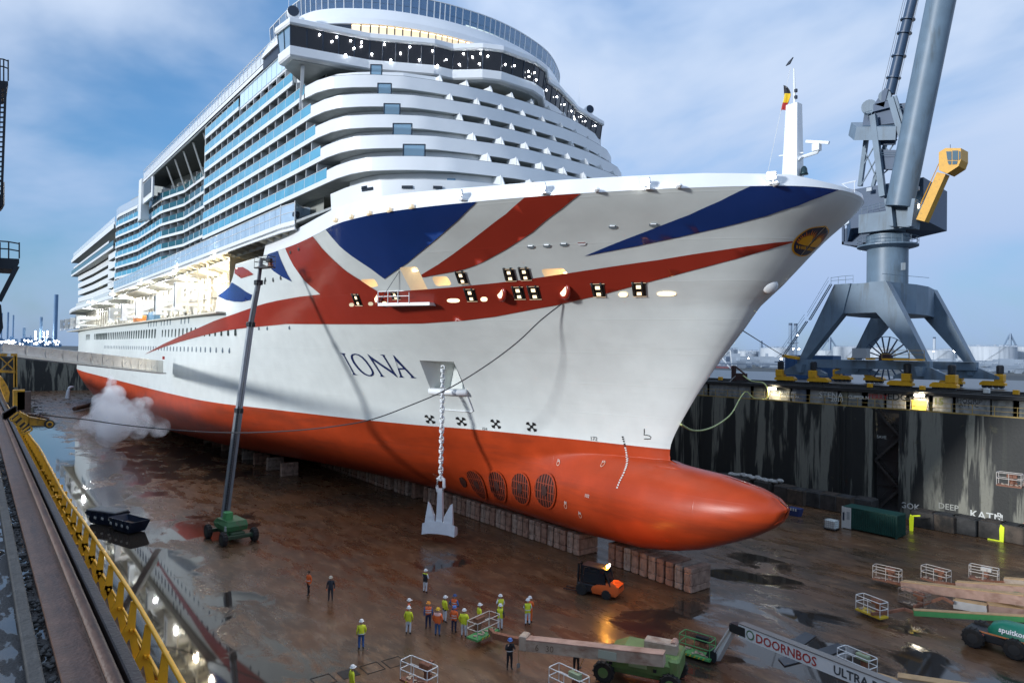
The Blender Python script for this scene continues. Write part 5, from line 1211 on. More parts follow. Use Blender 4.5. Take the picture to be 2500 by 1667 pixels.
# ---- two working floodlights clamped to the bulwark (lit), one unlit pair further aft
def floodlight(px, py, lit, label):
    p = bulw(px, py); d = Vector((.35, -.8, -.45)).normalized()
    t_ = thing('floodlight', label, 'floodlight', (p[0], p[1] - .2, p[2] - .2))
    mb = MB(); mb.box((p[0], p[1] - .1, p[2] - .25), (.5, .5, .12)); mb.beam((p[0], p[1] - .2, p[2] - .2), (p[0], p[1] - .35, p[2] + .15), .1); mb.build('bracket', SWHITE, t_)
    c = Vector((p[0], p[1] - .45, p[2] + .2)); mb = MB(); x, y, a = frame(d); M_ = Matrix((x, y, a)).transposed(); mb.box(c, (.62, .5, .28), M=M_.to_4x4(), bev=.05); mb.build('housing', SWHITE, t_)
    mb = MB(); mb.box(c + d * .15, (.52, .4, .04), M=M_.to_4x4()); mb.build('lens', glow('flood_lens_lit', (1, .97, .92), 120.0) if lit else glow('flood_lens_dim', (1, .97, .92), 12.0), t_)
    if lit:
        l = bpy.data.lights.new('floodlight_beam', 'SPOT'); l.energy = 5200; l.color = (1, .96, .9); l.spot_size = R(130); l.spot_blend = .5; l.shadow_soft_size = .3
        lo = bpy.data.objects.new('floodlight_beam', l); col.objects.link(lo); lo.location = c + d * .3; lo.rotation_euler = d.to_track_quat('-Z', 'Y').to_euler()
floodlight(1334, 464, True, 'lit floodlight on the bulwark over the red diagonal stripe')
floodlight(1587, 453, True, 'lit floodlight on the bulwark left of the mast, nearer the bow')
floodlight(1133, 480, False, 'dim floodlight on the bulwark above the big blue V')
floodlight(1893, 439, False, 'small dim floodlight on the bulwark below the foremast')
# flag
fl = MB(); pts = []
c0 = A_(1921, 208); c1 = A_(1922, 258)
nw, nh = 6, 14
for i in range(nh + 1):
    for j in range(nw + 1):
        t = i / nh; u = j / nw; w_ = .15 + .55 * math.sin(min(1, t * 1.3) * math.pi * .75)
        pts.append((c0.x - .25 + u * w_ - .15 * t, YC + .18 * math.sin(u * 9 + t * 3), c0.z - 1.75 * t))
mp_ = [mat('flag_black', (.02, .02, .025), .7), mat('flag_yellow', (.75, .52, .02), .7), mat('flag_red', (.42, .03, .03), .7)]
for i in range(nh):
    fl.cur = 0 if i < 5 else 1 if i < 10 else 2
    fl.add([], [])
    fl.add([pts[i * (nw + 1) + j] for j in range(nw + 1)] + [pts[(i + 1) * (nw + 1) + j] for j in range(nw + 1)], [(j, j + 1, nw + 1 + j + 1, nw + 1 + j) for j in range(nw)])
tag(fl.build('flag', mp_, None, smooth=True), 'limp black, yellow and red flag hanging at the foremast', 'flag')
# ================================================================== ON THE DOCK FLOOR
# ---- keel blocks under the centre line
BLM = [mat('keel_block_%d' % i, c, .75, noise=.35, nscale=2.2, bump=.5, bscale=7, dirt=(.10, .045, .025), dirt_amt=.4, dscale=(2.5, 2.5, .9)) for i, c in enumerate([(.34, .22, .16), (.36, .26, .20), (.28, .16, .11), (.33, .27, .22)])]
def block_mesh(i):
    r_ = random.Random(i); mb = MB(); zz = 0
    hs = [.52, .98, .40]
    for j, h in enumerate(hs):
        w = .70 + r_.random() * .05; l = 2.46 + r_.random() * .05
        mb.box((r_.uniform(-.02, .02), r_.uniform(-.02, .02), zz + h / 2), (w, l, h - .02), bev=.06); zz += h
    for sy in (-.62, .75): mb.box((.36, sy, 1.0), (.05, .12, 1.7)); mb.box((-.36, sy, 1.0), (.05, .12, 1.7))
    for sx in (-.18, .18): mb.box((sx, -1.245, 1.0), (.07, .05, 1.5))
    for sy in (-.9, .2, .95): mb.cyl((.34, sy, 1.45), (.395, sy, 1.45), .06, n=6)
    return mb
blocks = []
bsrc = [None] * 4
def keel_block(x, y, label, i, rz=0.0):
    t = thing('keel_block', label, 'keel block', (x, y, 0), 'concrete keel blocks in line under the ship', rz)
    k = i % 4
    if bsrc[k] is None: bsrc[k] = block_mesh(k).build('block_body', BLM[k], t, local=True)
    else: share(bsrc[k], 'block_body', t)
    return t
lab = ['end keel block nearest the bow tip, its drilled face to the right', 'second keel block behind the free end of the fore row', 'third keel block from the free end of the fore row', 'fourth keel block from the free end of the fore row', 'fifth keel block from the free end of the fore row']
xk = -33.25; kb = 0
for i in range(10):
    keel_block(xk - i * .92, 45.25 + .02 * i, lab[i] if i < 5 else ('last keel block of the fore row, beside the gap' if i == 9 else 'concrete keel block in the fore row under the bulb'), i * 3 + i // 3, random.uniform(-.02, .02)); kb += 1
for i in range(64):
    x = -45.4 - i * .92
    if i in (30, 31, 33, 38): continue
    keel_block(x, 44.95 + random.uniform(-.05, .05), 'end keel block of the long row, facing the gap' if i == 0 else ('concrete keel block of the long row behind the hanging anchor' if i < 30 else 'shaded concrete keel block deep under the hull'), i + i // 3, random.uniform(-.02, .02)); kb += 1
for r_y in (36.5, 53.5):
    for i in range(22): keel_block(-98 - i * 6.0, r_y, 'concrete bilge block in a spaced row deep under the hull', i)
# ---- far row of dark dock blocks along the far wall
DB = [mat('dock_block_%d' % i, c, .7, noise=.4, nscale=1.5, bump=.5, bscale=6, dirt=(.012, .012, .011), dirt_amt=.5, dscale=(1, 1, .5)) for i, c in enumerate([(.055, .048, .042), (.075, .055, .04), (.045, .044, .042)])]
dsrc = None
for i, (px, py, w, nm) in enumerate(((2180 / 2.8, 1130, 2.6, 'dark concrete block with white paint runs at the right edge'), (2000, 1100, 2.2, 'green tinged dark block left of the lit yellow stand'))): pass
def wall_block(x, y, label, k, sx=2.2, sy=2.2, sz=1.75, rz=0.0):
    t = thing('dock_block', label, 'concrete block', (x, y, 0), 'dark concrete blocks along the far dock wall', rz)
    mb = MB(); mb.box((0, 0, sz / 2), (sx, sy, sz), bev=.07); mb.build('block_body', DB[k], t, local=True)
    mb = MB(); mb.box((0, 0, sz + .03), (sx * .86, sy * .86, .06), bev=.02); mb.box((-sx * .3, 0, sz + .07), (.12, sy * .7, .06)); mb.build('block_cap', DB[(k + 1) % 3], t, local=True); return t
r4 = lambda x, y: (1660 + x / 2.8, 900 + y / 2.8)
for i, (cx, cy, lb) in enumerate(((700, 905, 'dark block behind the tip of the red bulb'), (795, 930, 'dark block second right of the bulb tip'), (900, 945, 'dark block third right of the bulb tip'), (1005, 965, 'dark block left of the green container, fourth from the bulb tip'), (1110, 985, 'dark block partly behind the white end of the green container'), (1240, 1000, 'dark block hidden behind the green container'), (1655, 1088, 'dark block just right of the lit yellow stand beside the container'), (1790, 1112, 'brown stained block, second right of the container'), (1935, 1132, 'dark block leaning against its brown neighbour, third right of the container'), (2130, 1165, 'greenish block left of the bright yellow stand at the right'), (2260, 1190, 'dark block with white paint runs right of the bright yellow stand'), (2390, 1210, 'dark block cut by the right edge of the picture'))):
    p = atZ(*r4(cx, cy), 0); wall_block(p[0], min(p[1] + .9, 84.2), lb, i % 3, 2.3 if i not in (7, 8) else 2.5, 2.1, 1.75 if i > 5 else 1.9, rz=random.uniform(-.06, .06))
for i in range(16):
    wall_block(-51 - i * 3.1, 84.0, 'dark concrete block in the row along the far wall behind the bulb', i % 3, 2.3, 2.0, 1.8)
# rubble sacks on the blocks behind the bulb
mb = MB()
for i in range(14):
    x = -49 - i * .55; mb.box((x, 84 + random.uniform(-.3, .3), 1.95 + random.uniform(0, .2)), (.9, .8, .5), rz=random.random(), bev=.2)
tag(mb.build('rubble_heap', mat('pale_rubble', (.42, .41, .38), .8, noise=.4, nscale=2, bump=.6, bscale=4)), 'pale rubble piled on the blocks beyond the bulb', 'rubble', kind='stuff')
# ---- green container
p0, p1 = atZ(*r4(1112, 1085), 0), atZ(*r4(1480, 1166), 0)
cont = thing('shipping_container', 'dark green corrugated container with a white left end', 'container', ((p0[0] + p1[0]) / 2, p0[1] + 1.1, 0))
cx0, cx1, cy0, ch = p0[0], p1[0], (p0[1] + p1[1]) / 2, 2.35
CG = mat('container_green', (.012, .065, .05), .45, noise=.2, nscale=1.5, dirt=(.03, .03, .025), dirt_amt=.25, dscale=(2, 2, 1))
CW = mat('container_white', (.62, .62, .58), .5, noise=.08, nscale=2, dirt=(.2, .16, .1), dirt_amt=.2, dscale=(2, 2, 1))
xw = cx0 + .95
mb = MB(); mb.box(((cx0 + cx1) / 2, cy0 + 1.1, ch / 2 + .06), (cx1 - cx0 - .06, 2.1, ch - .12)); mb.box(((cx0 + cx1) / 2, cy0 + 1.1, ch - .02), (cx1 - cx0, 2.2, .08)); mb.build('shell', CG, cont)
n = 24
for i in range(n):
    x = xw + (cx1 - xw) * (i + .5) / n; mb = MB(); mb.prism([(x - .08, cy0 - .0, .15), (x - .045, cy0 - .05, .15), (x + .045, cy0 - .05, .15), (x + .08, cy0, .15)], 0, ex=(0, 0, ch - .28)); mb.build('corrugation', CG, cont)
for i in range(8):
    y = cy0 + .15 + i * .26; mb = MB(); mb.box((cx1 + .0, y, ch / 2), (.08, .12, ch - .25)); mb.build('corrugation', CG, cont)
mb = MB(); mb.box(((cx0 + xw) / 2, cy0 - .02, ch / 2), (xw - cx0, .08, ch - .1), bev=.02); mb.build('white_panel', CW, cont)
mb = MB(); mb.box((cx0 + .68, cy0 - .08, 1.45), (.32, .03, .85)); mb.box((cx0 + .68, cy0 - .10, 1.45), (.2, .03, .25)); mb.build('notice_plate', mat('plate_grey', (.35, .37, .36), .4), cont)
mb = MB(); mb.box((cx0 + .16, cy0 - .08, 1.3), (.22, .06, .9), bev=.04); mb.build('meter_box', NAVY, cont)
for x in (cx0 + .04, cx1 - .04): mb = MB(); mb.box((x, cy0 - .03, ch / 2), (.14, .12, ch)); mb.build('corner_post', CG if x > cx0 + 1 else CW, cont)
# ---- white IBC tank
p = atZ(*r4(1022, 1104), 0)
tote = thing('bulk_liquid_tank', 'white caged plastic liquid tank on a pallet', 'tank', (p[0], p[1] + .5, 0))
mb = MB(); mb.box((0, 0, .62), (1.12, .95, .92), bev=.08); mb.cyl((0, 0, 1.08), (0, 0, 1.14), .15, n=10); mb.build('bottle', mat('milky_plastic', (.66, .70, .66), .3), tote, local=True)
for z in (.3, .52, .74, .96):
    mb = MB(); mb.tube([(-.58, -.5, z), (.58, -.5, z), (.58, .5, z), (-.58, .5, z)], .02, 4, closed=True); mb.build('cage_bar', mat('galvanised', (.35, .37, .38), .4, metal=.6), tote, local=True)
for i in range(6):
    x = -.58 + i * .232; mb = MB(); mb.tube([(x, -.5, .14), (x, -.5, 1.08), (x, .5, 1.08)], .02, 4); mb.build('cage_bar', MATS['galvanised'], tote, local=True)
mb = MB()
for y in (-.4, 0, .4): mb.box((0, y, .07), (1.2, .14, .14))
mb.build('pallet', BLK, tote, local=True)
# ---- yellow L stands (fork arms), the lamplight on them put in as glow
YLG = mat('lamplit_yellow_glow', (.62, .72, .02), .4, emit=(.75, .9, .03), estr=.25)
for px, py, lb, flip in ((1580, 1108, 'lamplit yellow angled stand right beside the green container', 1), (2198, 1183, 'lamplit yellow L shaped stand with its foot pointing left', -1)):
    p = atZ(*r4(px, py), 0); t = thing('yellow_stand', lb, 'stand', (p[0], p[1], 0), 'lamplit yellow stands by the far wall')
    mb = MB(); mb.prism([(-.16, 0, 0), (.16, 0, 0), (.22, 0, 1.5), (-.1, 0, 1.75), (-.2, 0, 1.3)], 0, ex=(0, .14, 0)); mb.build('upright', YLG, t, local=True)
    mb = MB()
    if flip > 0: mb.beam((.1, .07, 1.62), (.85, .07, 1.8), .16, .14)
    else: mb.box((-.6, .0, .06), (1.2, .14, .1)); mb.box((-.5, .35, .06), (1.0, .12, .1))
    mb.build('arm', YLG, t, local=True)
# blue bin half hidden by the bulb tip
p = atZ(1934, 1258, 0); t = thing('blue_bin', 'small blue bin with tape stripes behind the bulb tip', 'bin', (p[0] + .25, p[1] + .3, 0))
mb = MB(); mb.loft([ring_sq((0, 0, 0), .55, .4), ring_sq((0, 0, .9), .75, .5)]); mb.build('tub', mat('bin_blue', (.03, .05, .16), .4), t, local=True)
for k in range(3): mb = MB(); mb.box((-.3 + k * .3, -.52, .78), (.14, .05, .3)); mb.build('tape_stripe', CW, t, local=True)
# ---- open waste skips in the water, left
def skip(px, py, label, covered, rz):
    p = atZ(px, py, 0); t = thing('waste_skip', label, 'skip', (p[0], p[1], 0), 'dark blue waste skips on the flooded floor', rz)
    SK = mat('skip_blue', (.015, .025, .05), .4, noise=.3, nscale=2); L_, W_, Hh = 4.2, 1.9, 1.25
    o = [[(-L_ / 2 + .7, -W_ / 2 + .15, .1), (L_ / 2 - .7, -W_ / 2 + .15, .1), (L_ / 2 - .7, W_ / 2 - .15, .1), (-L_ / 2 + .7, W_ / 2 - .15, .1)], [(-L_ / 2, -W_ / 2, Hh), (L_ / 2, -W_ / 2, Hh), (L_ / 2, W_ / 2, Hh), (-L_ / 2, W_ / 2, Hh)]]
    inn = [[(x * .97, y * .94, Hh) for x, y, z in o[1]], [(x * .95, y * .9, .2) for x, y, z in o[0]]]
    mb = MB(); mb.loft([o[0], o[1], inn[0], inn[1]]); mb.build('tub', SK, t, local=True)
    mb = MB()
    for x in (-1.3, -.4, .5, 1.3): mb.beam((x, -W_ / 2 - .02, Hh), (x * .9, -W_ / 2 + .12, .3), .1)
    mb.build('rib', SK, t, local=True, kind='stuff')
    for i, x in enumerate((-1.5, -.5, .5, 1.5)):
        mb = MB(); mb.box((x, -W_ / 2 - .06, .75), (.3, .05, .22), M=Matrix.Rotation(.3, 4, 'Y')); mb.build('reflector', CW, t, local=True)
    if covered:
        mb = MB(); mb.box((0, 0, Hh + .1), (L_ * .96, W_ * .95, .22), bev=.1); mb.build('cover', mat('skip_cover', (.08, .09, .10), .5, noise=.4, nscale=3, bump=.6, bscale=6), t, local=True)
    else:
        mb = MB(); mb.box((0, 0, .55), (L_ * .72, W_ * .8, .3), bev=.12); mb.build('debris', mat('skip_debris', (.10, .06, .035), .8, noise=.5, nscale=4, bump=.8, bscale=6), t, local=True)
skip(262, 1277, 'covered dark blue skip, the one nearer the yellow fence', True, .55)
skip(315, 1295, 'open dark blue skip holding brown debris', False, .35)
# ---- the anchor and its chain
CHW = mat('anchor_white', (.72, .75, .77), .4, noise=.06, nscale=2)
ytop = YC - float(hull_b(hull_hit(1089, 900)[0], hull_hit(1089, 900)[1]))
a_top = Vector(atY(1089, 893, ytop + .3)); ANX, ANY = a_top.x, a_top.y - .35
zc0 = a_top.z
d_ = ray(1080, 1170); zend = float(EYE[2] + d_[2] * (ANY / d_[1]))
chain = thing('anchor_chain', 'white painted anchor chain hanging from the pocket in the bow', 'chain', (ANX, ANY, zc0))
lm = {}
def link(rot):
    pts = []; L2, w = .335, .19
    for t in np.linspace(0, 2 * math.pi, 14, endpoint=False): pts.append((w * math.cos(t), 0, (L2 - w) * (1 if math.sin(t) > 1e-6 else -1 if math.sin(t) < -1e-6 else 0) + w * math.sin(t)))
    mb = MB(); mb.tube(pts, .082, 6, closed=True); mb.beam((-w, 0, 0), (w, 0, 0), .06)
    if rot:
        mb.v = [(y, x, z) for x, y, z in mb.v]
    return mb
nl = int((zc0 - zend) / .49)
for i in range(nl):
    if i < 2:
        lm[i] = link(i % 2).build('chain_link', CHW, chain, smooth=True, local=True); lm[i].rotation_euler = (0, 0, .63); lm[i].location = (0, 0, -.3 - i * .49)
    else: share(lm[i % 2], 'chain_link', chain, (0, 0, -.3 - i * .49), (0, 0, .63))
za = zc0 - .3 - nl * .49
anc = thing('anchor', 'white stockless anchor hanging above the dock floor on its chain', 'anchor', (ANX, ANY, za - 3.9 * 1.3)); anc.rotation_euler = (0, 0, .63); anc.scale = (1.5, 1.4, 1.3)
mb = MB(); mb.tube([(-.22, 0, 4.0), (-.24, 0, 3.4), (-.2, 0, 3.1), (.2, 0, 3.1), (.24, 0, 3.4), (.22, 0, 4.0), (0, 0, 4.15)], .11, 8, closed=True); mb.box((0, 0, 4.05), (.34, .24, .42), bev=.08); mb.build('shackle', CHW, anc, smooth=True, auto=40, local=True)
mb = MB(); mb.loft([ring_sq((0, 0, .5), .22, .20), ring_sq((0, 0, 3.3), .15, .13)]); mb.build('shank', CHW, anc, local=True)
mb = MB()
for s in (-1, 1):
    mb.loft([[(s * x, y, z) for x, y, z in r_] for r_ in ([(.0, -.45, .05), (.0, .35, .0), (.0, .35, .65), (.0, -.35, .95)], [(.7, -.42, .0), (.7, .35, .0), (.7, .3, .6), (.7, -.3, .85)], [(1.12, -.36, -.12), (1.12, .3, -.1), (1.12, .25, .5), (1.12, -.25, .68)])])
mb.build('crown', CHW, anc, local=True)
for s in (-1, 1):
    mb = MB(); mb.loft([[(s * x, y, z) for x, y, z in r_] for r_ in ([(.30, -.30, .75), (.95, -.30, .62), (.95, .02, .62), (.30, .02, .75)], [(.34, -.26, 1.25), (.93, -.2, 1.2), (.93, .02, 1.2), (.34, .05, 1.25)], [(.72, -.06, 2.15), (.84, -.02, 2.25), (.84, .06, 2.25), (.72, .08, 2.15)])]); mb.build('fluke', CHW, anc, local=True)
# ---- boarding platform hung from the shell door bay
q = bay; pm = [on_hull(*hull_hit(*K1([(960, 1118)])[0])), on_hull(*hull_hit(*K1([(1428, 1158)])[0]))]
pl = thing('boarding_platform', 'white railed platform folded out below the open shell door', 'platform', pm[1])
a0, a1 = Vector(pm[0]), Vector(pm[1]); zpl = a1.z - .05; a0.z = a1.z = zpl
d = (a1 - a0).normalized(); nn = Vector((d.y, -d.x, 0)); nn = nn if nn.y < 0 else -nn
mb = MB(); mb.prism([a0, a1, a1 + nn * 1.0, a0 + nn * 1.3], 0, ex=(0, 0, .26)); mb.build('deck', SWHITE, pl)
for z in (.65, 1.1):
    mb = MB(); mb.tube([a0 + Vector((0, 0, z + .2)), a0 + nn * 1.3 + Vector((0, 0, z + .2)), a0 + (a1 - a0) * .62 + nn * 1.15 + Vector((0, 0, z + .2))], .035, 5); mb.build('rail', SWHITE, pl)
for t in (0, .2, .4, .62): mb = MB(); c = a0 + (a1 - a0) * t + nn * (1.3 - .2 * t); mb.beam(c + Vector((0, 0, .2)), c + Vector((0, 0, 1.35)), .06); mb.build('rail_post', SWHITE, pl)
mb = MB(); mb.beam(a0 + nn * 1.2 + Vector((0, 0, .25)), Vector(on_hull(*hull_hit(*K1([(1080, 830)])[0]))), .035); mb.build('stay_wire', NAVY, pl)
# ---- steel cover plates lying in the puddle
STP = mat('plate_steel', (.03, .035, .045), .35, noise=.3, nscale=1)
c6p = lambda x, y: (1900 + x / 3.853, 1260 + y / 3.853)
for i, (pts, lb) in enumerate((([(150, 1150), (255, 1090), (350, 1130), (250, 1205)], 'dark steel plate, farthest of the four on the wet floor'), ([(0, 1175), (150, 1150), (250, 1205), (90, 1240)], 'dark steel plate beside the white boom'), ([(330, 1270), (560, 1195), (640, 1250), (430, 1330)], 'dark steel plate with a raised edge by the small basket'), ([(0, 1340), (60, 1410), (250, 1360), (150, 1300)], 'dark steel plate half under the white boom'))):
    q = [atZ(*c6p(*p), .02) for p in pts]; mb = MB(); mb.prism([Vector(v) for v in q], 0, ex=(0, 0, .05)); tag(mb.build('floor_plate', STP), lb, 'steel plate', 'steel plates lying on the dock floor')
# ---- small gully covers let into the floor
for px, py, lb in ((851, 1643, 'dark square gully cover at the bottom left of the man in blue trousers'), (909, 1629, 'square outlined cover nearest the dark gully'), (963, 1615, 'square outlined cover farthest right by the low basket'), (790, 1659, 'square outlined cover at the bottom edge, leftmost')):
    p = atZ(px, py, .01); mb = MB(); s = .55
    if 'dark square' in lb: mb.box((p[0], p[1], .012), (1.0, 1.0, .016))
    else:
        for sx, sy, w, h in ((0, -s, 1.14, .05), (0, s, 1.14, .05), (-s, 0, .05, 1.06), (s, 0, .05, 1.06)): mb.box((p[0] + sx, p[1] + sy, .012), (w, h, .016))
    tag(mb.build('floor_cover', BLK), lb, 'cover', 'square covers in the dock floor')
# ================================================================== FAR QUAY: THE DOCKSIDE CRANE
CRB = mat('crane_blue_grey', (.13, .19, .25), .45, noise=.15, nscale=.5, dirt=(.07, .08, .08), dirt_amt=.35, dscale=(.8, .8, .12))
CRD = mat('crane_dark_blue', (.035, .07, .13), .45, noise=.15, nscale=.6)
CYEL = mat('bogie_yellow', (.68, .34, .01), .45, noise=.15, nscale=2, dirt=(.08, .05, .02), dirt_amt=.25, dscale=(2, 2, 2))
CRK = mat('crane_black_gear', (.015, .017, .02), .5)
CX, CY = -43.05, 101.5
crane = thing('dock_crane', 'tall blue grey slewing crane on four splayed legs and yellow bogies', 'crane', (CX, CY, ZQ))
XA, XB_, Y0, Y1 = -50.9, -35.2, 93.0, 110.0
ZT, ZB_, ZF = 28.6, 24.6, 18.3
# portal: raised box frame with four splayed, tapering legs
mb = MB()
o_ = [(CX - 3.3, Y0 + .4), (CX + 3.3, Y0 + .4), (CX + 4.6, CY - 2), (CX + 4.6, CY + 2), (CX + 3.3, Y1 - .4), (CX - 3.3, Y1 - .4), (CX - 4.6, CY + 2), (CX - 4.6, CY - 2)]
mb.prism([(x, y, ZB_) for x, y in o_], 0, ex=(0, 0, ZT - ZB_)); mb.build('portal_frame', CRB, crane)
for sx in (-1, 1):
    for sy in (-1, 1):
        fx = XA if sx < 0 else XB_; fy = Y0 if sy < 0 else Y1; yo = -.55 * sy
        tin = CX + sx * 2.2; tout = CX + sx * 3.4
        out = [(tin, ZB_ - .02), (fx - sx * .55, ZF), (fx + sx * .55, ZF), (CX + sx * 5.6, ZB_ - .4), (tout, ZT + .05), (CX + sx * 1.2, ZT + .05)]
        mb = MB(); mb.prism([(x, fy + yo * .0 - sy * .1, z) for x, z in out], 0, ex=(0, -sy * 1.5, 0)); mb.build('portal_leg', CRB, crane)
# lower sills, equaliser beams and bogies
for sy, y in ((-1, Y0), (1, Y1)):
    MB().box((CX, y - sy * .6, 17.7), (XB_ - XA + 1.6, 1.1, 1.15)).build('sill_beam', CRB, crane)
    for x in (XA, XB_):
        mb = MB(); mb.prism([(x - 3.4, y - sy * .3 - .35, 16.0), (x + 3.4, y - sy * .3 - .35, 16.0), (x + 3.4, y - sy * .3 - .35, 16.35), (x + .7, y - sy * .3 - .35, 17.6), (x - .7, y - sy * .3 - .35, 17.6), (x - 3.4, y - sy * .3 - .35, 16.35)], 0, ex=(0, .7, 0)); mb.build('equaliser_beam', CRB, crane)
        mb = MB(); mb.prism([(x - .55, y - .9, 17.6), (x + .55, y - .9, 17.6), (x + .3, y - .9, 16.4), (x - .3, y - .9, 16.4)], 0, ex=(0, .8, 0)); mb.build('pivot_yoke', CRB, crane)
        for k, bx in enumerate((x - 2.5, x + 2.5)):
            inner = (bx > CX) == (x < CX)
            mb = MB(); mb.prism([(bx - 1.5, y - .5, 15.15), (bx + 1.5, y - .5, 15.15), (bx + 1.5, y - .5, 15.45), (bx + 1.1, y - .5, 15.75), (bx - 1.1, y - .5, 15.75), (bx - 1.5, y - .5, 15.45)], 0, ex=(0, 1.0, 0))
            if inner: mb.prism([(bx + .1, y - .6, 15.7), (bx + .75, y - .6, 15.7), (bx + .75, y - .6, 16.3 if x > CX else 16.75), (bx + .1, y - .6, 16.75 if x > CX else 16.3)], 0, ex=(0, .9, 0))
            else: mb.box((bx + (.8 if bx > CX else -.8), y, 16.2), (1.1, 1.1, 1.0), bev=.05)
            mb.build('bogie', CYEL, crane)
            for wx in (-1.0, -.35, .35, 1.0): mb = MB(); mb.cyl((bx + wx, y - .35, 15.02), (bx + wx, y + .35, 15.02), .28, n=10); mb.build('rail_wheel', CRK, crane)
            if not inner: mb = MB(); mb.lathe([(.3, 0), (.45, .1), (.45, 1.1), (.3, 1.25)], (bx + (.8 if bx > CX else -.8), y, 16.7), (0, 0, 1), 10); mb.build('drive_motor', CRK, crane)
for yq in (-.8, .8):
    MB().box((CX, Y0 + .2 + yq * 3, ZQ + .12), (120, .12, .2)).build('crane_rail', KERB, crane)
# cable reel between the legs, cabinets and small yellow platforms
rc = Vector((-42.3, 99.5, 18.6)); mb = MB(); rr = 3.0
reel = None
for k in range(18):
    t = k * 2 * math.pi / 18; mb = MB(); mb.beam(rc, rc + Vector((math.cos(t) * rr, 0, math.sin(t) * rr)), .16); s_ = mb.build('reel_spoke', CRD, crane)
mb = MB(); mb.tube([rc + Vector((math.cos(t) * rr, 0, math.sin(t) * rr)) for t in np.linspace(0, 2 * math.pi, 36, endpoint=False)], .05, 5, closed=True); mb.build('reel_rim', CRD, crane)
mb = MB(); mb.cyl(rc + Vector((0, -.4, 0)), rc + Vector((0, .4, 0)), .8, n=16); mb.build('reel_hub', mat('hub_brown', (.06, .03, .03), .6), crane)
mb = MB(); mb.box((-42.6, Y0 - .2, 19.2), (1.9, 1.0, 1.3)); mb.build('switch_cabinet', mat('cabinet_grey', (.33, .36, .38), .5), crane)
for x, w in ((-43.7, .7), (-41.2, .9), (-37.2, 4.8)): MB().box((x, Y0 - .6, 18.45), (w, .8, .22)).build('yellow_platform', CYEL, crane)
mb = MB(); mb.tube([(-39.6, Y0 - 1.0, 19.6), (-34.6, Y0 - 1.0, 19.6)], .03, 4); mb.tube([(-39.6, Y0 - 1.0, 19.1), (-34.6, Y0 - 1.0, 19.1)], .03, 4)
for x in (-39.6, -38, -36.3, -34.6): mb.beam((x, Y0 - 1.0, 18.5), (x, Y0 - 1.0, 19.6), .05)
mb.build('platform_rail', YEL2, crane)
mb = MB(); mb.prism([(-53.5, Y0 - .9, 18.5), (-51.2, Y0 - .9, 18.2), (-51.2, Y0 - .9, 18.6), (-53.5, Y0 - .9, 18.9)], 0, ex=(0, .8, 0)); mb.build('yellow_platform', CYEL, crane)
# stair up the left leg
mb = MB(); a, b, c = Vector((-53.3, Y0 - .7, 18.8)), Vector((-49.9, Y0 - .7, 23.6)), Vector((-46.5, Y0 - .7, 28.6))
for p, q in ((a, b), (b + Vector((.4, 0, .2)), c)):
    for dx in (-.25, .25): mb.beam(p + Vector((0, dx, 0)), q + Vector((0, dx, 0)), .1)
    for i in range(22): t = i / 21; m_ = p + (q - p) * t; mb.beam(m_ + Vector((0, -.25, 0)), m_ + Vector((0, .25, 0)), .06)
    for h in (.5, 1.0): mb.tube([p + Vector((-.2, -.3, h)), q + Vector((-.2, -.3, h))], .025, 4)
mb.tube([c + Vector((0, 0, .9)), c + Vector((1.5, 0, 1.0)), c + Vector((3.0, 0, 1.0))], .03, 4); mb.tube([c + Vector((0, 0, .5)), c + Vector((3.0, 0, .5))], .03, 4)
for i in range(4): mb.beam(c + Vector((i, 0, 0)), c + Vector((i, 0, 1.0)), .04)
mb.tube([(CX + 3, Y0 - .1, ZT + 1), (CX + 5.4, CY, ZT + 1)], .03, 4)
mb.build('access_stair', CRB, crane)
# column, ring platform, slewing house
zc1 = 35.0
mb = MB(); mb.lathe([(2.62, ZT - .2), (2.62, 34.2), (2.75, 34.3), (2.75, 36.0), (2.3, 36.2), (2.3, 37.2)], (CX, CY, 0), (0, 0, 1), 28); mb.build('column', CRB, crane, smooth=True, auto=30)
mb = MB(); mb.lathe([(2.6, 34.0), (3.9, 34.35), (3.9, 34.55), (2.6, 34.6)], (CX, CY, 0), (0, 0, 1), 28); mb.build('ring_platform', CRB, crane)
mb = MB()
for h in (.5, 1.0): mb.tube([(CX + 3.85 * math.cos(t), CY + 3.85 * math.sin(t), 34.55 + h) for t in np.linspace(0, 2 * math.pi, 28, endpoint=False)], .035, 4, closed=True)
for t in np.linspace(0, 2 * math.pi, 18, endpoint=False): mb.beam((CX + 3.85 * math.cos(t), CY + 3.85 * math.sin(t), 34.5), (CX + 3.85 * math.cos(t), CY + 3.85 * math.sin(t), 35.6), .04)
mb.build('ring_rail', CRB, crane)
mb = MB(); mb.box((CX + 2.85, CY - 1.6, 31.2), (.6, .5, 1.0)); mb.build('column_box', CRB, crane)
Q = lambda px, py, y=CY: Vector(atY(px, py, y))
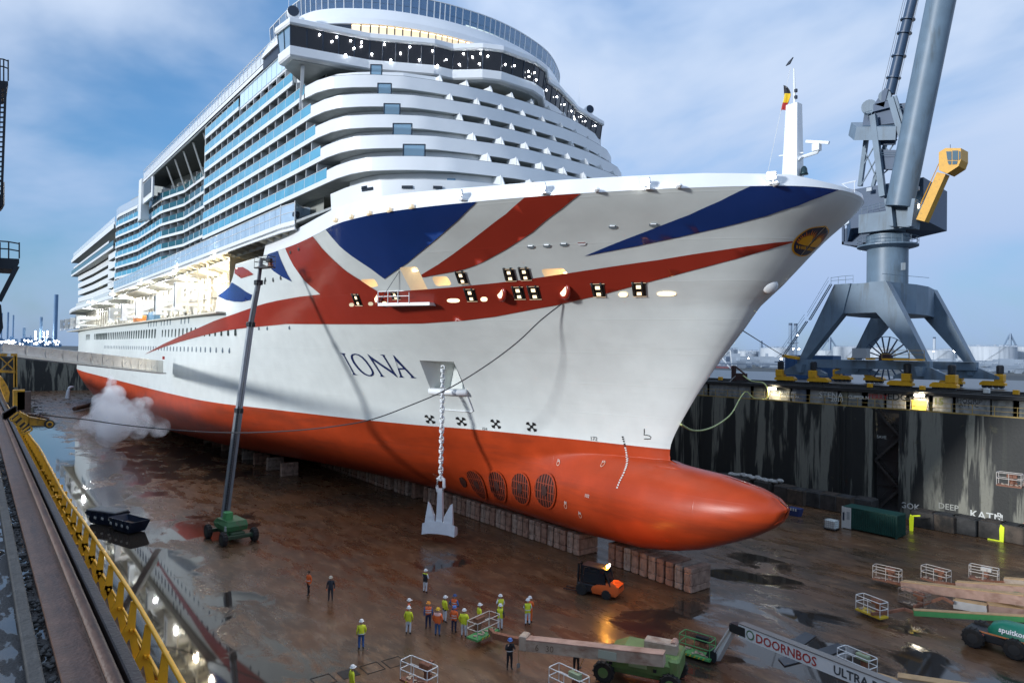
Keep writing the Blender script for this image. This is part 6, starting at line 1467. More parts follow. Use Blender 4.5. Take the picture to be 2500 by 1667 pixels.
# machine house: long box behind, seen end on at the left with a pale name panel
c = lambda px, py, y: Vector(atY(px, py, y))
hA, hB, hC, hD = Q(2055, 512, 98), Q(2104, 462, 98), Q(2104, 548, 98), Q(2055, 597, 98)
mb = MB()
zt1 = 41.9; zb1 = 36.6
hx0, hx1, hy0, hy1 = CX - 5.6, CX + 2.6, CY - 2.6, CY + 5.5
mb.prism([(hx0 + 1.6, hy0, zb1 + .6), (hx0, hy0 + 2.2, zb1 - 1.4), (hx0, hy1, zb1 - 1.4), (hx1 + 3.0, hy1, zb1), (hx1 + 3.0, hy0, zb1 + .6)], 0, ex=(0, 0, zt1 - zb1 + .3)); mb.build('machine_house', CRD, crane)
qa, qb, qc, qd = [c(px, py, hy0 + 1.0) for px, py in ((2061, 520), (2097, 483), (2097, 530), (2061, 551))]
pn = MB(); ex = Vector((.12, .14, 0)); pn.prism([qa, qb, qc, qd], 0, ex=ex); pnl = pn.build('name_panel', mat('panel_pale', (.55, .63, .70), .4), crane)
rt = (qb - qa); rt.z = 0; text_mesh('DAMEN', .62, 'panel_lettering', mat('letter_navy', (.04, .10, .25), .4), crane, qd + Vector((-.0, -.05, .75)), qc - qd, Vector((0, 0, 1)), .06)
mb = MB(); mb.prism([c(2055, 512, hy0 + 1.1), c(2060, 514, hy0 + 1.1), c(2060, 597, hy0 + 1.1), c(2055, 597, hy0 + 1.1)], 0, ex=(0, .3, 0)); mb.prism([c(2055, 590, hy0 + 1.1), c(2104, 592, hy0 + 1.1), c(2104, 600, hy0 + 1.1), c(2055, 597, hy0 + 1.1)], 0, ex=(0, 2, 0)); mb.prism([c(2060, 560, hy0 + 2.5), c(2124, 530, hy0 + 2.5), c(2124, 592, hy0 + 2.5), c(2060, 592, hy0 + 2.5)], 0, ex=(0, 3, 0)); mb.build('counterweight_housing', CRD, crane)
mb = MB(); mb.box((CX + .6, CY - 2.9, 37.5), (6.0, 1.4, 2.6)); mb.prism([Q(2164, 500, 97.5), Q(2232, 508, 97.5), Q(2226, 555, 97.5), Q(2172, 552, 97.5)], 0, ex=(0, 2.5, 0)); mb.build('slewing_table', CRB, crane)
mb = MB()
for h in (.5, 1.05): mb.tube([Q(2104, 520 - h * 12, 97.4), Q(2150, 508 - h * 12, 97.4), Q(2172, 512 - h * 12, 97.4)], .035, 4)
for px in (2104, 2118, 2132, 2148): mb.beam(Q(px, 524 - (px - 2104) * .28, 97.4), Q(px, 508 - (px - 2104) * .28, 97.4), .04)
mb.build('house_rail', CRB, crane)
for px, py in ((2123, 463), (2237, 461)): mb = MB(); mb.box(Q(px, py, 98), (.7, .4, .5)); mb.build('work_lamp', mat('lamp_grey', (.4, .45, .5), .4), crane)
mb = MB(); mb.box(Q(2240, 503, 98), (.35, .3, .55)); mb.build('lit_lamp', glow('lit_lamp_warm', (1, .9, .7), 14), crane)
# A-frame tower with cross bracing
f0, f1, f2 = Q(2102, 452, 99), Q(2158, 478, 99), Q(2166, 290, 99)
mb = MB(); mb.beam(Q(2100, 455, 100), Q(2122, 285, 100), .55); mb.build('tower_leg', CRB, crane)
mb = MB(); mb.beam(Q(2156, 480, 97.8), Q(2132, 282, 97.8), .75); mb.build('tower_leg', CRB, crane)
mb = MB(); mb.beam(Q(2176, 240, 98), Q(2208, 350, 98), .75); mb.beam(Q(2186, 235, 98), Q(2206, 300, 98), .3); mb.build('tower_leg', CRB, crane)
mb = MB(); mb.beam(Q(2131, 455, 101), Q(2180, 290, 101), .45); mb.build('tower_leg', CRB, crane)
mb = MB()
for a, b in (((2104, 450), (2150, 370)), ((2112, 370), (2150, 460)), ((2110, 400), (2150, 330)), ((2140, 340), (2180, 300)), ((2140, 290), (2190, 335)), ((2150, 400), (2190, 340)), ((2150, 345), (2190, 395)), ((2150, 430), (2185, 400)), ((2110, 360), (2140, 300))): mb.beam(Q(*a, 99.4), Q(*b, 99.4), .14)
mb.build('tower_brace', CRB, crane)
for a, b, h in (((2110, 288), (2210, 276), .4), ((2147, 390), (2192, 392), .9), ((2143, 332), (2190, 330), .35)):
    mb = MB(); mb.beam(Q(*a, 99), Q(*b, 99), 2.6, h, up=(0, 1, 0)); mb.build('tower_platform', CRD, crane)
mb = MB()
for h in (.55, 1.1):
    mb.tube([Q(2110, 288 - h * 11, 97.8), Q(2128, 282 - h * 11, 97.8)], .04, 4); mb.tube([Q(2194, 274 - h * 15, 97.8), Q(2210, 276 - h * 15, 97.8)], .04, 4); mb.tube([Q(2148, 384 - h * 10, 97.8), Q(2192, 384 - h * 10, 97.8)], .03, 4)
for px in (2110, 2119, 2128, 2196, 2210): mb.beam(Q(px, 288 - (px - 2110) * .12, 97.8), Q(px, 271 - (px - 2110) * .12, 97.8), .05)
mb.build('platform_rail', CRB, crane)
mb = MB(); mb.lathe([(1.0, -.25), (1.0, .25)], Q(2122, 262, 98.5), (.3, -1, 0), 16); mb.lathe([(.8, -.2), (.8, .2)], Q(2160, 235, 98.5), (.3, -1, 0), 14); mb.build('rope_sheave', CRB, crane)
mb = MB(); mb.prism([Q(2134, 255, 98.2), Q(2160, 215, 98.2), Q(2168, 218, 98.2), Q(2158, 262, 98.2)], 0, ex=(0, 1.6, 0)); mb.box(Q(2160, 262, 99), (2.4, 1.6, 1.0)); mb.build('winch_housing', CRD, crane)
# counterweight block hung behind the tower
mb = MB(); p = [Q(2072, 342, 96.6), Q(2086, 300, 96.6), Q(2180, 302, 101), Q(2184, 342, 101)]
qx = [Q(2085, 343, 97.6), Q(2091, 310, 97.6), Q(2190, 310, 100), Q(2186, 342, 100)]
mb.add([Q(2085, 343, 97.5), Q(2091, 310, 97.5), Q(2188, 309, 97.5), Q(2186, 342, 97.5), Q(2071, 331, 101.5), Q(2078, 299, 101.5), Q(2182, 298, 101.5), Q(2180, 330, 101.5)], [(0, 1, 2, 3), (4, 5, 1, 0), (1, 5, 6, 2), (7, 6, 5, 4), (3, 2, 6, 7), (0, 3, 7, 4)]); mb.build('counterweight', CRB, crane)
# main boom and the thinner tie boom beyond, pin-jointed at the house
bm0, bm1 = Q(2196, 505, 97.0), Q(2302, -20, 97.0); bd = (bm1 - bm0)
mb = MB(); mb.cyl(bm0, bm0 + bd * 1.35, 1.72, 1.72, 22); mb.build('main_boom', CRB, crane, smooth=True, auto=40)
for s in (-1, 1):
    mb = MB(); mb.prism([Q(2196 + s * 30 - 8, 485, 96.4), Q(2196 + s * 30 + 8, 485, 96.4), Q(2196 + s * 22 + 7, 552, 96.4), Q(2196 + s * 22 - 5, 552, 96.4)], 0, ex=(0, 1.2, 0)); mb.build('boom_fork', CRB, crane)
t0, t1 = Q(2172, 230, 99.5), Q(2234, -25, 99.5); td = t1 - t0
mb = MB(); mb.cyl(t0, t0 + td * 1.4, .68, .66, 14); mb.build('tie_boom', CRD, crane, smooth=True, auto=40)
for f in (.15, .36, .58, .71): mb = MB(); mb.cyl(t0 + td * f, t0 + td * (f + .012), .95, n=16); mb.build('boom_flange', CRD, crane)
mb = MB()
for dx in (-26, -20, 16, 20): mb.tube([Q(2172 + dx * .8, 232, 99), Q(2234 + dx * .8, -30, 99)], .035, 3)
mb.build('hoist_rope', CRK, crane)
# yellow cab on its jib arm
mb = MB(); mb.beam(Q(2252, 540, 97), Q(2303, 425, 97), 1.35, 1.1); mb.build('cab_arm', CYEL, crane)
mb = MB(); mb.tube([Q(2245, 505, 96.6), Q(2292, 400, 96.6)], .05, 4); mb.tube([Q(2250, 492, 96.6), Q(2296, 392, 96.6)], .05, 4)
for f in np.linspace(0, 1, 8): mb.beam(Q(2245, 505, 96.6) + (Q(2292, 400, 96.6) - Q(2245, 505, 96.6)) * f, Q(2250, 492, 96.6) + (Q(2296, 392, 96.6) - Q(2250, 492, 96.6)) * f, .04)
mb.build('cab_ladder', CYEL, crane)
cc = Q(2320, 387, 97); mb = MB(); hw = 1.35
pr = [Q(2292, 372, 96), Q(2308, 362, 96), Q(2346, 362, 96), Q(2346, 390, 96), Q(2340, 406, 96), Q(2312, 424, 96), Q(2292, 416, 96)]
mb.prism(pr, 0, ex=(0, 2.4, 0)); cab = mb.build('crane_cab', CYEL, crane)
for a in ([(2310, 370), (2323, 370), (2323, 391), (2313, 391)], [(2325, 368), (2339, 368), (2339, 391), (2325, 391)], [(2313, 393), (2323, 393), (2322, 402), (2316, 402)], [(2325, 393), (2338, 393), (2336, 401), (2325, 402)], [(2341, 369), (2345, 370), (2345, 388), (2341, 391)]):
    mb = MB(); mb.prism([Q(*p_, 95.93) for p_ in a], 0, ex=(0, .05, 0)); mb.build('cab_window', mat('cab_glass', (.10, .16, .2), .06, spec=.6), cab)
mb = MB(); mb.cyl(Q(2320, 362, 97), Q(2320, 353, 97), .03, n=4); mb.build('cab_aerial', CRK, crane)

# ---- lit quay lamps under the far kerb
for px, py, lb in ((1887, 948, 'lit lamp under the far kerb, nearer the ship'), (2246, 964, 'lit lamp under the far kerb near the numbered slab')):
    p = Vector(atY(px, py, 86.4)); t = thing('quay_lamp', lb, 'lamp', p, 'lit lamps under the far kerb')
    mb = MB(); mb.box((0, 0, 0), (1.2, .3, .34), bev=.05); mb.beam((0, .2, .1), (0, .5, .3), .08); mb.build('housing', CRK, t, local=True)
    mb = MB(); mb.box((0, -.16, -.04), (1.05, .05, .28)); mb.build('lens', glow('quay_lens', (1, .95, .85), 22), t, local=True)
    l = bpy.data.lights.new('quay_lamp_light', 'SPOT'); l.energy = 700; l.color = (1, .86, .6); l.spot_size = R(150); l.spot_blend = .5; l.shadow_soft_size = .2
    lo = bpy.data.objects.new('quay_lamp_light', l); col.objects.link(lo); lo.location = p + Vector((0, -.4, 0)); lo.rotation_euler = (R(62), 0, 0)
mb = MB(); p = atY(2243, 990, 86.8); mb.box((p[0], 86.83, p[2]), (1.6, .03, 1.3)); 
mb.build('painted_patch', YEL_SP, parapet)
# ---- orange and white marker blocks along the kerb
for px, py, m_, nm in ((1759, 925, CYEL, 'small orange marker box by the hose rack'), (2124, 939, CYEL, 'small orange marker box under the left crane legs'), (2252, 943, CYEL, 'small orange marker box between the bogies'), (2481, 950, CYEL, 'bright orange marker box at the right edge'), (2409, 948, CW, 'small white marker box right of the bogies')):
    p = atY(px, py, 88.6); mb = MB(); mb.box((p[0], 88.6, ZQ + .42), (.55, .5, .5), bev=.03); tag(mb.build('marker_box', m_), nm, 'box', 'marker boxes along the far kerb')
# ---- hoses and mooring line to the far quay
HOSE = mat('hose_yellow', (.50, .55, .22), .5); ROPE = mat('rope_dark', (.03, .03, .035), .7)
hp = [Vector(hull_pt) for hull_pt in [atY(1663, 1036, 45.0), atY(1690, 1050, 52), atY(1720, 1049, 60), atY(1752, 1036, 70), atY(1785, 1010, 78), atY(1808, 970, 84), atY(1822, 956, 86), atY(1838, 970, 86.2), atY(1852, 974, 86.2), atY(1872, 972, 86.2), atY(1876, 955, 86.3), atY(1864, 935, 86.4), atY(1835, 930, 87), atY(1812, 915, 89)]]
def spline(pts, k=6):
    o = []
    for i in range(len(pts) - 1):
        p = [Vector(pts[max(0, i - 1)]), Vector(pts[i]), Vector(pts[i + 1]), Vector(pts[min(len(pts) - 1, i + 2)])]
        for q in range(k):
            t = q / k; o.append(.5 * ((2 * p[1]) + (-p[0] + p[2]) * t + (2 * p[0] - 5 * p[1] + 4 * p[2] - p[3]) * t * t + (-p[0] + 3 * p[1] - 3 * p[2] + p[3]) * t ** 3))
    return o + [Vector(pts[-1])]
tag(MB().tube(spline(hp), .09, 6).build('water_hose', HOSE, smooth=True), 'pale yellow hose sagging from the bow to the far quay', 'hose')
tag(MB().tube(spline([atY(1812, 806, 46), atY(1850, 830, 60), atY(1890, 855, 76), atY(1925, 876, 90)]), .045, 5).build('mooring_line', ROPE), 'thin dark mooring line from the stem to the far quay', 'rope')
mb = MB(); p = atY(1797, 925, 89); t = thing('hose_rack', 'rusty brown rack of valves and hoses on the far quay edge', 'rack', (p[0], 89, ZQ))
mb.box((p[0] - .4, 89, ZQ + 1.2), (.5, .5, 2.4)); mb.box((p[0] + .9, 89, ZQ + .8), (1.6, .6, 1.0)); mb.beam((p[0], 89, ZQ + 2.2), (p[0] + 1.5, 89, ZQ + 1.2), .2)
mb.build('rack_frame', mat('rack_rust', (.06, .025, .02), .7), t)
mb = MB(); mb.tube(spline([(p[0] + .3, 88.4, ZQ + .9), (p[0] + .1, 87, ZQ - .2), (p[0] + .5, 86.8, ZW + 1), (p[0] + .2, 86.6, ZW + .2)]), .06, 5); mb.build('hose_tail', mat('hose_grey', (.25, .24, .22), .6), t)
# ---- cabins, containers and shunted gear on the quay
def quay_box(x0, x1, y, z1, depth, m_, nm, lb, cat):
    mb = MB(); mb.box(((x0 + x1) / 2, y + depth / 2, (ZQ + z1) / 2), (x1 - x0, depth, z1 - ZQ), bev=.05)
    t = thing(nm, lb, cat, ((x0 + x1) / 2, y + depth / 2, ZQ)); mb.build('body', m_, t)
    for i in range(int((x1 - x0) / 1.2)): mb = MB(); mb.box((x0 + .6 + i * 1.2, y - .02, (ZQ + z1) / 2), (.1, .05, z1 - ZQ - .3)); mb.build('rib', m_, t)
    return t
a = atY(1916, 867, 116)[0]; b = atY(2033, 867, 116)[0]; zz_ = atY(1970, 867, 116)[2]
quay_box(a, b, 116, zz_, 3, mat('quay_blue', (.02, .07, .17), .5, noise=.1, nscale=.5), 'blue_container', 'navy blue container block behind the left crane leg', 'container')
a = atY(2036, 900, 118)[0]; b = atY(2062, 900, 118)[0]
quay_box(a, b, 118, atY(2050, 893, 118)[2], 2.5, MATS['quay_blue'], 'blue_skip', 'low blue skip right of the navy container block', 'skip')
# ---- red stern of a moored tanker
tk = thing('tanker_stern', 'red painted stern of a tanker moored beyond the far quay', 'ship', (-150, 205, ZQ))
TRD = mat('tanker_red', (.30, .07, .07), .5, noise=.1, nscale=.3)
o = [Vector(atY(px, py, 205)) for px, py in ((1715, 925), (1728, 893), (1779, 897), (1778, 910), (1770, 922))]
mb = MB(); mb.prism(o, 0, ex=(-6, 14, 0)); mb.build('hull', TRD, tk)
d0 = Vector(atY(1739, 906, 204.6)); text_mesh('JAZZ', 1.25, 'stern_name', WHITE_P, tk, d0, (1, 0, 0), (0, 0, 1), bold=.02)
d0 = Vector(atY(1737, 913, 204.6)); text_mesh('SINGAPORE', .7, 'stern_name', WHITE_P, tk, d0, (1, 0, 0), (0, 0, 1), bold=.01)
mb = MB(); a_ = Vector(atY(1740, 880, 206)); mb.tube([Vector(atY(1762, 872, 206)), Vector(atY(1789, 908, 206))], .25, 5); mb.tube([Vector(atY(1783, 855, 206)), Vector(atY(1789, 905, 206))], .25, 5); mb.tube([Vector(atY(1720, 894, 206)), Vector(atY(1760, 890, 206))], .12, 4); mb.build('stern_derrick', EDGE, tk)

# ================================================================== TANK FARM AND REFINERY
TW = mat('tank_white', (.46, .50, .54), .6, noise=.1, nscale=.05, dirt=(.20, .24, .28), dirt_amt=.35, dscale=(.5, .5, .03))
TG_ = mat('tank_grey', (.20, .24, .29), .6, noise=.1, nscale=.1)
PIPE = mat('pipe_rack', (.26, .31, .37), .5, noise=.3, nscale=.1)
FARL = glow('yard_light', (1, .95, .85), 60.0)
def at_depth(px, py, dep):
    d = ray(px, py); return EYE + d * dep
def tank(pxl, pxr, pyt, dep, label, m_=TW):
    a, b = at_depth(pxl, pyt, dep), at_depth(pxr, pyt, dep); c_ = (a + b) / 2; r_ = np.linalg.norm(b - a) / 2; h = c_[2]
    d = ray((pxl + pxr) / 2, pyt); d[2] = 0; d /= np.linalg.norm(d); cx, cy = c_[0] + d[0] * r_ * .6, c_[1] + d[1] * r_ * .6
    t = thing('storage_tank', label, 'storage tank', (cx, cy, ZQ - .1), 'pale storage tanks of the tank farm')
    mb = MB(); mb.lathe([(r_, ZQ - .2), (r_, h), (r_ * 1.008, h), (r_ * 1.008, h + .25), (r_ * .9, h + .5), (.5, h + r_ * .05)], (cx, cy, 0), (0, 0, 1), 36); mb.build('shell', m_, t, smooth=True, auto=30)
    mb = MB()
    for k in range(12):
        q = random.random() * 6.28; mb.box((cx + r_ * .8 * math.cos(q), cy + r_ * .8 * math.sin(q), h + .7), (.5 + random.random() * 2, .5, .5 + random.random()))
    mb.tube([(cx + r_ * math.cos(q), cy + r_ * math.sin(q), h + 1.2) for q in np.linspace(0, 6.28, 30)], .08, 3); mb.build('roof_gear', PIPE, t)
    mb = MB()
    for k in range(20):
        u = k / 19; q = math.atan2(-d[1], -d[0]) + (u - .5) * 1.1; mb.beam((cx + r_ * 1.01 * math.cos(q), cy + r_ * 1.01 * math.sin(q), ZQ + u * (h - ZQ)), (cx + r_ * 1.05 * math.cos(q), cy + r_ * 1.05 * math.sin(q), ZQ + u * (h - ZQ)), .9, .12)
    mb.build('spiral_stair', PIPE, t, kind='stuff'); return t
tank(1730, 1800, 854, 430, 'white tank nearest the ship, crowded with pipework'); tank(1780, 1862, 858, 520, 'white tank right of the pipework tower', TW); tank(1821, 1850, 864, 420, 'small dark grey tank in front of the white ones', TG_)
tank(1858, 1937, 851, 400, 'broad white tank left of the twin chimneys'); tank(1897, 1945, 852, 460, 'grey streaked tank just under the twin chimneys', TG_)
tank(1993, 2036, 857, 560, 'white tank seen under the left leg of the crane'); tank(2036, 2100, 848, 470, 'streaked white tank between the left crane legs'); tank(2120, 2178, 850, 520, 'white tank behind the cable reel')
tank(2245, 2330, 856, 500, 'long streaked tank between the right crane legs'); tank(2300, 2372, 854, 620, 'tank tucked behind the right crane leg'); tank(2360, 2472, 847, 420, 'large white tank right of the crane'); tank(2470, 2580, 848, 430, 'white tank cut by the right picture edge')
def stack(px, pyt, w_px, dep, nm, lb, cat, m_, grp=None, gear=True):
    b = at_depth(px, pyt, dep); r_ = w_px / FPX * dep / 2
    t = thing(nm, lb, cat, (b[0], b[1], ZQ), grp); mb = MB(); mb.lathe([(r_ * 1.05, ZQ - .3), (r_, b[2] * .6), (r_, b[2])], (b[0], b[1], 0), (0, 0, 1), 12); mb.build('shaft', m_, t, smooth=True, auto=40)
    if gear:
        zz_ = ZQ + (b[2] - ZQ) * .52; mb = MB(); mb.lathe([(r_, zz_), (r_ * 1.7, zz_ + .2), (r_ * 1.7, zz_ + .5), (r_, zz_ + .6)], (b[0], b[1], 0), (0, 0, 1), 10); mb.build('gallery', m_, t)
        mb = MB(); mb.lathe([(r_ * 1.02, b[2] - r_ * 1.2), (r_ * 1.03, b[2] + .05), (r_ * .8, b[2] + .1)], (b[0], b[1], 0), (0, 0, 1), 12); mb.build('crown', mat('crown_dark', (.06, .09, .14), .6), t)
    return t
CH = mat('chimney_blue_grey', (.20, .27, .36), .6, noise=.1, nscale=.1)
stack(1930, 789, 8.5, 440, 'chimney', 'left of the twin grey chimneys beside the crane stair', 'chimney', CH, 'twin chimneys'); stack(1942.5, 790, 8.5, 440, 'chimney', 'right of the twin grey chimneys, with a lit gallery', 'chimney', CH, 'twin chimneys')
stack(2281, 823, 6, 520, 'vent_stack', 'thin pale stack seen between the right crane legs', 'stack', TW)
def far_derrick(px, pyt, pyb, half, dep, lb):
    a, b = at_depth(px, pyt, dep), at_depth(px, pyb, dep); k = dep / FPX
    t = thing('far_crane', lb, 'crane', (b[0], b[1], ZQ)); mb = MB(); mb.beam((a[0], a[1], a[2]), (a[0], a[1], ZQ), 5 * k, w1=8 * k); mb.build('tower', CH, t)
    for s in (-1, 1): e = at_depth(px + s * half, pyb, dep); mb = MB(); mb.beam(a, (e[0], e[1], b[2]), 3 * k); mb.build('stay_leg', CH, t)
far_derrick(2026, 823, 853, 20, 650, 'three legged far crane seen under the left crane leg'); far_derrick(2466, 814, 848, 17, 600, 'purple grey far crane above the right hand tanks'); far_derrick(1858, 832, 851, 3, 420, 'small gooseneck vent on the white tank')
# pipe racks and yard clutter: one mass nobody could count
mb = MB(); rr_ = random.Random(11)
for i in range(420):
    px = 1725 + rr_.random() * 800; dep = 230 + rr_.random() * 200; p = at_depth(px, 890, dep); h = rr_.random() ** 2 * 5 + .8
    mb.box((p[0], p[1], ZQ + h / 2), (.4 + rr_.random() * 5, .4 + rr_.random() * 2, h if rr_.random() < .4 else .5), rz=.6)
for k in range(9):
    a, b = at_depth(1722, 890, 230 + k * 22), at_depth(2530, 890, 230 + k * 22); mb.beam((a[0], a[1], ZQ + 1.5 + k * .35), (b[0], b[1], ZQ + 1.5 + k * .35), .5)
tag(mb.build('pipe_racks', PIPE), 'tangle of pale pipe racks and sheds before the tank farm', 'pipework', kind='stuff')
for i, (px, py, s) in enumerate(((1777, 874, .55), (1827, 875, .55), (1908, 876, .8), (2055, 877, .8), (1946, 818, .6), (2331, 857, .9), (2415, 889, 1.3), (2490, 893, 1.2), (1950, 852, .5), (1937, 851, .4), (2187, 898, .5), (2279, 858, .35))):
    p = at_depth(px, py, 330); t = thing('yard_lamp', ('lit yard lamp among the tanks, number of its kind nearest the ship' if i == 0 else ['', 'lit yard lamp before the dark grey tank', 'lit yard lamp before the broad white tank', 'lit yard lamp above the left sill of the crane', 'bright lamp on the right hand chimney gallery', 'bright lamp beside the right crane leg', 'glaring lamp low before the large right hand tank', 'glaring lamp at the right picture edge', 'small lamp at the foot of the chimneys, right', 'small lamp at the foot of the chimneys, left', 'small lamp under the crane sill beside the reel', 'tiny lamp on the thin pale stack'][i]).replace(', number of its kind', ','), 'lamp', (p[0], p[1], ZQ), 'lit lamps across the tank farm')
    mb = MB(); mb.lathe([(.1, -s * .6), (s * .7, 0), (.1, s * .6)], p, (0, 0, 1), 8); mb.build('lamp_globe', FARL, t)
    mb = MB(); mb.cyl((p[0], p[1], ZQ), (p[0], p[1], p[2]), .1, n=4); mb.build('pole', PIPE, t)
# ================================================================== LIFTS ON THE DOCK FLOOR
def F0(px, py, z=0.0): return Vector(atZ(px, py, z))
LG = mat('lift_green', (.13, .22, .07), .45, noise=.15, nscale=2, dirt=(.20, .13, .08), dirt_amt=.35, dscale=(1.5, 1.5, 1.5))
LG2 = mat('lift_bright_green', (.08, .30, .10), .4, noise=.1, nscale=2)
LGD = mat('lift_mid_green', (.05, .16, .06), .45, noise=.15, nscale=2, dirt=(.15, .10, .07), dirt_amt=.3, dscale=(1.5, 1.5, 1.5))
TEAL = mat('lift_teal', (.01, .18, .11), .35, noise=.08, nscale=2)
DUST = mat('dusty_cream', (.42, .33, .25), .6, noise=.2, nscale=1.5, dirt=(.22, .11, .07), dirt_amt=.5, dscale=(1, 1, 2))
DUSTP = mat('dusty_pink', (.40, .25, .19), .6, noise=.25, nscale=1.5, dirt=(.22, .10, .06), dirt_amt=.4, dscale=(1, 1, 2))
BOOMW = mat('boom_white', (.66, .67, .66), .35, noise=.05, nscale=1)
BOOMG = mat('boom_grey', (.16, .17, .18), .4, noise=.15, nscale=1.5)
BOOML = mat('boom_light_grey', (.30, .32, .34), .4, noise=.15, nscale=1.5)
TYRE = mat('tyre_rubber', (.016, .015, .014), .75, noise=.3, nscale=6, dirt=(.08, .05, .03), dirt_amt=.3, dscale=(4, 4, 4))
LRUST = mat('lift_rust', (.22, .09, .05), .65, noise=.3, nscale=4, bump=.4, bscale=10)
PALE = mat('pale_tube', (.58, .52, .46), .45, noise=.15, nscale=4)
HAZ = mat('hazard_yellow', (.65, .45, .03), .5)
def wheel(parent, c, axis, r, w, rim=None):
    mb = MB(); mb.lathe([(r * .55, -w / 2), (r * .92, -w / 2), (r, -w * .3), (r, w * .3), (r * .92, w / 2), (r * .55, w / 2)], c, axis, 18); o = mb.build('wheel', TYRE, parent, smooth=True, auto=35)
    mb = MB()
    ax = Vector(axis).normalized(); x, y, a = frame(ax)
    for k in range(14):
        t = k * 2 * math.pi / 14; p = Vector(c) + x * (r * 1.0 * math.cos(t)) + y * (r * 1.0 * math.sin(t)); mb.beam(p - ax * w * .42, p + ax * w * .42, r * .12)
    mb.build('tread', TYRE, o, kind='stuff')
    mb = MB(); mb.lathe([(.04, -w * .52), (r * .5, -w * .5), (r * .56, -w * .35), (r * .56, w * .35), (r * .5, w * .5), (.04, w * .52)], c, axis, 14); mb.build('rim', rim or LGD, o, smooth=True, auto=35); return o
def basket(parent, c, rz, w=2.0, d=.85, h=1.1, tube=PALE, floor=LRUST, box=LRUST, hazard=True, boxz=.75):
    """work platform: floor, three rail loops, uprights, control box and the rotator post at the back"""
    M_ = Matrix.Translation(c) @ Matrix.Rotation(rz, 4, 'Z'); T = lambda x, y, z: M_ @ Vector((x, y, z))
    fl = MB(); fl.prism([T(-w / 2, -d / 2, 0), T(w / 2, -d / 2, 0), T(w / 2, d / 2, 0), T(-w / 2, d / 2, 0)], 0, ex=(0, 0, .12)); f_ = fl.build('platform_floor', floor, parent)
    for z, k in ((h, 1.0), (h * .58, .98)):
        r_ = .12; pts = []
        for cx, cy, a0 in ((w / 2 - r_, d / 2 - r_, 0), (-w / 2 + r_, d / 2 - r_, 90), (-w / 2 + r_, -d / 2 + r_, 180), (w / 2 - r_, -d / 2 + r_, 270)):
            for q in (0, 45, 90): t = R(a0 + q); pts.append(T(cx + r_ * math.cos(t), cy + r_ * math.sin(t), z))
        MB().tube(pts, .028, 6, closed=True).build('guard_rail', tube, parent, smooth=True)
    for x, y in ((-w / 2, -d / 2), (0, -d / 2), (w / 2, -d / 2), (w / 2, d / 2), (-w / 2, d / 2)): MB().tube([T(x * .97, y * .95, .1), T(x * .97, y * .95, h)], .024, 5).build('upright', tube, parent)
    bx = MB(); M2 = Matrix.Rotation(rz, 4, 'Z'); bx.box(T(.1, d / 2 - .02, h * boxz), (.75, .32, .34), M=M2, bev=.03); bx.build('control_box', box, parent)
    mb = MB(); mb.box(T(.1, d / 2 + .12, .55), (.34, .25, .9), M=M2, bev=.04); rr_ = random.Random(int(abs(c[0] * 10)))
    for i in range(9): mb.box(T(.1 + rr_.uniform(-.25, .25), d / 2 + .12 + rr_.uniform(-.1, .2), .2 + rr_.random() * .8), (.2, .16, .12), rz=rr_.random())
    mb.build('rotator', LRUST if box is not LG else LRUST, parent)
    if hazard:
        for i in range(5):
            u = -w * .3 + i * w * .14; mb = MB(); mb.prism([T(u, -d / 2 - .012, .0), T(u + .09, -d / 2 - .012, .0), T(u + .17, -d / 2 - .012, .12), T(u + .08, -d / 2 - .012, .12)], 0, ex=(M2 @ Vector((0, .01, 0)))); mb.build('hazard_stripe', HAZ, f_)
    mb = MB()
    for i in range(12): mb.box(T(rr_.uniform(-w * .4, w * .4), rr_.uniform(-d * .3, d * .3), .16), (.22, .16, .07), rz=rr_.random() * 3, bev=.02)
    mb.build('litter', DUST, f_, kind='stuff')
def boom(parent, p0, p1, w, h, m, name='boom', taper=1.0):
    mb = MB(); mb.beam(p0, p1, w, h, w1=w * taper, h1=h * taper); return mb.build(name, m, parent)

# ---- tall boom lift working under the promenade
c0 = Vector((-68.3, 19.9, 0)); ax = Vector((1, .1, 0)).normalized(); ay = Vector((-.1, 1, 0)).normalized()
t = thing('boom_lift', 'green based boom lift with its long grey boom raised to the promenade deck', 'boom lift', c0)
L_ = lambda u, v, z: c0 + ax * u + ay * v + Vector((0, 0, z))
M2 = Matrix.Rotation(math.atan2(ax.y, ax.x), 4, 'Z')
for u in (-1.9, 1.9):
    for v in (-1.45, 1.45): wheel(t, L_(u, v, .62), ay, .62, .45, mat('lift_rim_dark', (.03, .04, .03), .6))
mb = MB(); mb.box(L_(0, 0, .75), (3.6, 1.3, .5), M=M2, bev=.08)
for u in (-1.9, 1.9): mb.box(L_(u, 0, .65), (.4, 2.6, .35), M=M2, bev=.05)
mb.build('chassis', mat('chassis_dark_green', (.03, .06, .03), .55, noise=.3, nscale=3), t)
MB().box(L_(.6, -.72, .75), (1.0, .12, .4), M=M2, bev=.03).build('chassis_panel', LG2, t)
mb = MB(); mb.loft([[L_(x, y, z) for x, y, z in r_] for r_ in ([(-1.7, -.95, 1.05), (1.3, -.95, 1.05), (1.3, 1.0, 1.05), (-1.7, 1.0, 1.05)], [(-1.8, -1.0, 1.5), (1.4, -1.0, 1.5), (1.4, 1.05, 1.5), (-1.8, 1.05, 1.5)], [(-1.3, -.9, 1.95), (1.2, -.8, 1.95), (1.2, .95, 1.95), (-1.3, .95, 1.95)])]); tur = mb.build('turret', LGD, t)
MB().box(L_(-.1, -.3, 2.0), (.8, .7, 1.3), M=M2, bev=.06).build('boom_cradle', LG2, t)
MB().box(L_(1.15, -1.0, 1.35), (.42, .04, .45), M=M2).build('side_plate', mat('plate_pale', (.45, .5, .45), .4), tur)
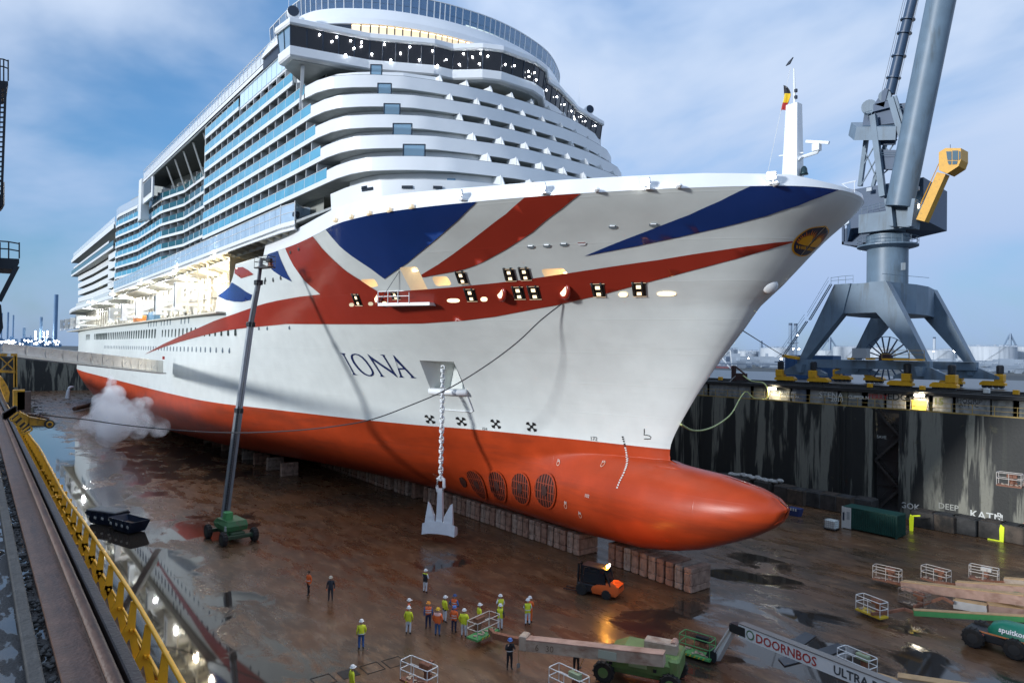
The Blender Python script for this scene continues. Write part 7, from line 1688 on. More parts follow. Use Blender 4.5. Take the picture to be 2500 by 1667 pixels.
bp = [Vector(atY(549, 1262, 19.6)), Vector(atY(583, 1002, 20.9)), Vector(atY(612, 792, 22.0)), Vector(atY(631, 690, 22.7)), Vector(atY(638, 632, 23.1))]
for (i, w, m_) in ((0, .62, BOOMG), (1, .52, BOOML), (2, .42, BOOMG), (3, .30, BOOMG)):
    a, b = bp[i], bp[i + 1]; a = a - (b - a).normalized() * (1.0 if i else 0); mb = MB(); mb.beam(a, b, w, w * 1.1, up=(1, 0, 0)); mb.build('boom_section', m_, t)
mb = MB(); x_off = Vector((.52, -.05, 0))
for i in range(70):
    f = i / 69; p = bp[0] + (bp[1] - bp[0]) * min(1, f * 1.0); mb.box(p + x_off * .8 + Vector((0, -.1, .4)), (.14, .12, .10))
mb.tube([bp[0] + x_off, bp[1] + x_off, bp[2] + x_off, bp[3] + x_off * .8], .035, 4); mb.build('cable_carrier', CRK, t, kind='stuff')
for i in (1, 2, 3): MB().box(bp[i], (.8, .7, .5), bev=.05).build('boom_collar', CRK, t)
bc = Vector(atY(646, 655, 23.0)); basket(t, bc, .3, 2.3, .9, 1.15, CRK, CRK, CRK, False)
mb = MB(); mb.beam(bp[4], bc + Vector((-.4, .4, .9)), .22); mb.beam(bp[4] + Vector((0, 0, -.6)), bc + Vector((-.8, .3, .3)), .2); mb.build('jib', CRK, t)

# ---- green lift at the bottom edge, its dusty cream boom lying low to the left
t = thing('boom_lift', 'dusty green boom lift at the bottom edge with cream boom pointing left', 'boom lift', F0(1570, 1690))
b0_, b1_, b2_ = F0(1622, 1608, 2.35), F0(1282, 1570, 1.75), F0(1208, 1550, 1.1)
boom(t, b0_, b1_, .62, .62, DUST); MB().beam(b0_ + Vector((0, 0, .33)), b1_ + Vector((0, 0, .33)), .66, .06).build('boom_top', DUSTP, t)
mb = MB(); mb.box(b1_ + Vector((-.05, 0, .1)), (.45, .75, .85), rz=.5, bev=.05); mb.build('boom_nose', DUST, t)
boom(t, b1_ + (b0_ - b1_) * .05, b2_, .36, .36, LRUST, 'fly_boom'); boom(t, b2_, F0(1196, 1538, .9), .22, .3, LRUST, 'jib')
bd_ = (b0_ - b1_); bdir = Vector((bd_.x, bd_.y, 0)).normalized(); rzb = math.atan2(bdir.y, bdir.x)
MB().box(b1_ + bd_ * .62 + Vector((0, 0, .0)) + Vector((-bdir.y, bdir.x, 0)) * -.33, (1.0, .04, .42), rz=rzb).build('boom_plate', mat('plate_grey_green', (.36, .38, .30), .5), t)
sd = Vector((bdir.y, -bdir.x, 0)); sd = sd if sd.y < 0 else -sd
for f_, n_ in ((.09, '6'), (.17, '30')): text_mesh(n_, .5, 'boom_number', mat('faded_number', (.16, .10, .06), .7), t, b1_ + bd_ * f_ + sd * .32 + Vector((0, 0, -.2)), bd_, Vector((0, 0, 1)))
basket(t, F0(1180, 1549, .45) , rzb + 1.3, 2.2, .9, 1.1, PALE, LG2, LRUST)
bc = F0(1575, 1660, .0); bz = Vector((0, 0, 1))
Lg = lambda u, v, z: bc + bdir * u + Vector((-bdir.y, bdir.x, 0)) * v + bz * z
mb = MB(); mb.loft([[Lg(*p) for p in r_] for r_ in ([(-1.9, -1.1, .9), (1.9, -1.1, .9), (1.9, 1.1, .9), (-1.9, 1.1, .9)], [(-2.0, -1.2, 1.45), (2.0, -1.15, 1.5), (2.0, 1.15, 1.5), (-2.0, 1.2, 1.45)], [(-1.1, -.9, 1.95), (1.9, -.9, 1.9), (1.9, .9, 1.9), (-1.1, .9, 1.95)])]); hood = mb.build('engine_hood', LG, t)
MB().box(Lg(-.2, -1.16, 1.35), (1.0, .06, .42), rz=rzb, bev=.02).build('hood_panel', mat('panel_light_green', (.28, .36, .18), .5), hood)
for u in (-1.7, .75): MB().box(Lg(u, -1.17, 1.15), (.18, .05, .16), rz=rzb).build('hood_grille', CRK, hood)
mb = MB(); mb.box(Lg(1.75, 0, 1.35), (.6, 2.35, 1.1), rz=rzb, bev=.12); mb.build('counterweight', LG, t)
MB().box(Lg(.9, -.1, 2.1), (1.8, .8, .7), rz=rzb, bev=.05).build('boom_bracket', DUST, t)
MB().cyl(Lg(1.6, -.35, 2.35), Lg(1.6, .35, 2.35), .2, n=12).build('boom_pin', DUSTP, t)
MB().box(Lg(-.1, 0, .7), (3.8, 1.4, .5), rz=rzb, bev=.06).build('chassis', LG, t)
for u in (-2.1, 1.6):
    for v in (-1.15, 1.15): wheel(t, Lg(u, v, .58), Vector((-bdir.y, bdir.x, 0)), .58, .4, LG)

# ---- white lettered boom lift, its green basket set down on the floor
t = thing('boom_lift', 'white lettered boom running out of the bottom edge, with a bright green basket', 'boom lift', F0(1745, 1608))
k0, k1 = F0(1792, 1529, 3.0), F0(2220, 1700, 3.3); kd = k1 - k0
mb = MB(); mb.beam(k0 + kd * .05, k1, .45, .72); wb = mb.build('boom', BOOMW, t)
MB().beam(k0 + kd * .05 + Vector((0, 0, .38)), k1 + Vector((0, 0, .38)), .5, .06).build('boom_top', mat('top_grey', (.18, .17, .16), .5), t)
MB().beam(k0, k0 + kd * .10, .5, .5).build('fly_boom', CRK, t)
for f in (.055, .075, .095): MB().beam(k0 + kd * f, k0 + kd * (f + .008), .48, .66).build('boom_collar', BOOMW, t)
j0, j1 = k0 + Vector((0, 0, -.05)), F0(1752, 1606, .35)
boom(t, j0, j1, .26, .34, BOOMW, 'jib'); boom(t, j0 + Vector((-.25, -.1, -.15)), j1 + Vector((-.25, -.1, .2)), .07, .09, BOOMW, 'jib_link'); MB().box(j0, (.5, .4, .5), bev=.08).build('jib_knuckle', CRK, t); MB().beam(j1, F0(1728, 1590, .6), .4, .6).build('jib_foot', CRK, t)
kn = Vector((kd.y, -kd.x, 0)).normalized(); kn = kn if kn.dot(Vector((0, -1, 0))) > 0 else -kn
REDL = mat('letter_red', (.36, .035, .03), .45); GRYL = mat('letter_dark_grey', (.05, .055, .06), .45)
p = k0 + kd * .17 + kn * .235; text_mesh('DOORNBOS', .66, 'boom_lettering', REDL, t, p + Vector((0, 0, -.25)), kd, Vector((0, 0, 1)), bold=.012)
p = k0 + kd * .64 + kn * .235; text_mesh('ULTRA BOOM', .58, 'boom_lettering', GRYL, t, p + Vector((0, 0, -.22)), kd, Vector((0, 0, 1)), bold=.015)
MB().lathe([(.02, -.01), (.26, 0), (.26, .01)], k0 + kd * .135 + kn * .24, kn, 18).build('boom_roundel', mat('roundel_green', (.08, .16, .08), .5), t); MB().lathe([(.02, .0), (.18, .012), (.18, .016)], k0 + kd * .135 + kn * .24, kn, 18).build('roundel_disc', BOOMW, t)
basket(t, F0(1702, 1598, .2), .22, 2.0, .95, 1.15, LG2, LG2, CRK, True)

# ---- right hand group of parked lifts
def low_boom(label, bpx, bz, jib, segs, rz, tube, floor, box, w=2.0, hz=False):
    t = thing('boom_lift', label, 'boom lift', F0(*bpx), 'lifts parked with lowered baskets')
    basket(t, F0(bpx[0], bpx[1], bz), rz, w, .85, 1.1, tube, floor, box, hz)
    pts = [F0(*bpx, bz + .4)] + [F0(x, y, z) for x, y, z in jib]
    for a, b in zip(pts, pts[1:]): boom(t, a, b, .16, .2, LRUST if floor is not CRK else CRK, 'jib')
    for (x0, y0, z0, x1, y1, z1, w_, m_) in segs:
        a, b = F0(x0, y0, z0), F0(x1, y1, z1); boom(t, a, b, w_, w_ * 1.05, m_)
        MB().beam(a + Vector((0, 0, w_ * .55)), b + Vector((0, 0, w_ * .55)), w_ * 1.06, .05).build('boom_top', mat('boom_top_dust', (.48, .30, .14), .6, noise=.2, nscale=2), t)
    return t
tA = low_boom('dusty pink boom lift whose rusty basket is farthest left of the upper row', (2166, 1418), .35, [(2192, 1424, .8), (2206, 1428, 1.0)], [(2204, 1428, 1.0, 2520, 1466, 2.3, .62, DUSTP)], .1, PALE, LRUST, LRUST)
low_boom('dusty boom lift with the middle basket of the upper row', (2285, 1419), .35, [(2312, 1424, .8), (2330, 1426, 1.0)], [(2335, 1427, 1.0, 2560, 1442, 1.9, .5, DUSTP)], -.1, PALE, LRUST, LRUST)
low_boom('dusty boom lift with the right hand basket of the upper row, pale control box', (2402, 1416), .35, [(2430, 1420, .7), (2450, 1420, 1.0)], [(2452, 1418, 1.0, 2600, 1430, 1.5, .5, DUST)], .15, PALE, LRUST, mat('box_pale', (.5, .47, .42), .5))
tD = low_boom('green boom lift with a white basket on a yellow floor', (2128, 1498), .25, [(2156, 1496, .5), (2208, 1486, .9), (2232, 1494, .8)], [(2230, 1494, .8, 2560, 1513, 1.5, .36, LG2)], -.25, mat('white_tube', (.72, .72, .70), .4), HAZ, LRUST)
tE = low_boom('grey boom lift with a dark scaffold like basket behind the white one', (2232, 1480), .3, [(2256, 1474, .6), (2302, 1458, 1.4), (2328, 1472, 1.2)], [(2330, 1472, 1.0, 2412, 1486, 1.2, .55, mat('dusty_white', (.52, .49, .46), .5, noise=.1, nscale=2)), (2412, 1486, 1.2, 2540, 1500, 1.3, .7, DUSTP)], -.2, mat('dark_tube', (.20, .15, .12), .6), mat('dark_floor', (.10, .07, .05), .7), LRUST)
# bodies of that group at the right edge
q = [F0(2406, 1468, 1.4), F0(2450, 1452, 1.9), F0(2540, 1472, 1.9), F0(2540, 1500, .6), F0(2410, 1478, .7)]
mb = MB(); mb.prism(q, 0, ex=(.2, 1.6, 0)); mb.build('engine_hood', LG, tA); MB().beam(F0(2406, 1467, 1.42), F0(2450, 1451, 1.92), .5, .08).build('hood_edge', DUST, tA)
# teal carrier with black tracked undercarriage and big wheels
t = thing('spray_lift', 'teal lift with a rounded hood on a black four wheeled chassis at the right edge', 'boom lift', F0(2440, 1590), 'lifts parked with lowered baskets')
w0, w1 = F0(2372, 1582, 0), F0(2474, 1612, 0); wd = (w1 - w0); wd.z = 0; wl_len = wd.length; wd.normalize(); wn_ = Vector((-wd.y, wd.x, 0)); wn_ = wn_ if wn_.y > 0 else -wn_
S_ = lambda u, v, z: w0 + wd * u + wn_ * v + Vector((0, 0, z))
for u in (0, wl_len):
    for v in (.3, 2.1): wheel(t, S_(u, v, .62), wn_, .62, .42, mat('rim_black', (.03, .03, .03), .5))
rzs = math.atan2(wd.y, wd.x)
MB().box(S_(wl_len * .5, 1.2, .75), (wl_len + 1.2, 1.5, .5), rz=rzs, bev=.06).build('chassis', CRK, t)
MB().box(S_(wl_len * .55, .35, 1.12), (wl_len + .8, .06, .08), rz=rzs).build('side_stripe', mat('stripe_orange', (.6, .2, .06), .5), t)
mb = MB(); rings = []
for u, s in ((-.0, .25), (.3, .75), (.9, .98), (1.8, 1.0), (2.9, 1.0), (3.8, .95)):
    rings.append([S_(u + .6, 1.2 - .8 * s * math.cos(a), 1.05 + .95 * s * max(0, math.sin(a)) ** .7) for a in np.linspace(0, math.pi, 11)])
mb.loft(rings, closed=False); hd = mb.build('rounded_hood', TEAL, t, smooth=True)
text_mesh('spuitkorf', .42, 'hood_lettering', BOOMW, hd, S_(1.35, .36, 1.42), wd, Vector((0, .35, 1)), .06, bold=.01)
MB().box(S_(3.3, .42, 1.62), (.7, .06, .4), rz=rzs).build('hood_window', DGLASS, hd)
text_mesh('30', .3, 'chassis_number', mat('num_red', (.5, .12, .08), .5), t, S_(.3, .31, .82), wd, Vector((0, 0, 1)), .03, bold=.01)
# lone baskets cut by the frame
tF = low_boom('dusty boom lift at the bottom right with a pale green control box', (2092, 1640), .3, [(2118, 1640, .8), (2140, 1652, .9)], [(2140, 1652, .9, 2192, 1668, 1.0, .34, CRK), (2192, 1662, 1.0, 2540, 1715, 1.5, .6, DUST)], -.15, mat('white_tube', (.72, .72, .70), .4), LRUST, mat('box_green', (.30, .36, .22), .5), 2.0)
tG = low_boom('rusty lift basket standing alone at the bottom edge, left of the shovel man', (1022, 1668), .3, [(1040, 1668, .9), (1045, 1690, 1.0)], [], .25, mat('white_tube', (.72, .72, .70), .4), LRUST, LRUST, 2.1, True)
tH = low_boom('lift basket with a green box cut by the bottom edge beside the green lift', (1388, 1690), .3, [(1400, 1700, .9)], [], .1, mat('white_tube', (.72, .72, .70), .4), LRUST, mat('box_green', (.30, .36, .22), .5), 2.2)
t = thing('boom_lift', 'dusty pink basket held up near the wall at the right edge', 'boom lift', F0(2560, 1390)); bq = Vector(atY(2465, 1187, 71)); basket(t, bq, .1, 1.8, .9, 1.15, PALE, LRUST, LRUST, False); boom(t, bq + Vector((.9, .4, .4)), bq + Vector((5.5, 1.0, -.8)), .4, .4, DUSTP)

# ---- forklift
f0, f1 = F0(1418, 1452), F0(1479, 1464); fd = (f0 - f1); fd.z = 0; wbs = fd.length; fd.normalize(); fn_ = Vector((-fd.y, fd.x, 0)); fn_ = fn_ if fn_.y > 0 else -fn_
t = thing('forklift', 'orange and black forklift with a glowing amber beacon on its roof', 'forklift', (f0 + f1) / 2)
rzf = math.atan2(fd.y, fd.x); Kf = lambda u, v, z: f1 + fd * u + fn_ * v + Vector((0, 0, z))
FO = mat('forklift_orange', (.72, .13, .03), .3, noise=.05, nscale=3)
for u, r_ in ((0, .36), (wbs, .44)):
    for v in (.12, 1.25): wheel(t, Kf(u, v, r_), fn_, r_, .28, CRK)
mb = MB(); mb.loft([[Kf(*p) for p in r_] for r_ in ([(-.72, .1, .28), (wbs * .55, .1, .28), (wbs * .55, 1.3, .28), (-.72, 1.3, .28)], [(-.95, .0, .55), (wbs * .6, .02, .6), (wbs * .6, 1.38, .6), (-.95, 1.38, .55)], [(-.92, .04, 1.0), (wbs * .55, .05, .82), (wbs * .55, 1.35, .82), (-.92, 1.34, 1.0)], [(-.55, .14, 1.22), (.2, .14, 1.18), (.2, 1.25, 1.18), (-.55, 1.25, 1.22)])]); mb.build('counterweight', FO, t, smooth=True, auto=40)
mb = MB(); mb.box(Kf(wbs * .75, .7, .6), (wbs * .9, 1.2, .6), rz=rzf, bev=.06); mb.build('body', CRK, t)
mb = MB()
for u, v in ((-.05, .1), (-.05, 1.3), (wbs * 1.0, .1), (wbs * 1.0, 1.3)): mb.beam(Kf(u - (.25 if u < .5 else 0), v, 1.0), Kf(u + (.25 if u < .5 else -.1), v * .9 + .07, 2.15), .09)
mb.prism([Kf(-.0, .1, 2.1), Kf(wbs, .1, 2.18), Kf(wbs, 1.3, 2.18), Kf(-.0, 1.3, 2.1)], 0, ex=(0, 0, .1)); mb.build('cab_frame', CRK, t)
for v in (.09, 1.31):
    mb = MB(); mb.prism([Kf(.05, v, 1.05), Kf(wbs * .96, v, .95), Kf(wbs * .9, v * .92 + .055, 2.1), Kf(.25, v * .92 + .055, 2.08)], 0, ex=fn_ * .02); mb.build('cab_window', DGLASS, t)
mb = MB(); mb.prism([Kf(-.22, .18, 1.15), Kf(-.22, 1.22, 1.15), Kf(.15, 1.2, 2.05), Kf(.15, .2, 2.05)], 0, ex=fd * .03); mb.build('rear_window', DGLASS, t)
mb = MB(); mb.box(Kf(-.86, .7, .93), (.14, .8, .16), rz=rzf, bev=.03); mb.build('rear_lamp', CRK, t)
mb = MB()
for v in (.4, 1.0): mb.beam(Kf(wbs + .42, v, .2), Kf(wbs + .36, v, 2.3), .12)
for z in (.5, 1.3, 2.2): mb.beam(Kf(wbs + .40, .4, z), Kf(wbs + .40, 1.0, z), .1)
mb.build('mast', CRK, t)
for v in (.42, .98): mb = MB(); mb.box(Kf(wbs + 1.05, v, .12), (1.15, .12, .05), rz=rzf); mb.build('fork', CRK, t)
bpos = Kf(.1, .55, 2.32); MB().lathe([(.09, -.1), (.1, .06), (.04, .12)], bpos, (0, 0, 1), 10).build('beacon', glow('beacon_amber', (1.0, .36, .04), 60), t)
l = bpy.data.lights.new('beacon_light', 'POINT'); l.energy = 160; l.color = (1, .4, .05); l.shadow_soft_size = .12; lo = bpy.data.objects.new('beacon_light', l); col.objects.link(lo); lo.location = bpos + Vector((0, 0, .25))
MB().box(Kf(.15, 1.1, 2.3), (.12, .12, .14), rz=rzf).build('work_lamp', glow('work_lamp_white', (1, .95, .9), 8), t)

# ================================================================== PEOPLE
SKIN = mat('skin_tone', (.45, .27, .19), .5)
def cloth(n, c): return mat('cloth_' + n, c, .75, noise=.12, nscale=9)
HVY = mat('hivis_yellow', (.70, .74, .03), .6, noise=.08, nscale=9); HVO = mat('hivis_orange', (.82, .15, .03), .6, noise=.08, nscale=9)
WHT = cloth('white', (.66, .68, .70)); NAV = cloth('navy', (.015, .025, .07)); BLU = cloth('blue', (.03, .10, .30)); BLK2 = cloth('black', (.015, .015, .018)); JEA = cloth('jeans', (.05, .12, .26)); BOOT = mat('boot', (.02, .018, .016), .6); DGRY = cloth('dark', (.03, .035, .045))
HELM = {'w': mat('helmet_white', (.75, .75, .73), .3), 'o': mat('helmet_orange', (.80, .28, .02), .3), 'y': mat('helmet_yellow', (.80, .48, .02), .3), 'b': mat('helmet_blue', (.06, .16, .45), .3), 'n': mat('helmet_navy', (.03, .07, .2), .3), 'c': mat('helmet_cream', (.62, .55, .42), .4), 'h': mat('hair_brown', (.06, .035, .02), .8)}
REFL = mat('reflective_strip', (.70, .72, .72), .3)
def person(px, py, heading, label, jacket, trousers, helm='w', sleeves=None, pose='hang', hem=None, stripes=(), h=1.80, bulk=1.0, look=0.0, glove=None, stride=.0, lean=0.0, tail=.86, yoke=None):
    """heading: direction the front faces, radians from +X; one skinned body, clothing by region, helmet and strips as children"""
    base = F0(px, py); t = thing('person', label, 'person', base, 'workers on the dock floor', rz=heading); k = h / 1.80
    J, E, Rr = [], [], []
    def j(p, r, parent=None):
        p = (p[0] + lean * max(0, p[2] - .9), p[1], p[2])
        J.append(tuple(c * k for c in p)); Rr.append(r * k); i = len(J) - 1
        if parent is not None: E.append((parent, i))
        return i
    b = bulk
    pel = j((0, 0, .97), .155 * b); sp = j((0, 0, 1.14), .150 * b, pel); ch = j((0.01, 0, 1.34), .165 * b, sp); nb = j((.01, 0, 1.49), .075, ch); nk = j((.02, 0, 1.56), .056, nb)
    cl, sl = math.cos(look), math.sin(look); hd = j((.035, 0, 1.64), .088, nk); hm = j((.035, 0, 1.70), .098, hd); ht = j((.025, 0, 1.765), .075, hm); j((.035 + .108 * cl, .108 * sl, 1.665), .016, hd)
    arms = {}
    for s in (-1, 1):
        sh = j((0.0, s * .185 * b, 1.43), .078 * (1 + (b - 1) * .5), ch)
        if pose == 'hang': el, wr, hn = (-.03, s * .27 * b, 1.15), (.05, s * .27 * b, .90), (.08, s * .265 * b, .82)
        elif pose == 'hips': el, wr, hn = (-.10, s * .37 * b, 1.17), (.08, s * .24 * b, 1.02), (.12, s * .18 * b, 1.0)
        elif pose == 'fold': el, wr, hn = (.06, s * .27 * b, 1.14), (.22, s * .10, 1.20), (.24, -s * .02, 1.22)
        elif pose == 'phone' and s > 0: el, wr, hn = (.10, s * .28, 1.18), (.12, s * .17, 1.44), (.10, s * .13, 1.55)
        elif pose == 'shovel': el, wr, hn = (.12, s * .27, 1.20), ((.30, s * .16, 1.32 - .10 * s) if s > 0 else (.20, -.20, 1.36)), ((.36, s * .14, 1.33 - .1 * s) if s > 0 else (.16, -.12, 1.48))
        else: el, wr, hn = (-.02, s * .27 * b, 1.16), (.10, s * .24 * b, .93), (.14, s * .22 * b, .87)
        e = j(el, .056 * b, sh); w = j(wr, .040, e); hp = j(hn, .036, w); arms[s] = (wr, hn)
        dv = Vector(hn) - Vector(wr); dv = dv.normalized() if dv.length > .01 else Vector((0, 0, -1)); sv = dv.cross(Vector((0, 1, 0)) if abs(dv.y) < .8 else Vector((1, 0, 0))).normalized()
        for q, fl in ((-.030, .060), (-.010, .074), (.010, .070), (.030, .056)):
            p1 = Vector(hn) + sv * q + dv * fl * .55; p2 = p1 + dv * fl * .45 + Vector((.012, -s * .008, 0)); a = j(p1, .0095, hp); j(p2, .0085, a)
        p1 = Vector(hn) - dv * .02 + sv * .045 + Vector((.02, 0, 0)); a = j(p1, .011, hp); j(p1 + dv * .035 + sv * .008, .009, a)
    for s in (-1, 1):
        st = stride * s; hi = j((0, s * .098, .90), .108 * b, pel); kn = j((.02 + st * .5, s * .115, .50), .074, hi); an = j((-.02 + st, s * .125, .10), .052, kn); to = j((.13 + st, s * .15, .045), .044, an)
    me = bpy.data.meshes.new('body'); me.from_pydata(J, E, [])
    o = bpy.data.objects.new('body', me); col.objects.link(o)
    md = o.modifiers.new('skin', 'SKIN'); ss = o.modifiers.new('sub', 'SUBSURF'); ss.levels = 1; ss.render_levels = 1
    for i, v in enumerate(me.skin_vertices[0].data): v.radius = (Rr[i] * (.78 if i in (pel, sp, ch) else 1.0), Rr[i] * (1.12 if i in (pel, sp, ch) else 1.0)); v.use_root = (i == pel)
    if not me.skin_vertices: pass
    dg = bpy.context.evaluated_depsgraph_get(); me2 = bpy.data.meshes.new_from_object(o.evaluated_get(dg)); bpy.data.objects.remove(o); bpy.data.meshes.remove(me)
    mats = [jacket, trousers, SKIN, BOOT, sleeves or jacket, glove or SKIN, hem or jacket, yoke or jacket]; me2.materials.clear()
    for m_ in mats: me2.materials.append(m_)
    for p in me2.polygons:
        c = p.center / k; idx = 1
        near = min((Vector(arms[s][1]) - c).length for s in (-1, 1)); wrn = min(((Vector(arms[s][0]) + Vector(arms[s][1])) / 2 - c).length for s in (-1, 1))
        if near < .085: idx = 5
        elif c.z > 1.535 and abs(c.y) < .13: idx = 2
        elif abs(c.y) > .205 * b and c.z > .80 or (wrn < .12 and c.z > .8): idx = 4
        elif c.z < .17: idx = 3
        elif c.z > tail: idx = 6 if c.z < tail + .12 else (7 if c.z > 1.38 else 0)
        p.material_index = idx; p.use_smooth = True
    bo = bpy.data.objects.new('body', me2); col.objects.link(bo); bo.parent = t
    off = Vector((lean * .8 * k, 0, 0))
    if helm == 'h':
        mb = MB(); mb.lathe([(.10, -.06), (.112, 0), (.10, .06), (.05, .10), (.01, .11)], Vector((.015 + lean * .8, 0, 1.70)) * k, (-.15, 0, 1), 12); mb.build('hair', HELM['h'], t, smooth=True, local=True)
    else:
        c = Vector((.03 + lean * .82, 0, 1.715)) * k; mb = MB(); mb.lathe([(.16, -.012), (.15, .0), (.128, .012), (.128, .04), (.112, .085), (.07, .118), (.01, .13)], c, (0, 0, 1), 14); mb.box(c + Vector((.15 * cl, .15 * sl, -.008)), (.12, .15, .014), rz=look); mb.build('helmet', HELM[helm], t, smooth=True, auto=50, local=True)
    for z in stripes:
        n_ = 20; zz_ = z + (0); rx, ry = .178 * b, .245 * b
        if z > 1.2: rx, ry = .19 * b, .26 * b
        ring = lambda dz, s_: [((rx * s_ * math.cos(a) + .005 + lean * (z - .9)) * k, ry * s_ * .90 * math.sin(a) * k, (z + dz) * k) for a in np.linspace(0, 2 * math.pi, n_, endpoint=False)]
        mb = MB(); mb.loft([ring(-.026, 1.0), ring(.026, 1.0)], caps=False); mb.build('reflective_strip', REFL, t, local=True)
    return t
g2 = lambda x, y: (640 + x / 3.853, 1260 + y / 3.853)
g3 = lambda x, y: (1200 + x / 3.853, 1260 + y / 3.853)
AW, TC = 2.2, -.95       # away from the camera towards the ship / towards the camera, as headings
person(*g2(436, 738), -1.3, 'person in an orange jacket and dark trousers walking alone at the far left', HVO, BLK2, 'h', stripes=(1.1,), stride=.16)
person(*g2(642, 795), -.6, 'person in dark overalls with a cream helmet, second from the left', DGRY, DGRY, 'c', pose='hang', glove=HVO)
person(*g2(1532, 722), 1.9, 'person in white with a black backed yellow vest, standing by the anchor reflection', BLK2, WHT, 'w', sleeves=WHT, pose='fold', yoke=HVY)
person(*g2(930, 1256), 2.9, 'person in a yellow jacket with navy hem and blue trousers, standing apart in front', HVY, BLU, 'w', hem=NAV, stripes=(1.0,), pose='pock', h=1.84)
person(*g2(1374, 1030), 1.2, 'person in an orange vest with white sleeves holding a phone up, behind the yellow jacket', HVO, WHT, 'w', sleeves=WHT, pose='phone')
person(*g2(1374, 1112), 2.3, 'person in yellow jacket and white trousers at the left end of the huddle', HVY, WHT, 'w', pose='pock')
person(*g2(1560, 1062), 2.6, 'person in an orange vest over navy overalls with an orange helmet', HVO, NAV, 'o', sleeves=BLU, hem=NAV, stripes=(1.16, 1.3), tail=.93)
person(*g2(1648, 1132), 2.2, 'broad person in a plain orange jacket and jeans with a yellow helmet', HVO, JEA, 'y', bulk=1.16, yoke=mat('cloth_pink', (.75, .42, .36), .7), pose='pock', h=1.84)
person(*g2(1715, 1000), 1.6, 'person in a yellow jacket and white trousers at the back of the huddle', HVY, WHT, 'w', hem=BLK2, pose='pock')
person(*g2(1806, 985), 2.0, 'person in blue overalls and orange vest with a navy helmet, hands on hips', HVO, BLU, 'n', sleeves=BLU, stripes=(1.12, 1.28), pose='hips')
person(*g2(1803, 1094), 2.1, 'person in an orange striped jacket and navy trousers with a light blue helmet', HVO, NAV, 'b', stripes=(1.05, 1.2), pose='pock', h=1.74)
person(*g2(1895, 1142), 2.2, 'broad person in a yellow jacket and white trousers, back turned, front right of the huddle', HVY, WHT, 'w', bulk=1.16, pose='pock', h=1.84)
person(*g2(2040, 1078), 1.4, 'person in a yellow jacket and dark trousers behind the rusty lift basket', HVY, DGRY, 'w', pose='pock')
person(*g2(2240, 985), 3.0, 'person in a yellow vest over white, hand raised to the face, right of the basket', HVY, WHT, 'w', sleeves=WHT, pose='phone')
person(*g2(2236, 1072), 2.3, 'person in a yellow vest and white trousers in front of the raised hand', HVY, WHT, 'w', sleeves=DGRY, pose='hang', h=1.72)
person(*g3(338, 1028), 2.6, 'person in white overalls and a yellow vest at the right end of the group', HVY, WHT, 'w', sleeves=WHT, pose='fold', stripes=(1.1,))
person(*g3(357, 1004), 2.3, 'person in full orange, almost hidden behind the white overalls', HVO, HVO, 'w', pose='fold')
pa = person(*g3(168, 1440), -.4, 'person in black overalls and a blue helmet leaning on a shovel', BLK2, BLK2, 'b', sleeves=BLK2, pose='shovel', stripes=(1.12,))
pb_ = person(*g3(795, 1470), -.5, 'person in dark overalls and white helmet bending over a shovel by the green lift', DGRY, BLK2, 'w', pose='shovel', lean=.35, glove=HAZ)
person(858, 1708, 1.5, 'person at the bottom edge of whom only the white helmet shows', HVY, NAV, 'w')
WOOD = mat('shovel_wood', (.42, .28, .14), .6)
def shovel(top, foot, label):
    t = thing('shovel', label, 'shovel', foot); mb = MB(); mb.tube([top, foot + (top - foot) * .2], .022, 6); mb.build('shaft', WOOD, t)
    d = (foot - top).normalized(); x, y, a = frame(d); c = foot + (top - foot) * .2
    mb = MB(); mb.loft([[c - x * .03 + y * .01, c + x * .03 + y * .01, c + x * .03 - y * .01, c - x * .03 - y * .01], [c + d * .06 - x * .13 + y * .02, c + d * .06 + x * .13 + y * .02, c + d * .06 + x * .13, c + d * .06 - x * .13], [foot - x * .11 + y * .03, foot + x * .11 + y * .03, foot + x * .11 + y * .015, foot - x * .11 + y * .015]]); mb.build('blade', mat('shovel_steel', (.30, .30, .29), .4, metal=.5), t)
    mb = MB(); mb.beam(top - x * .07, top + x * .07, .03); mb.build('grip', HAZ, t)
bx = F0(*g3(250, 1425)); shovel(Vector((bx.x - .05, bx.y + .1, 1.42)), bx + Vector((0, 0, .02)), 'long shovel standing beside the person in black overalls')
bx = F0(*g3(822, 1440)); shovel(Vector(F0(*g3(875, 1320), 1.15)), bx + Vector((0, 0, .02)), 'shovel in the yellow gloved hands beside the green lift')
# ================================================================== THE NEAR QUAY, LEFT EDGE OF THE PICTURE
RUST = mat('brown_rust', (.085, .045, .03), .55, noise=.35, nscale=3, bump=.4, bscale=14, dirt=(.03, .022, .02), dirt_amt=.4, dscale=(.6, 6, 6))
RUSTD = mat('dark_rust', (.026, .016, .013), .55, noise=.4, nscale=3, bump=.4, bscale=14)
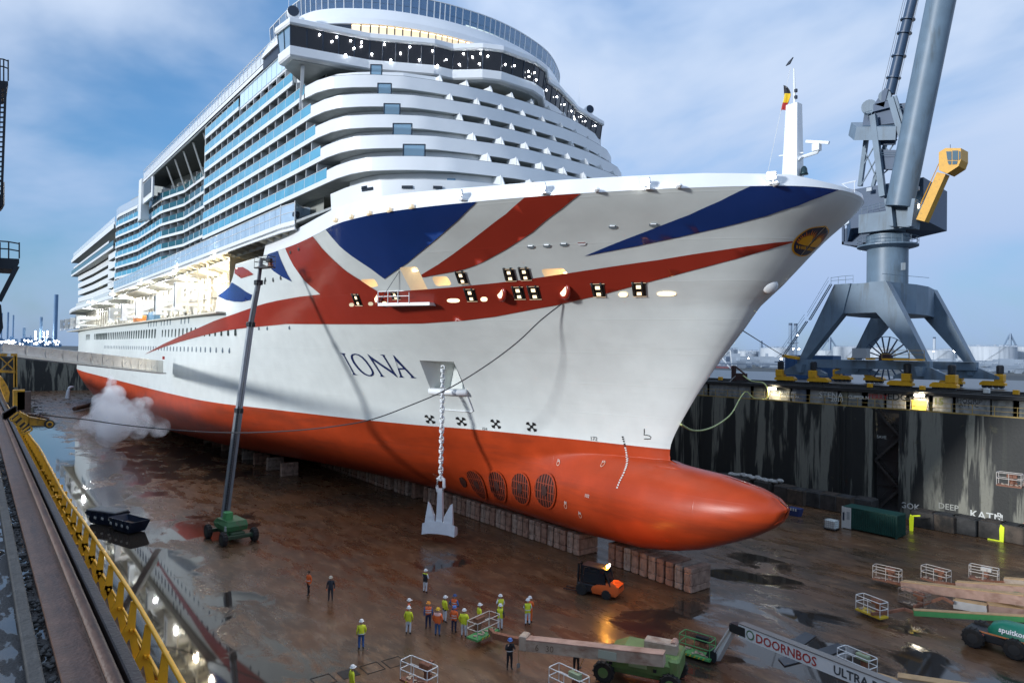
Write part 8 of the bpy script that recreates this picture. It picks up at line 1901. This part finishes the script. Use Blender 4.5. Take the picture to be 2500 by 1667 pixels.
# coping: rail tube, channel beam behind it, ledge, puddled gravel strip and concrete kerbs
t = thing('quay_rail', 'long rusty crane rail and beam along the near dock edge', 'rail', (-60, 1.5, ZQ))
MB().tube([(-300, 1.52, 14.05), (60, 1.52, 14.05)], .085, 10).build('rail_head', RUST, t, smooth=True)
MB().box((-120, 1.48, 13.72), (360, .07, .55)).build('rail_web', RUSTD, t)
MB().box((-120, 1.74, 13.78), (360, .16, .62), bev=.02).build('side_beam', RUSTD, t)
MB().box((-120, 1.24, 13.84), (360, .44, .2)).build('rail_foot', RUST, t)
GRV = bpy.data.materials.new('puddled_gravel'); GRV.use_nodes = True
_n, _l = GRV.node_tree.nodes, GRV.node_tree.links; _p = _n['Principled BSDF']; _g = _n.new('ShaderNodeNewGeometry')
_t = _n.new('ShaderNodeTexNoise'); _t.inputs['Scale'].default_value = 2.6; _t.inputs['Detail'].default_value = 6; _mpg = _n.new('ShaderNodeMapping'); _mpg.inputs['Scale'].default_value = (.6, 1.6, 1); _l.new(_g.outputs['Position'], _mpg.inputs[0]); _l.new(_mpg.outputs[0], _t.inputs['Vector'])
_r = _n.new('ShaderNodeMapRange'); _r.inputs[1].default_value = .50; _r.inputs[2].default_value = .54; _r.inputs[3].default_value = 0; _r.inputs[4].default_value = 1; _l.new(_t.outputs['Fac'], _r.inputs[0])
_a = _n.new('ShaderNodeMapRange'); _a.inputs[3].default_value = .8; _a.inputs[4].default_value = .02; _l.new(_r.outputs[0], _a.inputs[0]); _l.new(_a.outputs[0], _p.inputs['Roughness'])
_t2 = _n.new('ShaderNodeTexNoise'); _t2.inputs['Scale'].default_value = 22; _t2.inputs['Detail'].default_value = 4; _l.new(_g.outputs['Position'], _t2.inputs['Vector'])
_c = _n.new('ShaderNodeMix'); _c.data_type = 'RGBA'; _c.inputs[6].default_value = (.012, .011, .010, 1); _c.inputs[7].default_value = (.06, .055, .05, 1); _l.new(_t2.outputs['Fac'], _c.inputs[0]); _l.new(_c.outputs[2], _p.inputs['Base Color'])
_b = _n.new('ShaderNodeBump'); _b.inputs['Distance'].default_value = .04; _bs = _n.new('ShaderNodeMapRange'); _bs.inputs[3].default_value = 1; _bs.inputs[4].default_value = 0; _l.new(_r.outputs[0], _bs.inputs[0]); _l.new(_bs.outputs[0], _b.inputs['Strength']); _l.new(_t2.outputs['Fac'], _b.inputs['Height']); _l.new(_b.outputs[0], _p.inputs['Normal'])
_p.inputs['Specular IOR Level'].default_value = .7
quay = bpy.data.objects['quay_near']
MB().box((-120, -.05, 13.76), (360, 2.4, .04)).build('gravel_strip', GRV, kind='structure')
KB = mat('kerb_concrete', (.05, .05, .048), .8, noise=.35, nscale=4, bump=.7, bscale=12)
for y, w, lb in ((.76, .18, 'rough concrete kerb beside the puddled gravel, nearer the rail'), (.12, .2, 'rough concrete kerb farther from the rail')):
    tag(MB().box((-120, y, 13.84), (360, w, .16), bev=.02).build('kerb', KB), lb, 'kerb')
mb = MB(); rr_ = random.Random(5)
for i in range(500):
    x = -3 - rr_.random() * 30; y = .85 + rr_.random() * .25; s = .02 + rr_.random() * .05
    mb.box((x, y, 13.8 + s / 2), (s * 1.5, s, s), rz=rr_.random() * 3, bev=s * .3)
tag(mb.build('loose_rubble', KB), 'loose stones and litter along the near rail', 'rubble', kind='stuff')
# ---- yellow railing with A shaped posts
fn = thing('dock_fence', 'yellow pipe railing on A shaped steel posts along the near dock edge', 'fence', (-20, 2.42, ZW))
YELF = mat('fence_yellow', (.85, .42, .02), .42, noise=.12, nscale=4, dirt=(.20, .07, .02), dirt_amt=.15, dscale=(4, 4, 4))
for z, r_ in ((13.62, .04), (13.08, .026)):
    pts = [(x, 2.42 + .05 * math.sin(x * .3), z + .015 * math.sin(x * .8)) for x in np.linspace(-60, -2, 60)]
    MB().tube(pts, r_, 8).build('rail', YELF, fn, smooth=True)
def a_post():
    mb = MB(); mb.beam((0, .02, 1.07), (0, -.02, .55), .10, .03, up=(1, 0, 0), w1=.15, h1=.03)
    mb.beam((0, -.02, .62), (0, -.34, .0), .17, .03, up=(1, 0, 0), w1=.15); mb.beam((0, -.02, .62), (0, .10, .0), .12, .03, up=(1, 0, 0), w1=.12); mb.beam((-.09, -.02, .56), (.09, -.02, .56), .04)
    mb.box((0, .10, .02), (.30, .3, .03)); return mb
ap = None
for i in range(36):
    x = -7.6 - i * 1.32
    if ap is None: ap = a_post().build('post', YELF, fn, local=True); ap.location = (x + 20, 0, 0)
    else: share(ap, 'post', fn, (x + 20, 0, 0))
MB().box((-40, 2.66, ZW + .05), (80, .08, .08)).build('toe_board', YELF, fn)
for x in (-33, -27.2): MB().tube([(x, 1.5, 13.3), (x, 2.42, 13.3)], .02, 6).build('cross_bar', YELF, fn)
# ---- yellow rope winch at the dock edge with its black wheel, and stacked plates beside it
wv = thing('mooring_winch', 'yellow steel mooring gear with a rope wheel jutting over the dock', 'winch', (-40, 2.5, ZQ))
def N(px, py, y): return Vector(atY(px, py, y))
YW = mat('winch_yellow', (.55, .27, .015), .5, noise=.25, nscale=4, dirt=(.10, .045, .02), dirt_amt=.45, dscale=(5, 5, 5))
n2 = lambda x, y: (x / 4.6125, 860 + y / 4.6125)
XW = -27.5
def NX(px, py, x=XW):
    d = ray(px, py); return Vector(EYE + d * (x / d[0]))
mb = MB(); mb.prism([NX(*n2(330, 730)), NX(*n2(560, 770)), NX(*n2(600, 800)), NX(*n2(560, 845)), NX(*n2(500, 830)), NX(*n2(330, 820))], 0, ex=(-.5, 0, 0)); mb.build('rope_arm', YW, wv)
wc = NX(*n2(555, 803)); mb = MB(); mb.cyl(wc + Vector((.15, 0, 0)), wc + Vector((-.65, 0, 0)), .145, n=20); whl = mb.build('rope_wheel', CRK, wv, smooth=True, auto=40)
mb = MB(); mb.cyl(wc + Vector((.2, 0, 0)), wc + Vector((.16, 0, 0)), .10, n=16); mb.build('wheel_hub', YW, whl)
mb = MB(); mb.cyl(wc + Vector((.22, 0, 0)), wc + Vector((.2, 0, 0)), .06, n=12); mb.build('hub_bore', CRK, whl)
mb = MB(); rr_ = random.Random(9)
for i in range(18): p = NX(*n2(330 + i * 12, 690 + i * 3.2)); mb.box(p, (.4, .06, .035), rz=rr_.random(), bev=.01)
mb.build('rust_crust', RUST, wv, kind='stuff')
mb = MB(); mb.prism([NX(*n2(230, 670)), NX(*n2(325, 720)), NX(*n2(320, 830)), NX(*n2(255, 760))], 0, ex=(-.5, 0, 0)); mb.build('yellow_cheek', YW, wv)
for i, (q, m_) in enumerate((([(110, 745), (205, 672), (230, 700), (135, 775)], YW), ([(150, 785), (235, 712), (270, 745), (185, 820)], YW), ([(195, 830), (275, 765), (305, 800), (235, 865)], YW), ([(240, 900), (340, 830), (365, 870), (270, 925)], YW))):
    mb = MB(); pq = [NX(*n2(*p_), XW + .6) for p_ in q]
    for k in range(4): mb.beam(pq[k], pq[(k + 1) % 4], .05)
    mb.build('frame_bar', m_, wv)
mb = MB(); mb.prism([NX(*n2(*p_), XW + .1) for p_ in ((130, 745), (215, 680), (365, 850), (270, 905))], 0, ex=(-.3, 0, 0)); mb.build('frame_core', CRK, wv)
for x_, a, b, m_ in ((187, 420, 575, YW), (245, 440, 640, RUST)):
    mb = MB(); q0, q1 = NX(*n2(x_ + 25, a), XW - 3), NX(*n2(x_ + 25, b + 70), XW - 3); mb.beam(q0, q1, .34 if m_ is YW else .40, .3); mb.build('bollard_post', m_, wv)
for i in range(5):
    mb = MB(); mb.prism([NX(*n2(*p_), XW + .4) for p_ in ((20, 690 + i * 14), (170, 600 + i * 14), (200, 612 + i * 14), (60, 712 + i * 14))], 0, ex=(-.3, 0, -.01)); mb.build('flat_bar', RUSTD, wv)
# ---- yellow lattice tower carrying the gangway, far left
gt = thing('gangway_tower', 'yellow cross braced tower carrying the landing of the white gangway', 'tower', (-60, 0, ZQ))
XT = -62.0
for px in (3, 34, 40):
    pass
mb = MB()
T_ = lambda px, py: NX(px, py, XT)
for px in (39, 36): mb.beam(T_(px, 866), T_(px, 945), .16)
mb.build('tower_leg', YW, gt)
for a, b in (((-20, 866), (42, 866)), ((-20, 906), (38, 907))): mb = MB(); mb.beam(T_(*a), T_(*b), .18); mb.build('tower_beam', YW, gt)
for a, b in (((-2, 870), (36, 905)), ((0, 905), (36, 870))): mb = MB(); mb.beam(T_(*a), T_(*b), .08); mb.build('tower_brace', YW, gt)
# orange-yellow sheet guard leaning at the edge
mb = MB(); mb.prism([NX(*n2(0, 270), -42), NX(*n2(30, 290), -42), NX(*n2(85, 380), -42), NX(*n2(110, 450), -42), NX(*n2(95, 560), -42), NX(*n2(70, 560), -42), NX(*n2(0, 380), -42)], 0, ex=(-3, 0, 0)); tag(mb.build('edge_guard', YW), 'rust streaked yellow guard plate beside the lattice tower', 'guard')
# ---- white covered gangway from the near quay to the ship's side
GW = mat('gangway_canvas', (.66, .65, .60), .7, noise=.10, nscale=.8, bump=.4, bscale=2.5, dirt=(.38, .34, .28), dirt_amt=.25, dscale=(.6, .6, 1.5))
g0t, g0b = Vector(atY(5, 838, 4.2)), Vector(atY(5, 861, 4.2)); g1t, g1b = Vector(atY(399, 882, 23.4)), Vector(atY(399, 909, 23.4))
g0t, g0b = NX(8, 838, -62), NX(8, 861, -62)
g1t, g1b = NX(399, 881, -121.5), NX(399, 909, -121.5)
gw = thing('gangway', 'long white canvas covered gangway from the near quay to the hull', 'gangway', g0b)
nseg = 14
for i in range(nseg):
    a, b = i / nseg, (i + 1) / nseg - .006
    mb = MB(); up0, up1 = g0t - g0b, g1t - g1b; w = Vector((-1.3, .3, 0))
    pa, pb = g0b + (g1b - g0b) * a, g0b + (g1b - g0b) * b; ta, tb = g0t + (g1t - g0t) * a, g0t + (g1t - g0t) * b
    bulge = Vector((.10, -.10, 0)); ma, mb_ = (pa + ta) / 2 + bulge, (pb + tb) / 2 + bulge; mc = (ma + mb_) / 2 + bulge * .8
    mb.loft([[pa, ma, ta, ta + w, pa + w], [(pa + pb) / 2 + bulge * .3, mc, (ta + tb) / 2 + bulge * .3, (ta + tb) / 2 + w, (pa + pb) / 2 + w], [pb, mb_, tb, tb + w, pb + w]]); mb.build('canvas_panel', GW, gw, smooth=True, auto=50)
    if i % 2 == 0:
        mb = MB(); mb.beam(pa + Vector((.12, -.12, 0)), ta + Vector((.12, -.12, 0)), .06); mb.beam(pa + Vector((.14, -.14, 0)), tb + Vector((.14, -.14, 0)), .05); mb.build('frame_tube', mat('gangway_alu', (.5, .5, .48), .4, metal=.4), gw)
mb = MB(); mb.beam(g0b + Vector((0, 0, -.15)), g1b + Vector((0, 0, -.15)), .9, .2, up=(0, 0, 1)); mb.build('walk_beam', mat('gangway_alu', (.5, .5, .48), .4), gw)
mb = MB(); mb.box(g1t + Vector((0, 0, .5)), (.3, .3, .5)); mb.build('red_marker', mat('marker_red', (.5, .05, .04), .5), gw)
# ---- dark steel tower of the near crane at the left edge
tw = thing('steel_tower', 'dark steel tower with railed platforms at the left picture edge', 'tower', (-19, -.2, ZQ))
XD = -18.0
D_ = lambda px, py: NX(px, py, XD)
BLS = mat('tower_black', (.012, .016, .022), .5)
for y0, y1, xr, name in ((145, 195, 20, 'upper'), (590, 628, 47, 'lower')):
    mb = MB()
    base = y0 + (y1 - y0) * 1.0
    for h in (0, .5): mb.tube([D_(-30, y0 - 3 + h * 36), D_(xr * .4, y0 + h * 36), D_(xr, y0 + 5 + h * 36)], .015, 5)
    for fx in (.0, .45, 1.0): mb.beam(D_(xr * fx, y0 + 2), D_(xr * fx, y1 + 3), .025)
    mb.build('platform_rail', BLS, tw)
    mb = MB(); q = [D_(-30, y1), D_(xr, y1 + 4), D_(xr, y1 + 14), D_(xr - 8, y1 + 30 if name == 'lower' else y1 + 22), D_(-30, y1 + 26)]; mb.prism(q, 0, ex=(-1.2, 0, 0)); mb.build('platform', BLS, tw)
mb = MB(); mb.beam(D_(14, 205), D_(3, 505), .045); mb.beam(D_(1, 205), D_(-10, 505), .045)
for i in range(24): py = 215 + i * 12; mb.beam(D_(-8, py), D_(14 - (py - 205) * .037, py), .03)
mb.build('ladder', BLS, tw)
mb = MB(); mb.tube([D_(-3, 440), D_(7, 445), D_(7, 500), D_(2, 510)], .03, 5); mb.prism([D_(-6, 480), D_(6, 470), D_(5, 508), D_(-6, 512)], 0, ex=(-.4, 0, 0)); mb.build('ladder_cage', BLS, tw)
mb = MB(); mb.beam(D_(42, 650), D_(-2, 735), .09); mb.prism([D_(-8, 735), D_(3, 745), D_(8, 800), D_(-2, 822), D_(-10, 822)], 0, ex=(-.4, 0, 0)); mb.build('strut', BLS, tw)
mb = MB(); mb.beam(D_(-55, -50), D_(-55, 900), .6); mb.build('tower_leg', BLS, tw)
# ---- long rope from the winch to the mooring opening in the bow
rp = [NX(*n2(480, 695), XW), NX(120, 1012, XW + 0.0), NX(190, 1022, -38), NX(300, 1036, -52), NX(420, 1049, -62)]
hx, hz = hull_hit(1372, 738)
rope_pts = [NX(98, 1010, XW)]
for px, py, f in ((150, 1018, .08), (210, 1024, .16), (300, 1037, .25), (420, 1049, .36), (560, 1056, .46), (700, 1052, .55), (820, 1040, .63), (910, 1023, .70), (1000, 990, .77), (1090, 951, .83), (1180, 897, .89), (1260, 838, .94), (1320, 782, .975), (1371, 742, 1.0)):
    yy = 3.0 + (YC - float(hull_b(hx, hz)) - 3.0) * f; d = ray(px, py); rope_pts.append(Vector(EYE + d * (yy / d[1])))
tag(MB().tube(spline(rope_pts, 4), .055, 6).build('mooring_rope', ROPE, smooth=True), 'long dark rope sagging from the yellow winch to the bow', 'rope')
# ---- water jet and pipe at the stern
mb = MB(); a, b = NX(181, 944, -262), NX(165, 974, -262); pts = spline([a, a + (b - a) * .35 + Vector((.4, -.8, .9)), b]); mb.tube(pts, [.18 + .05 * i for i in range(len(pts))], 7)
tag(mb.build('water_jet', mat('white_spray', (.65, .70, .74), .6, bump=.8, bscale=1.5), smooth=True), 'white jet of water pouring off the stern into the dock', 'water jet')
sp0 = atZ(182, 998, .8); mb = MB(); mb.cyl(sp0, atZ(232, 985, 1.2), .6, n=10); tag(mb.build('steel_pipe', RUST), 'rusty pipe lying under the stern', 'pipe')
# ---- refinery across the river, far left
RB = mat('refinery_haze_blue', (.12, .22, .36), .7, noise=.2, nscale=.02)  # distance haze put into the colour of the far shore
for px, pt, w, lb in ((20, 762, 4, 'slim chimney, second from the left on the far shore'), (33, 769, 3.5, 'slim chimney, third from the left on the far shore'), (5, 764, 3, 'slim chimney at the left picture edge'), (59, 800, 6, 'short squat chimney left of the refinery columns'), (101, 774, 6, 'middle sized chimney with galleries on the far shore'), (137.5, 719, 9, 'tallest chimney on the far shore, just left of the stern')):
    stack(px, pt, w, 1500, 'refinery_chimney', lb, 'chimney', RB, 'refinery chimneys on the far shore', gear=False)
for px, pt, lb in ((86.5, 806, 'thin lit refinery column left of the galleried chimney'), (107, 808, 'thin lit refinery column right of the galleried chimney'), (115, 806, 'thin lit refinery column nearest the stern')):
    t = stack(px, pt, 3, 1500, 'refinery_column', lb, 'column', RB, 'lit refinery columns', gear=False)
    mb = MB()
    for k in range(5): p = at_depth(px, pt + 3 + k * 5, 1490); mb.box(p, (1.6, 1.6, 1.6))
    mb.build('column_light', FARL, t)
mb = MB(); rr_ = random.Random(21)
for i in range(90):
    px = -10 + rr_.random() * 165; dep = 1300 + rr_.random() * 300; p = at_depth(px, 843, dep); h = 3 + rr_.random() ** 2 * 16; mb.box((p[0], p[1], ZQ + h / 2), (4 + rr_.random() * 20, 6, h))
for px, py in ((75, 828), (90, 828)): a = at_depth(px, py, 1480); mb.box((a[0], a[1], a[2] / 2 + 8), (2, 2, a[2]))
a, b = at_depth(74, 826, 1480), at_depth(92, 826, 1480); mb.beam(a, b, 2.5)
tag(mb.build('refinery_sheds', RB), 'low haze tinted sheds and tanks of the refinery across the water', 'refinery', kind='stuff')
mb = MB()
for i in range(70):
    px = rr_.random() * 150; p = at_depth(px, 830 + rr_.random() * 12, 1280); s = .8 + rr_.random() * 1.3; mb.box(p, (s, s, s))
tag(mb.build('shore_lights', glow('shore_light', (.9, .95, 1.0), 9.0)), 'scatter of small white lights along the far shore', 'lights', kind='stuff')
# ---- steam
sm = bpy.data.materials.new('steam'); sm.use_nodes = True; N_, L_ = sm.node_tree.nodes, sm.node_tree.links; N_.clear()
o_ = N_.new('ShaderNodeOutputMaterial'); v_ = N_.new('ShaderNodeVolumePrincipled'); v_.inputs['Color'].default_value = (.95, .97, 1, 1); v_.inputs['Anisotropy'].default_value = 0.2
g_ = N_.new('ShaderNodeNewGeometry'); t_ = N_.new('ShaderNodeTexNoise'); t_.inputs['Scale'].default_value = .30; t_.inputs['Detail'].default_value = 8; t_.inputs['Roughness'].default_value = .62; L_.new(g_.outputs['Position'], t_.inputs['Vector'])
m_ = N_.new('ShaderNodeMapRange'); m_.inputs[1].default_value = .42; m_.inputs[2].default_value = .66; m_.inputs[3].default_value = 0; m_.inputs[4].default_value = STEAM; L_.new(t_.outputs['Fac'], m_.inputs[0]); L_.new(m_.outputs[0], v_.inputs['Density']); L_.new(v_.outputs[0], o_.inputs['Volume'])
bm = bmesh.new()
base = atZ(300, 1020, 1.0)
SX, SY = -128.0, 20.0
rr_ = random.Random(4)
def puff(px, py, r_, n):
    for k in range(n):
        d = ray(px + rr_.gauss(0, r_ * 4.2), py + rr_.gauss(0, r_ * 2.6)); p = EYE + d * ((SY + rr_.uniform(-1, 1) * r_ * .7) / d[1])
        if p[2] < .3: p = EYE + d * ((.3 - EYE[2]) / d[2])
        q = r_ * rr_.uniform(.45, .8); bmesh.ops.create_icosphere(bm, subdivisions=2, radius=q, matrix=Matrix.Translation(Vector(p)) @ Matrix.Diagonal((1.2, 1, .95, 1)))
for a_ in ((268, 908, .5, 3), (269, 922, .8, 4), (268, 936, 1.2, 5), (267, 952, 1.7, 6), (264, 970, 2.3, 8), (264, 988, 2.8, 9), (266, 1006, 3.2, 10), (250, 1024, 3.2, 9), (300, 1022, 3.0, 9), (225, 1040, 2.6, 8), (345, 1036, 2.4, 7), (275, 1045, 3.0, 9), (390, 1040, 1.8, 6), (320, 1005, 2.0, 6), (345, 985, 1.6, 4)): puff(*a_)
me = bpy.data.meshes.new('steam_plume'); bm.to_mesh(me); bm.free(); me.materials.append(sm)
so = bpy.data.objects.new('steam_plume', me); col.objects.link(so); tag(so, 'white steam billowing down the ship side onto the flooded floor', 'steam', kind='stuff')
rm = so.modifiers.new('merge', 'REMESH'); rm.mode = 'VOXEL'; rm.voxel_size = .35
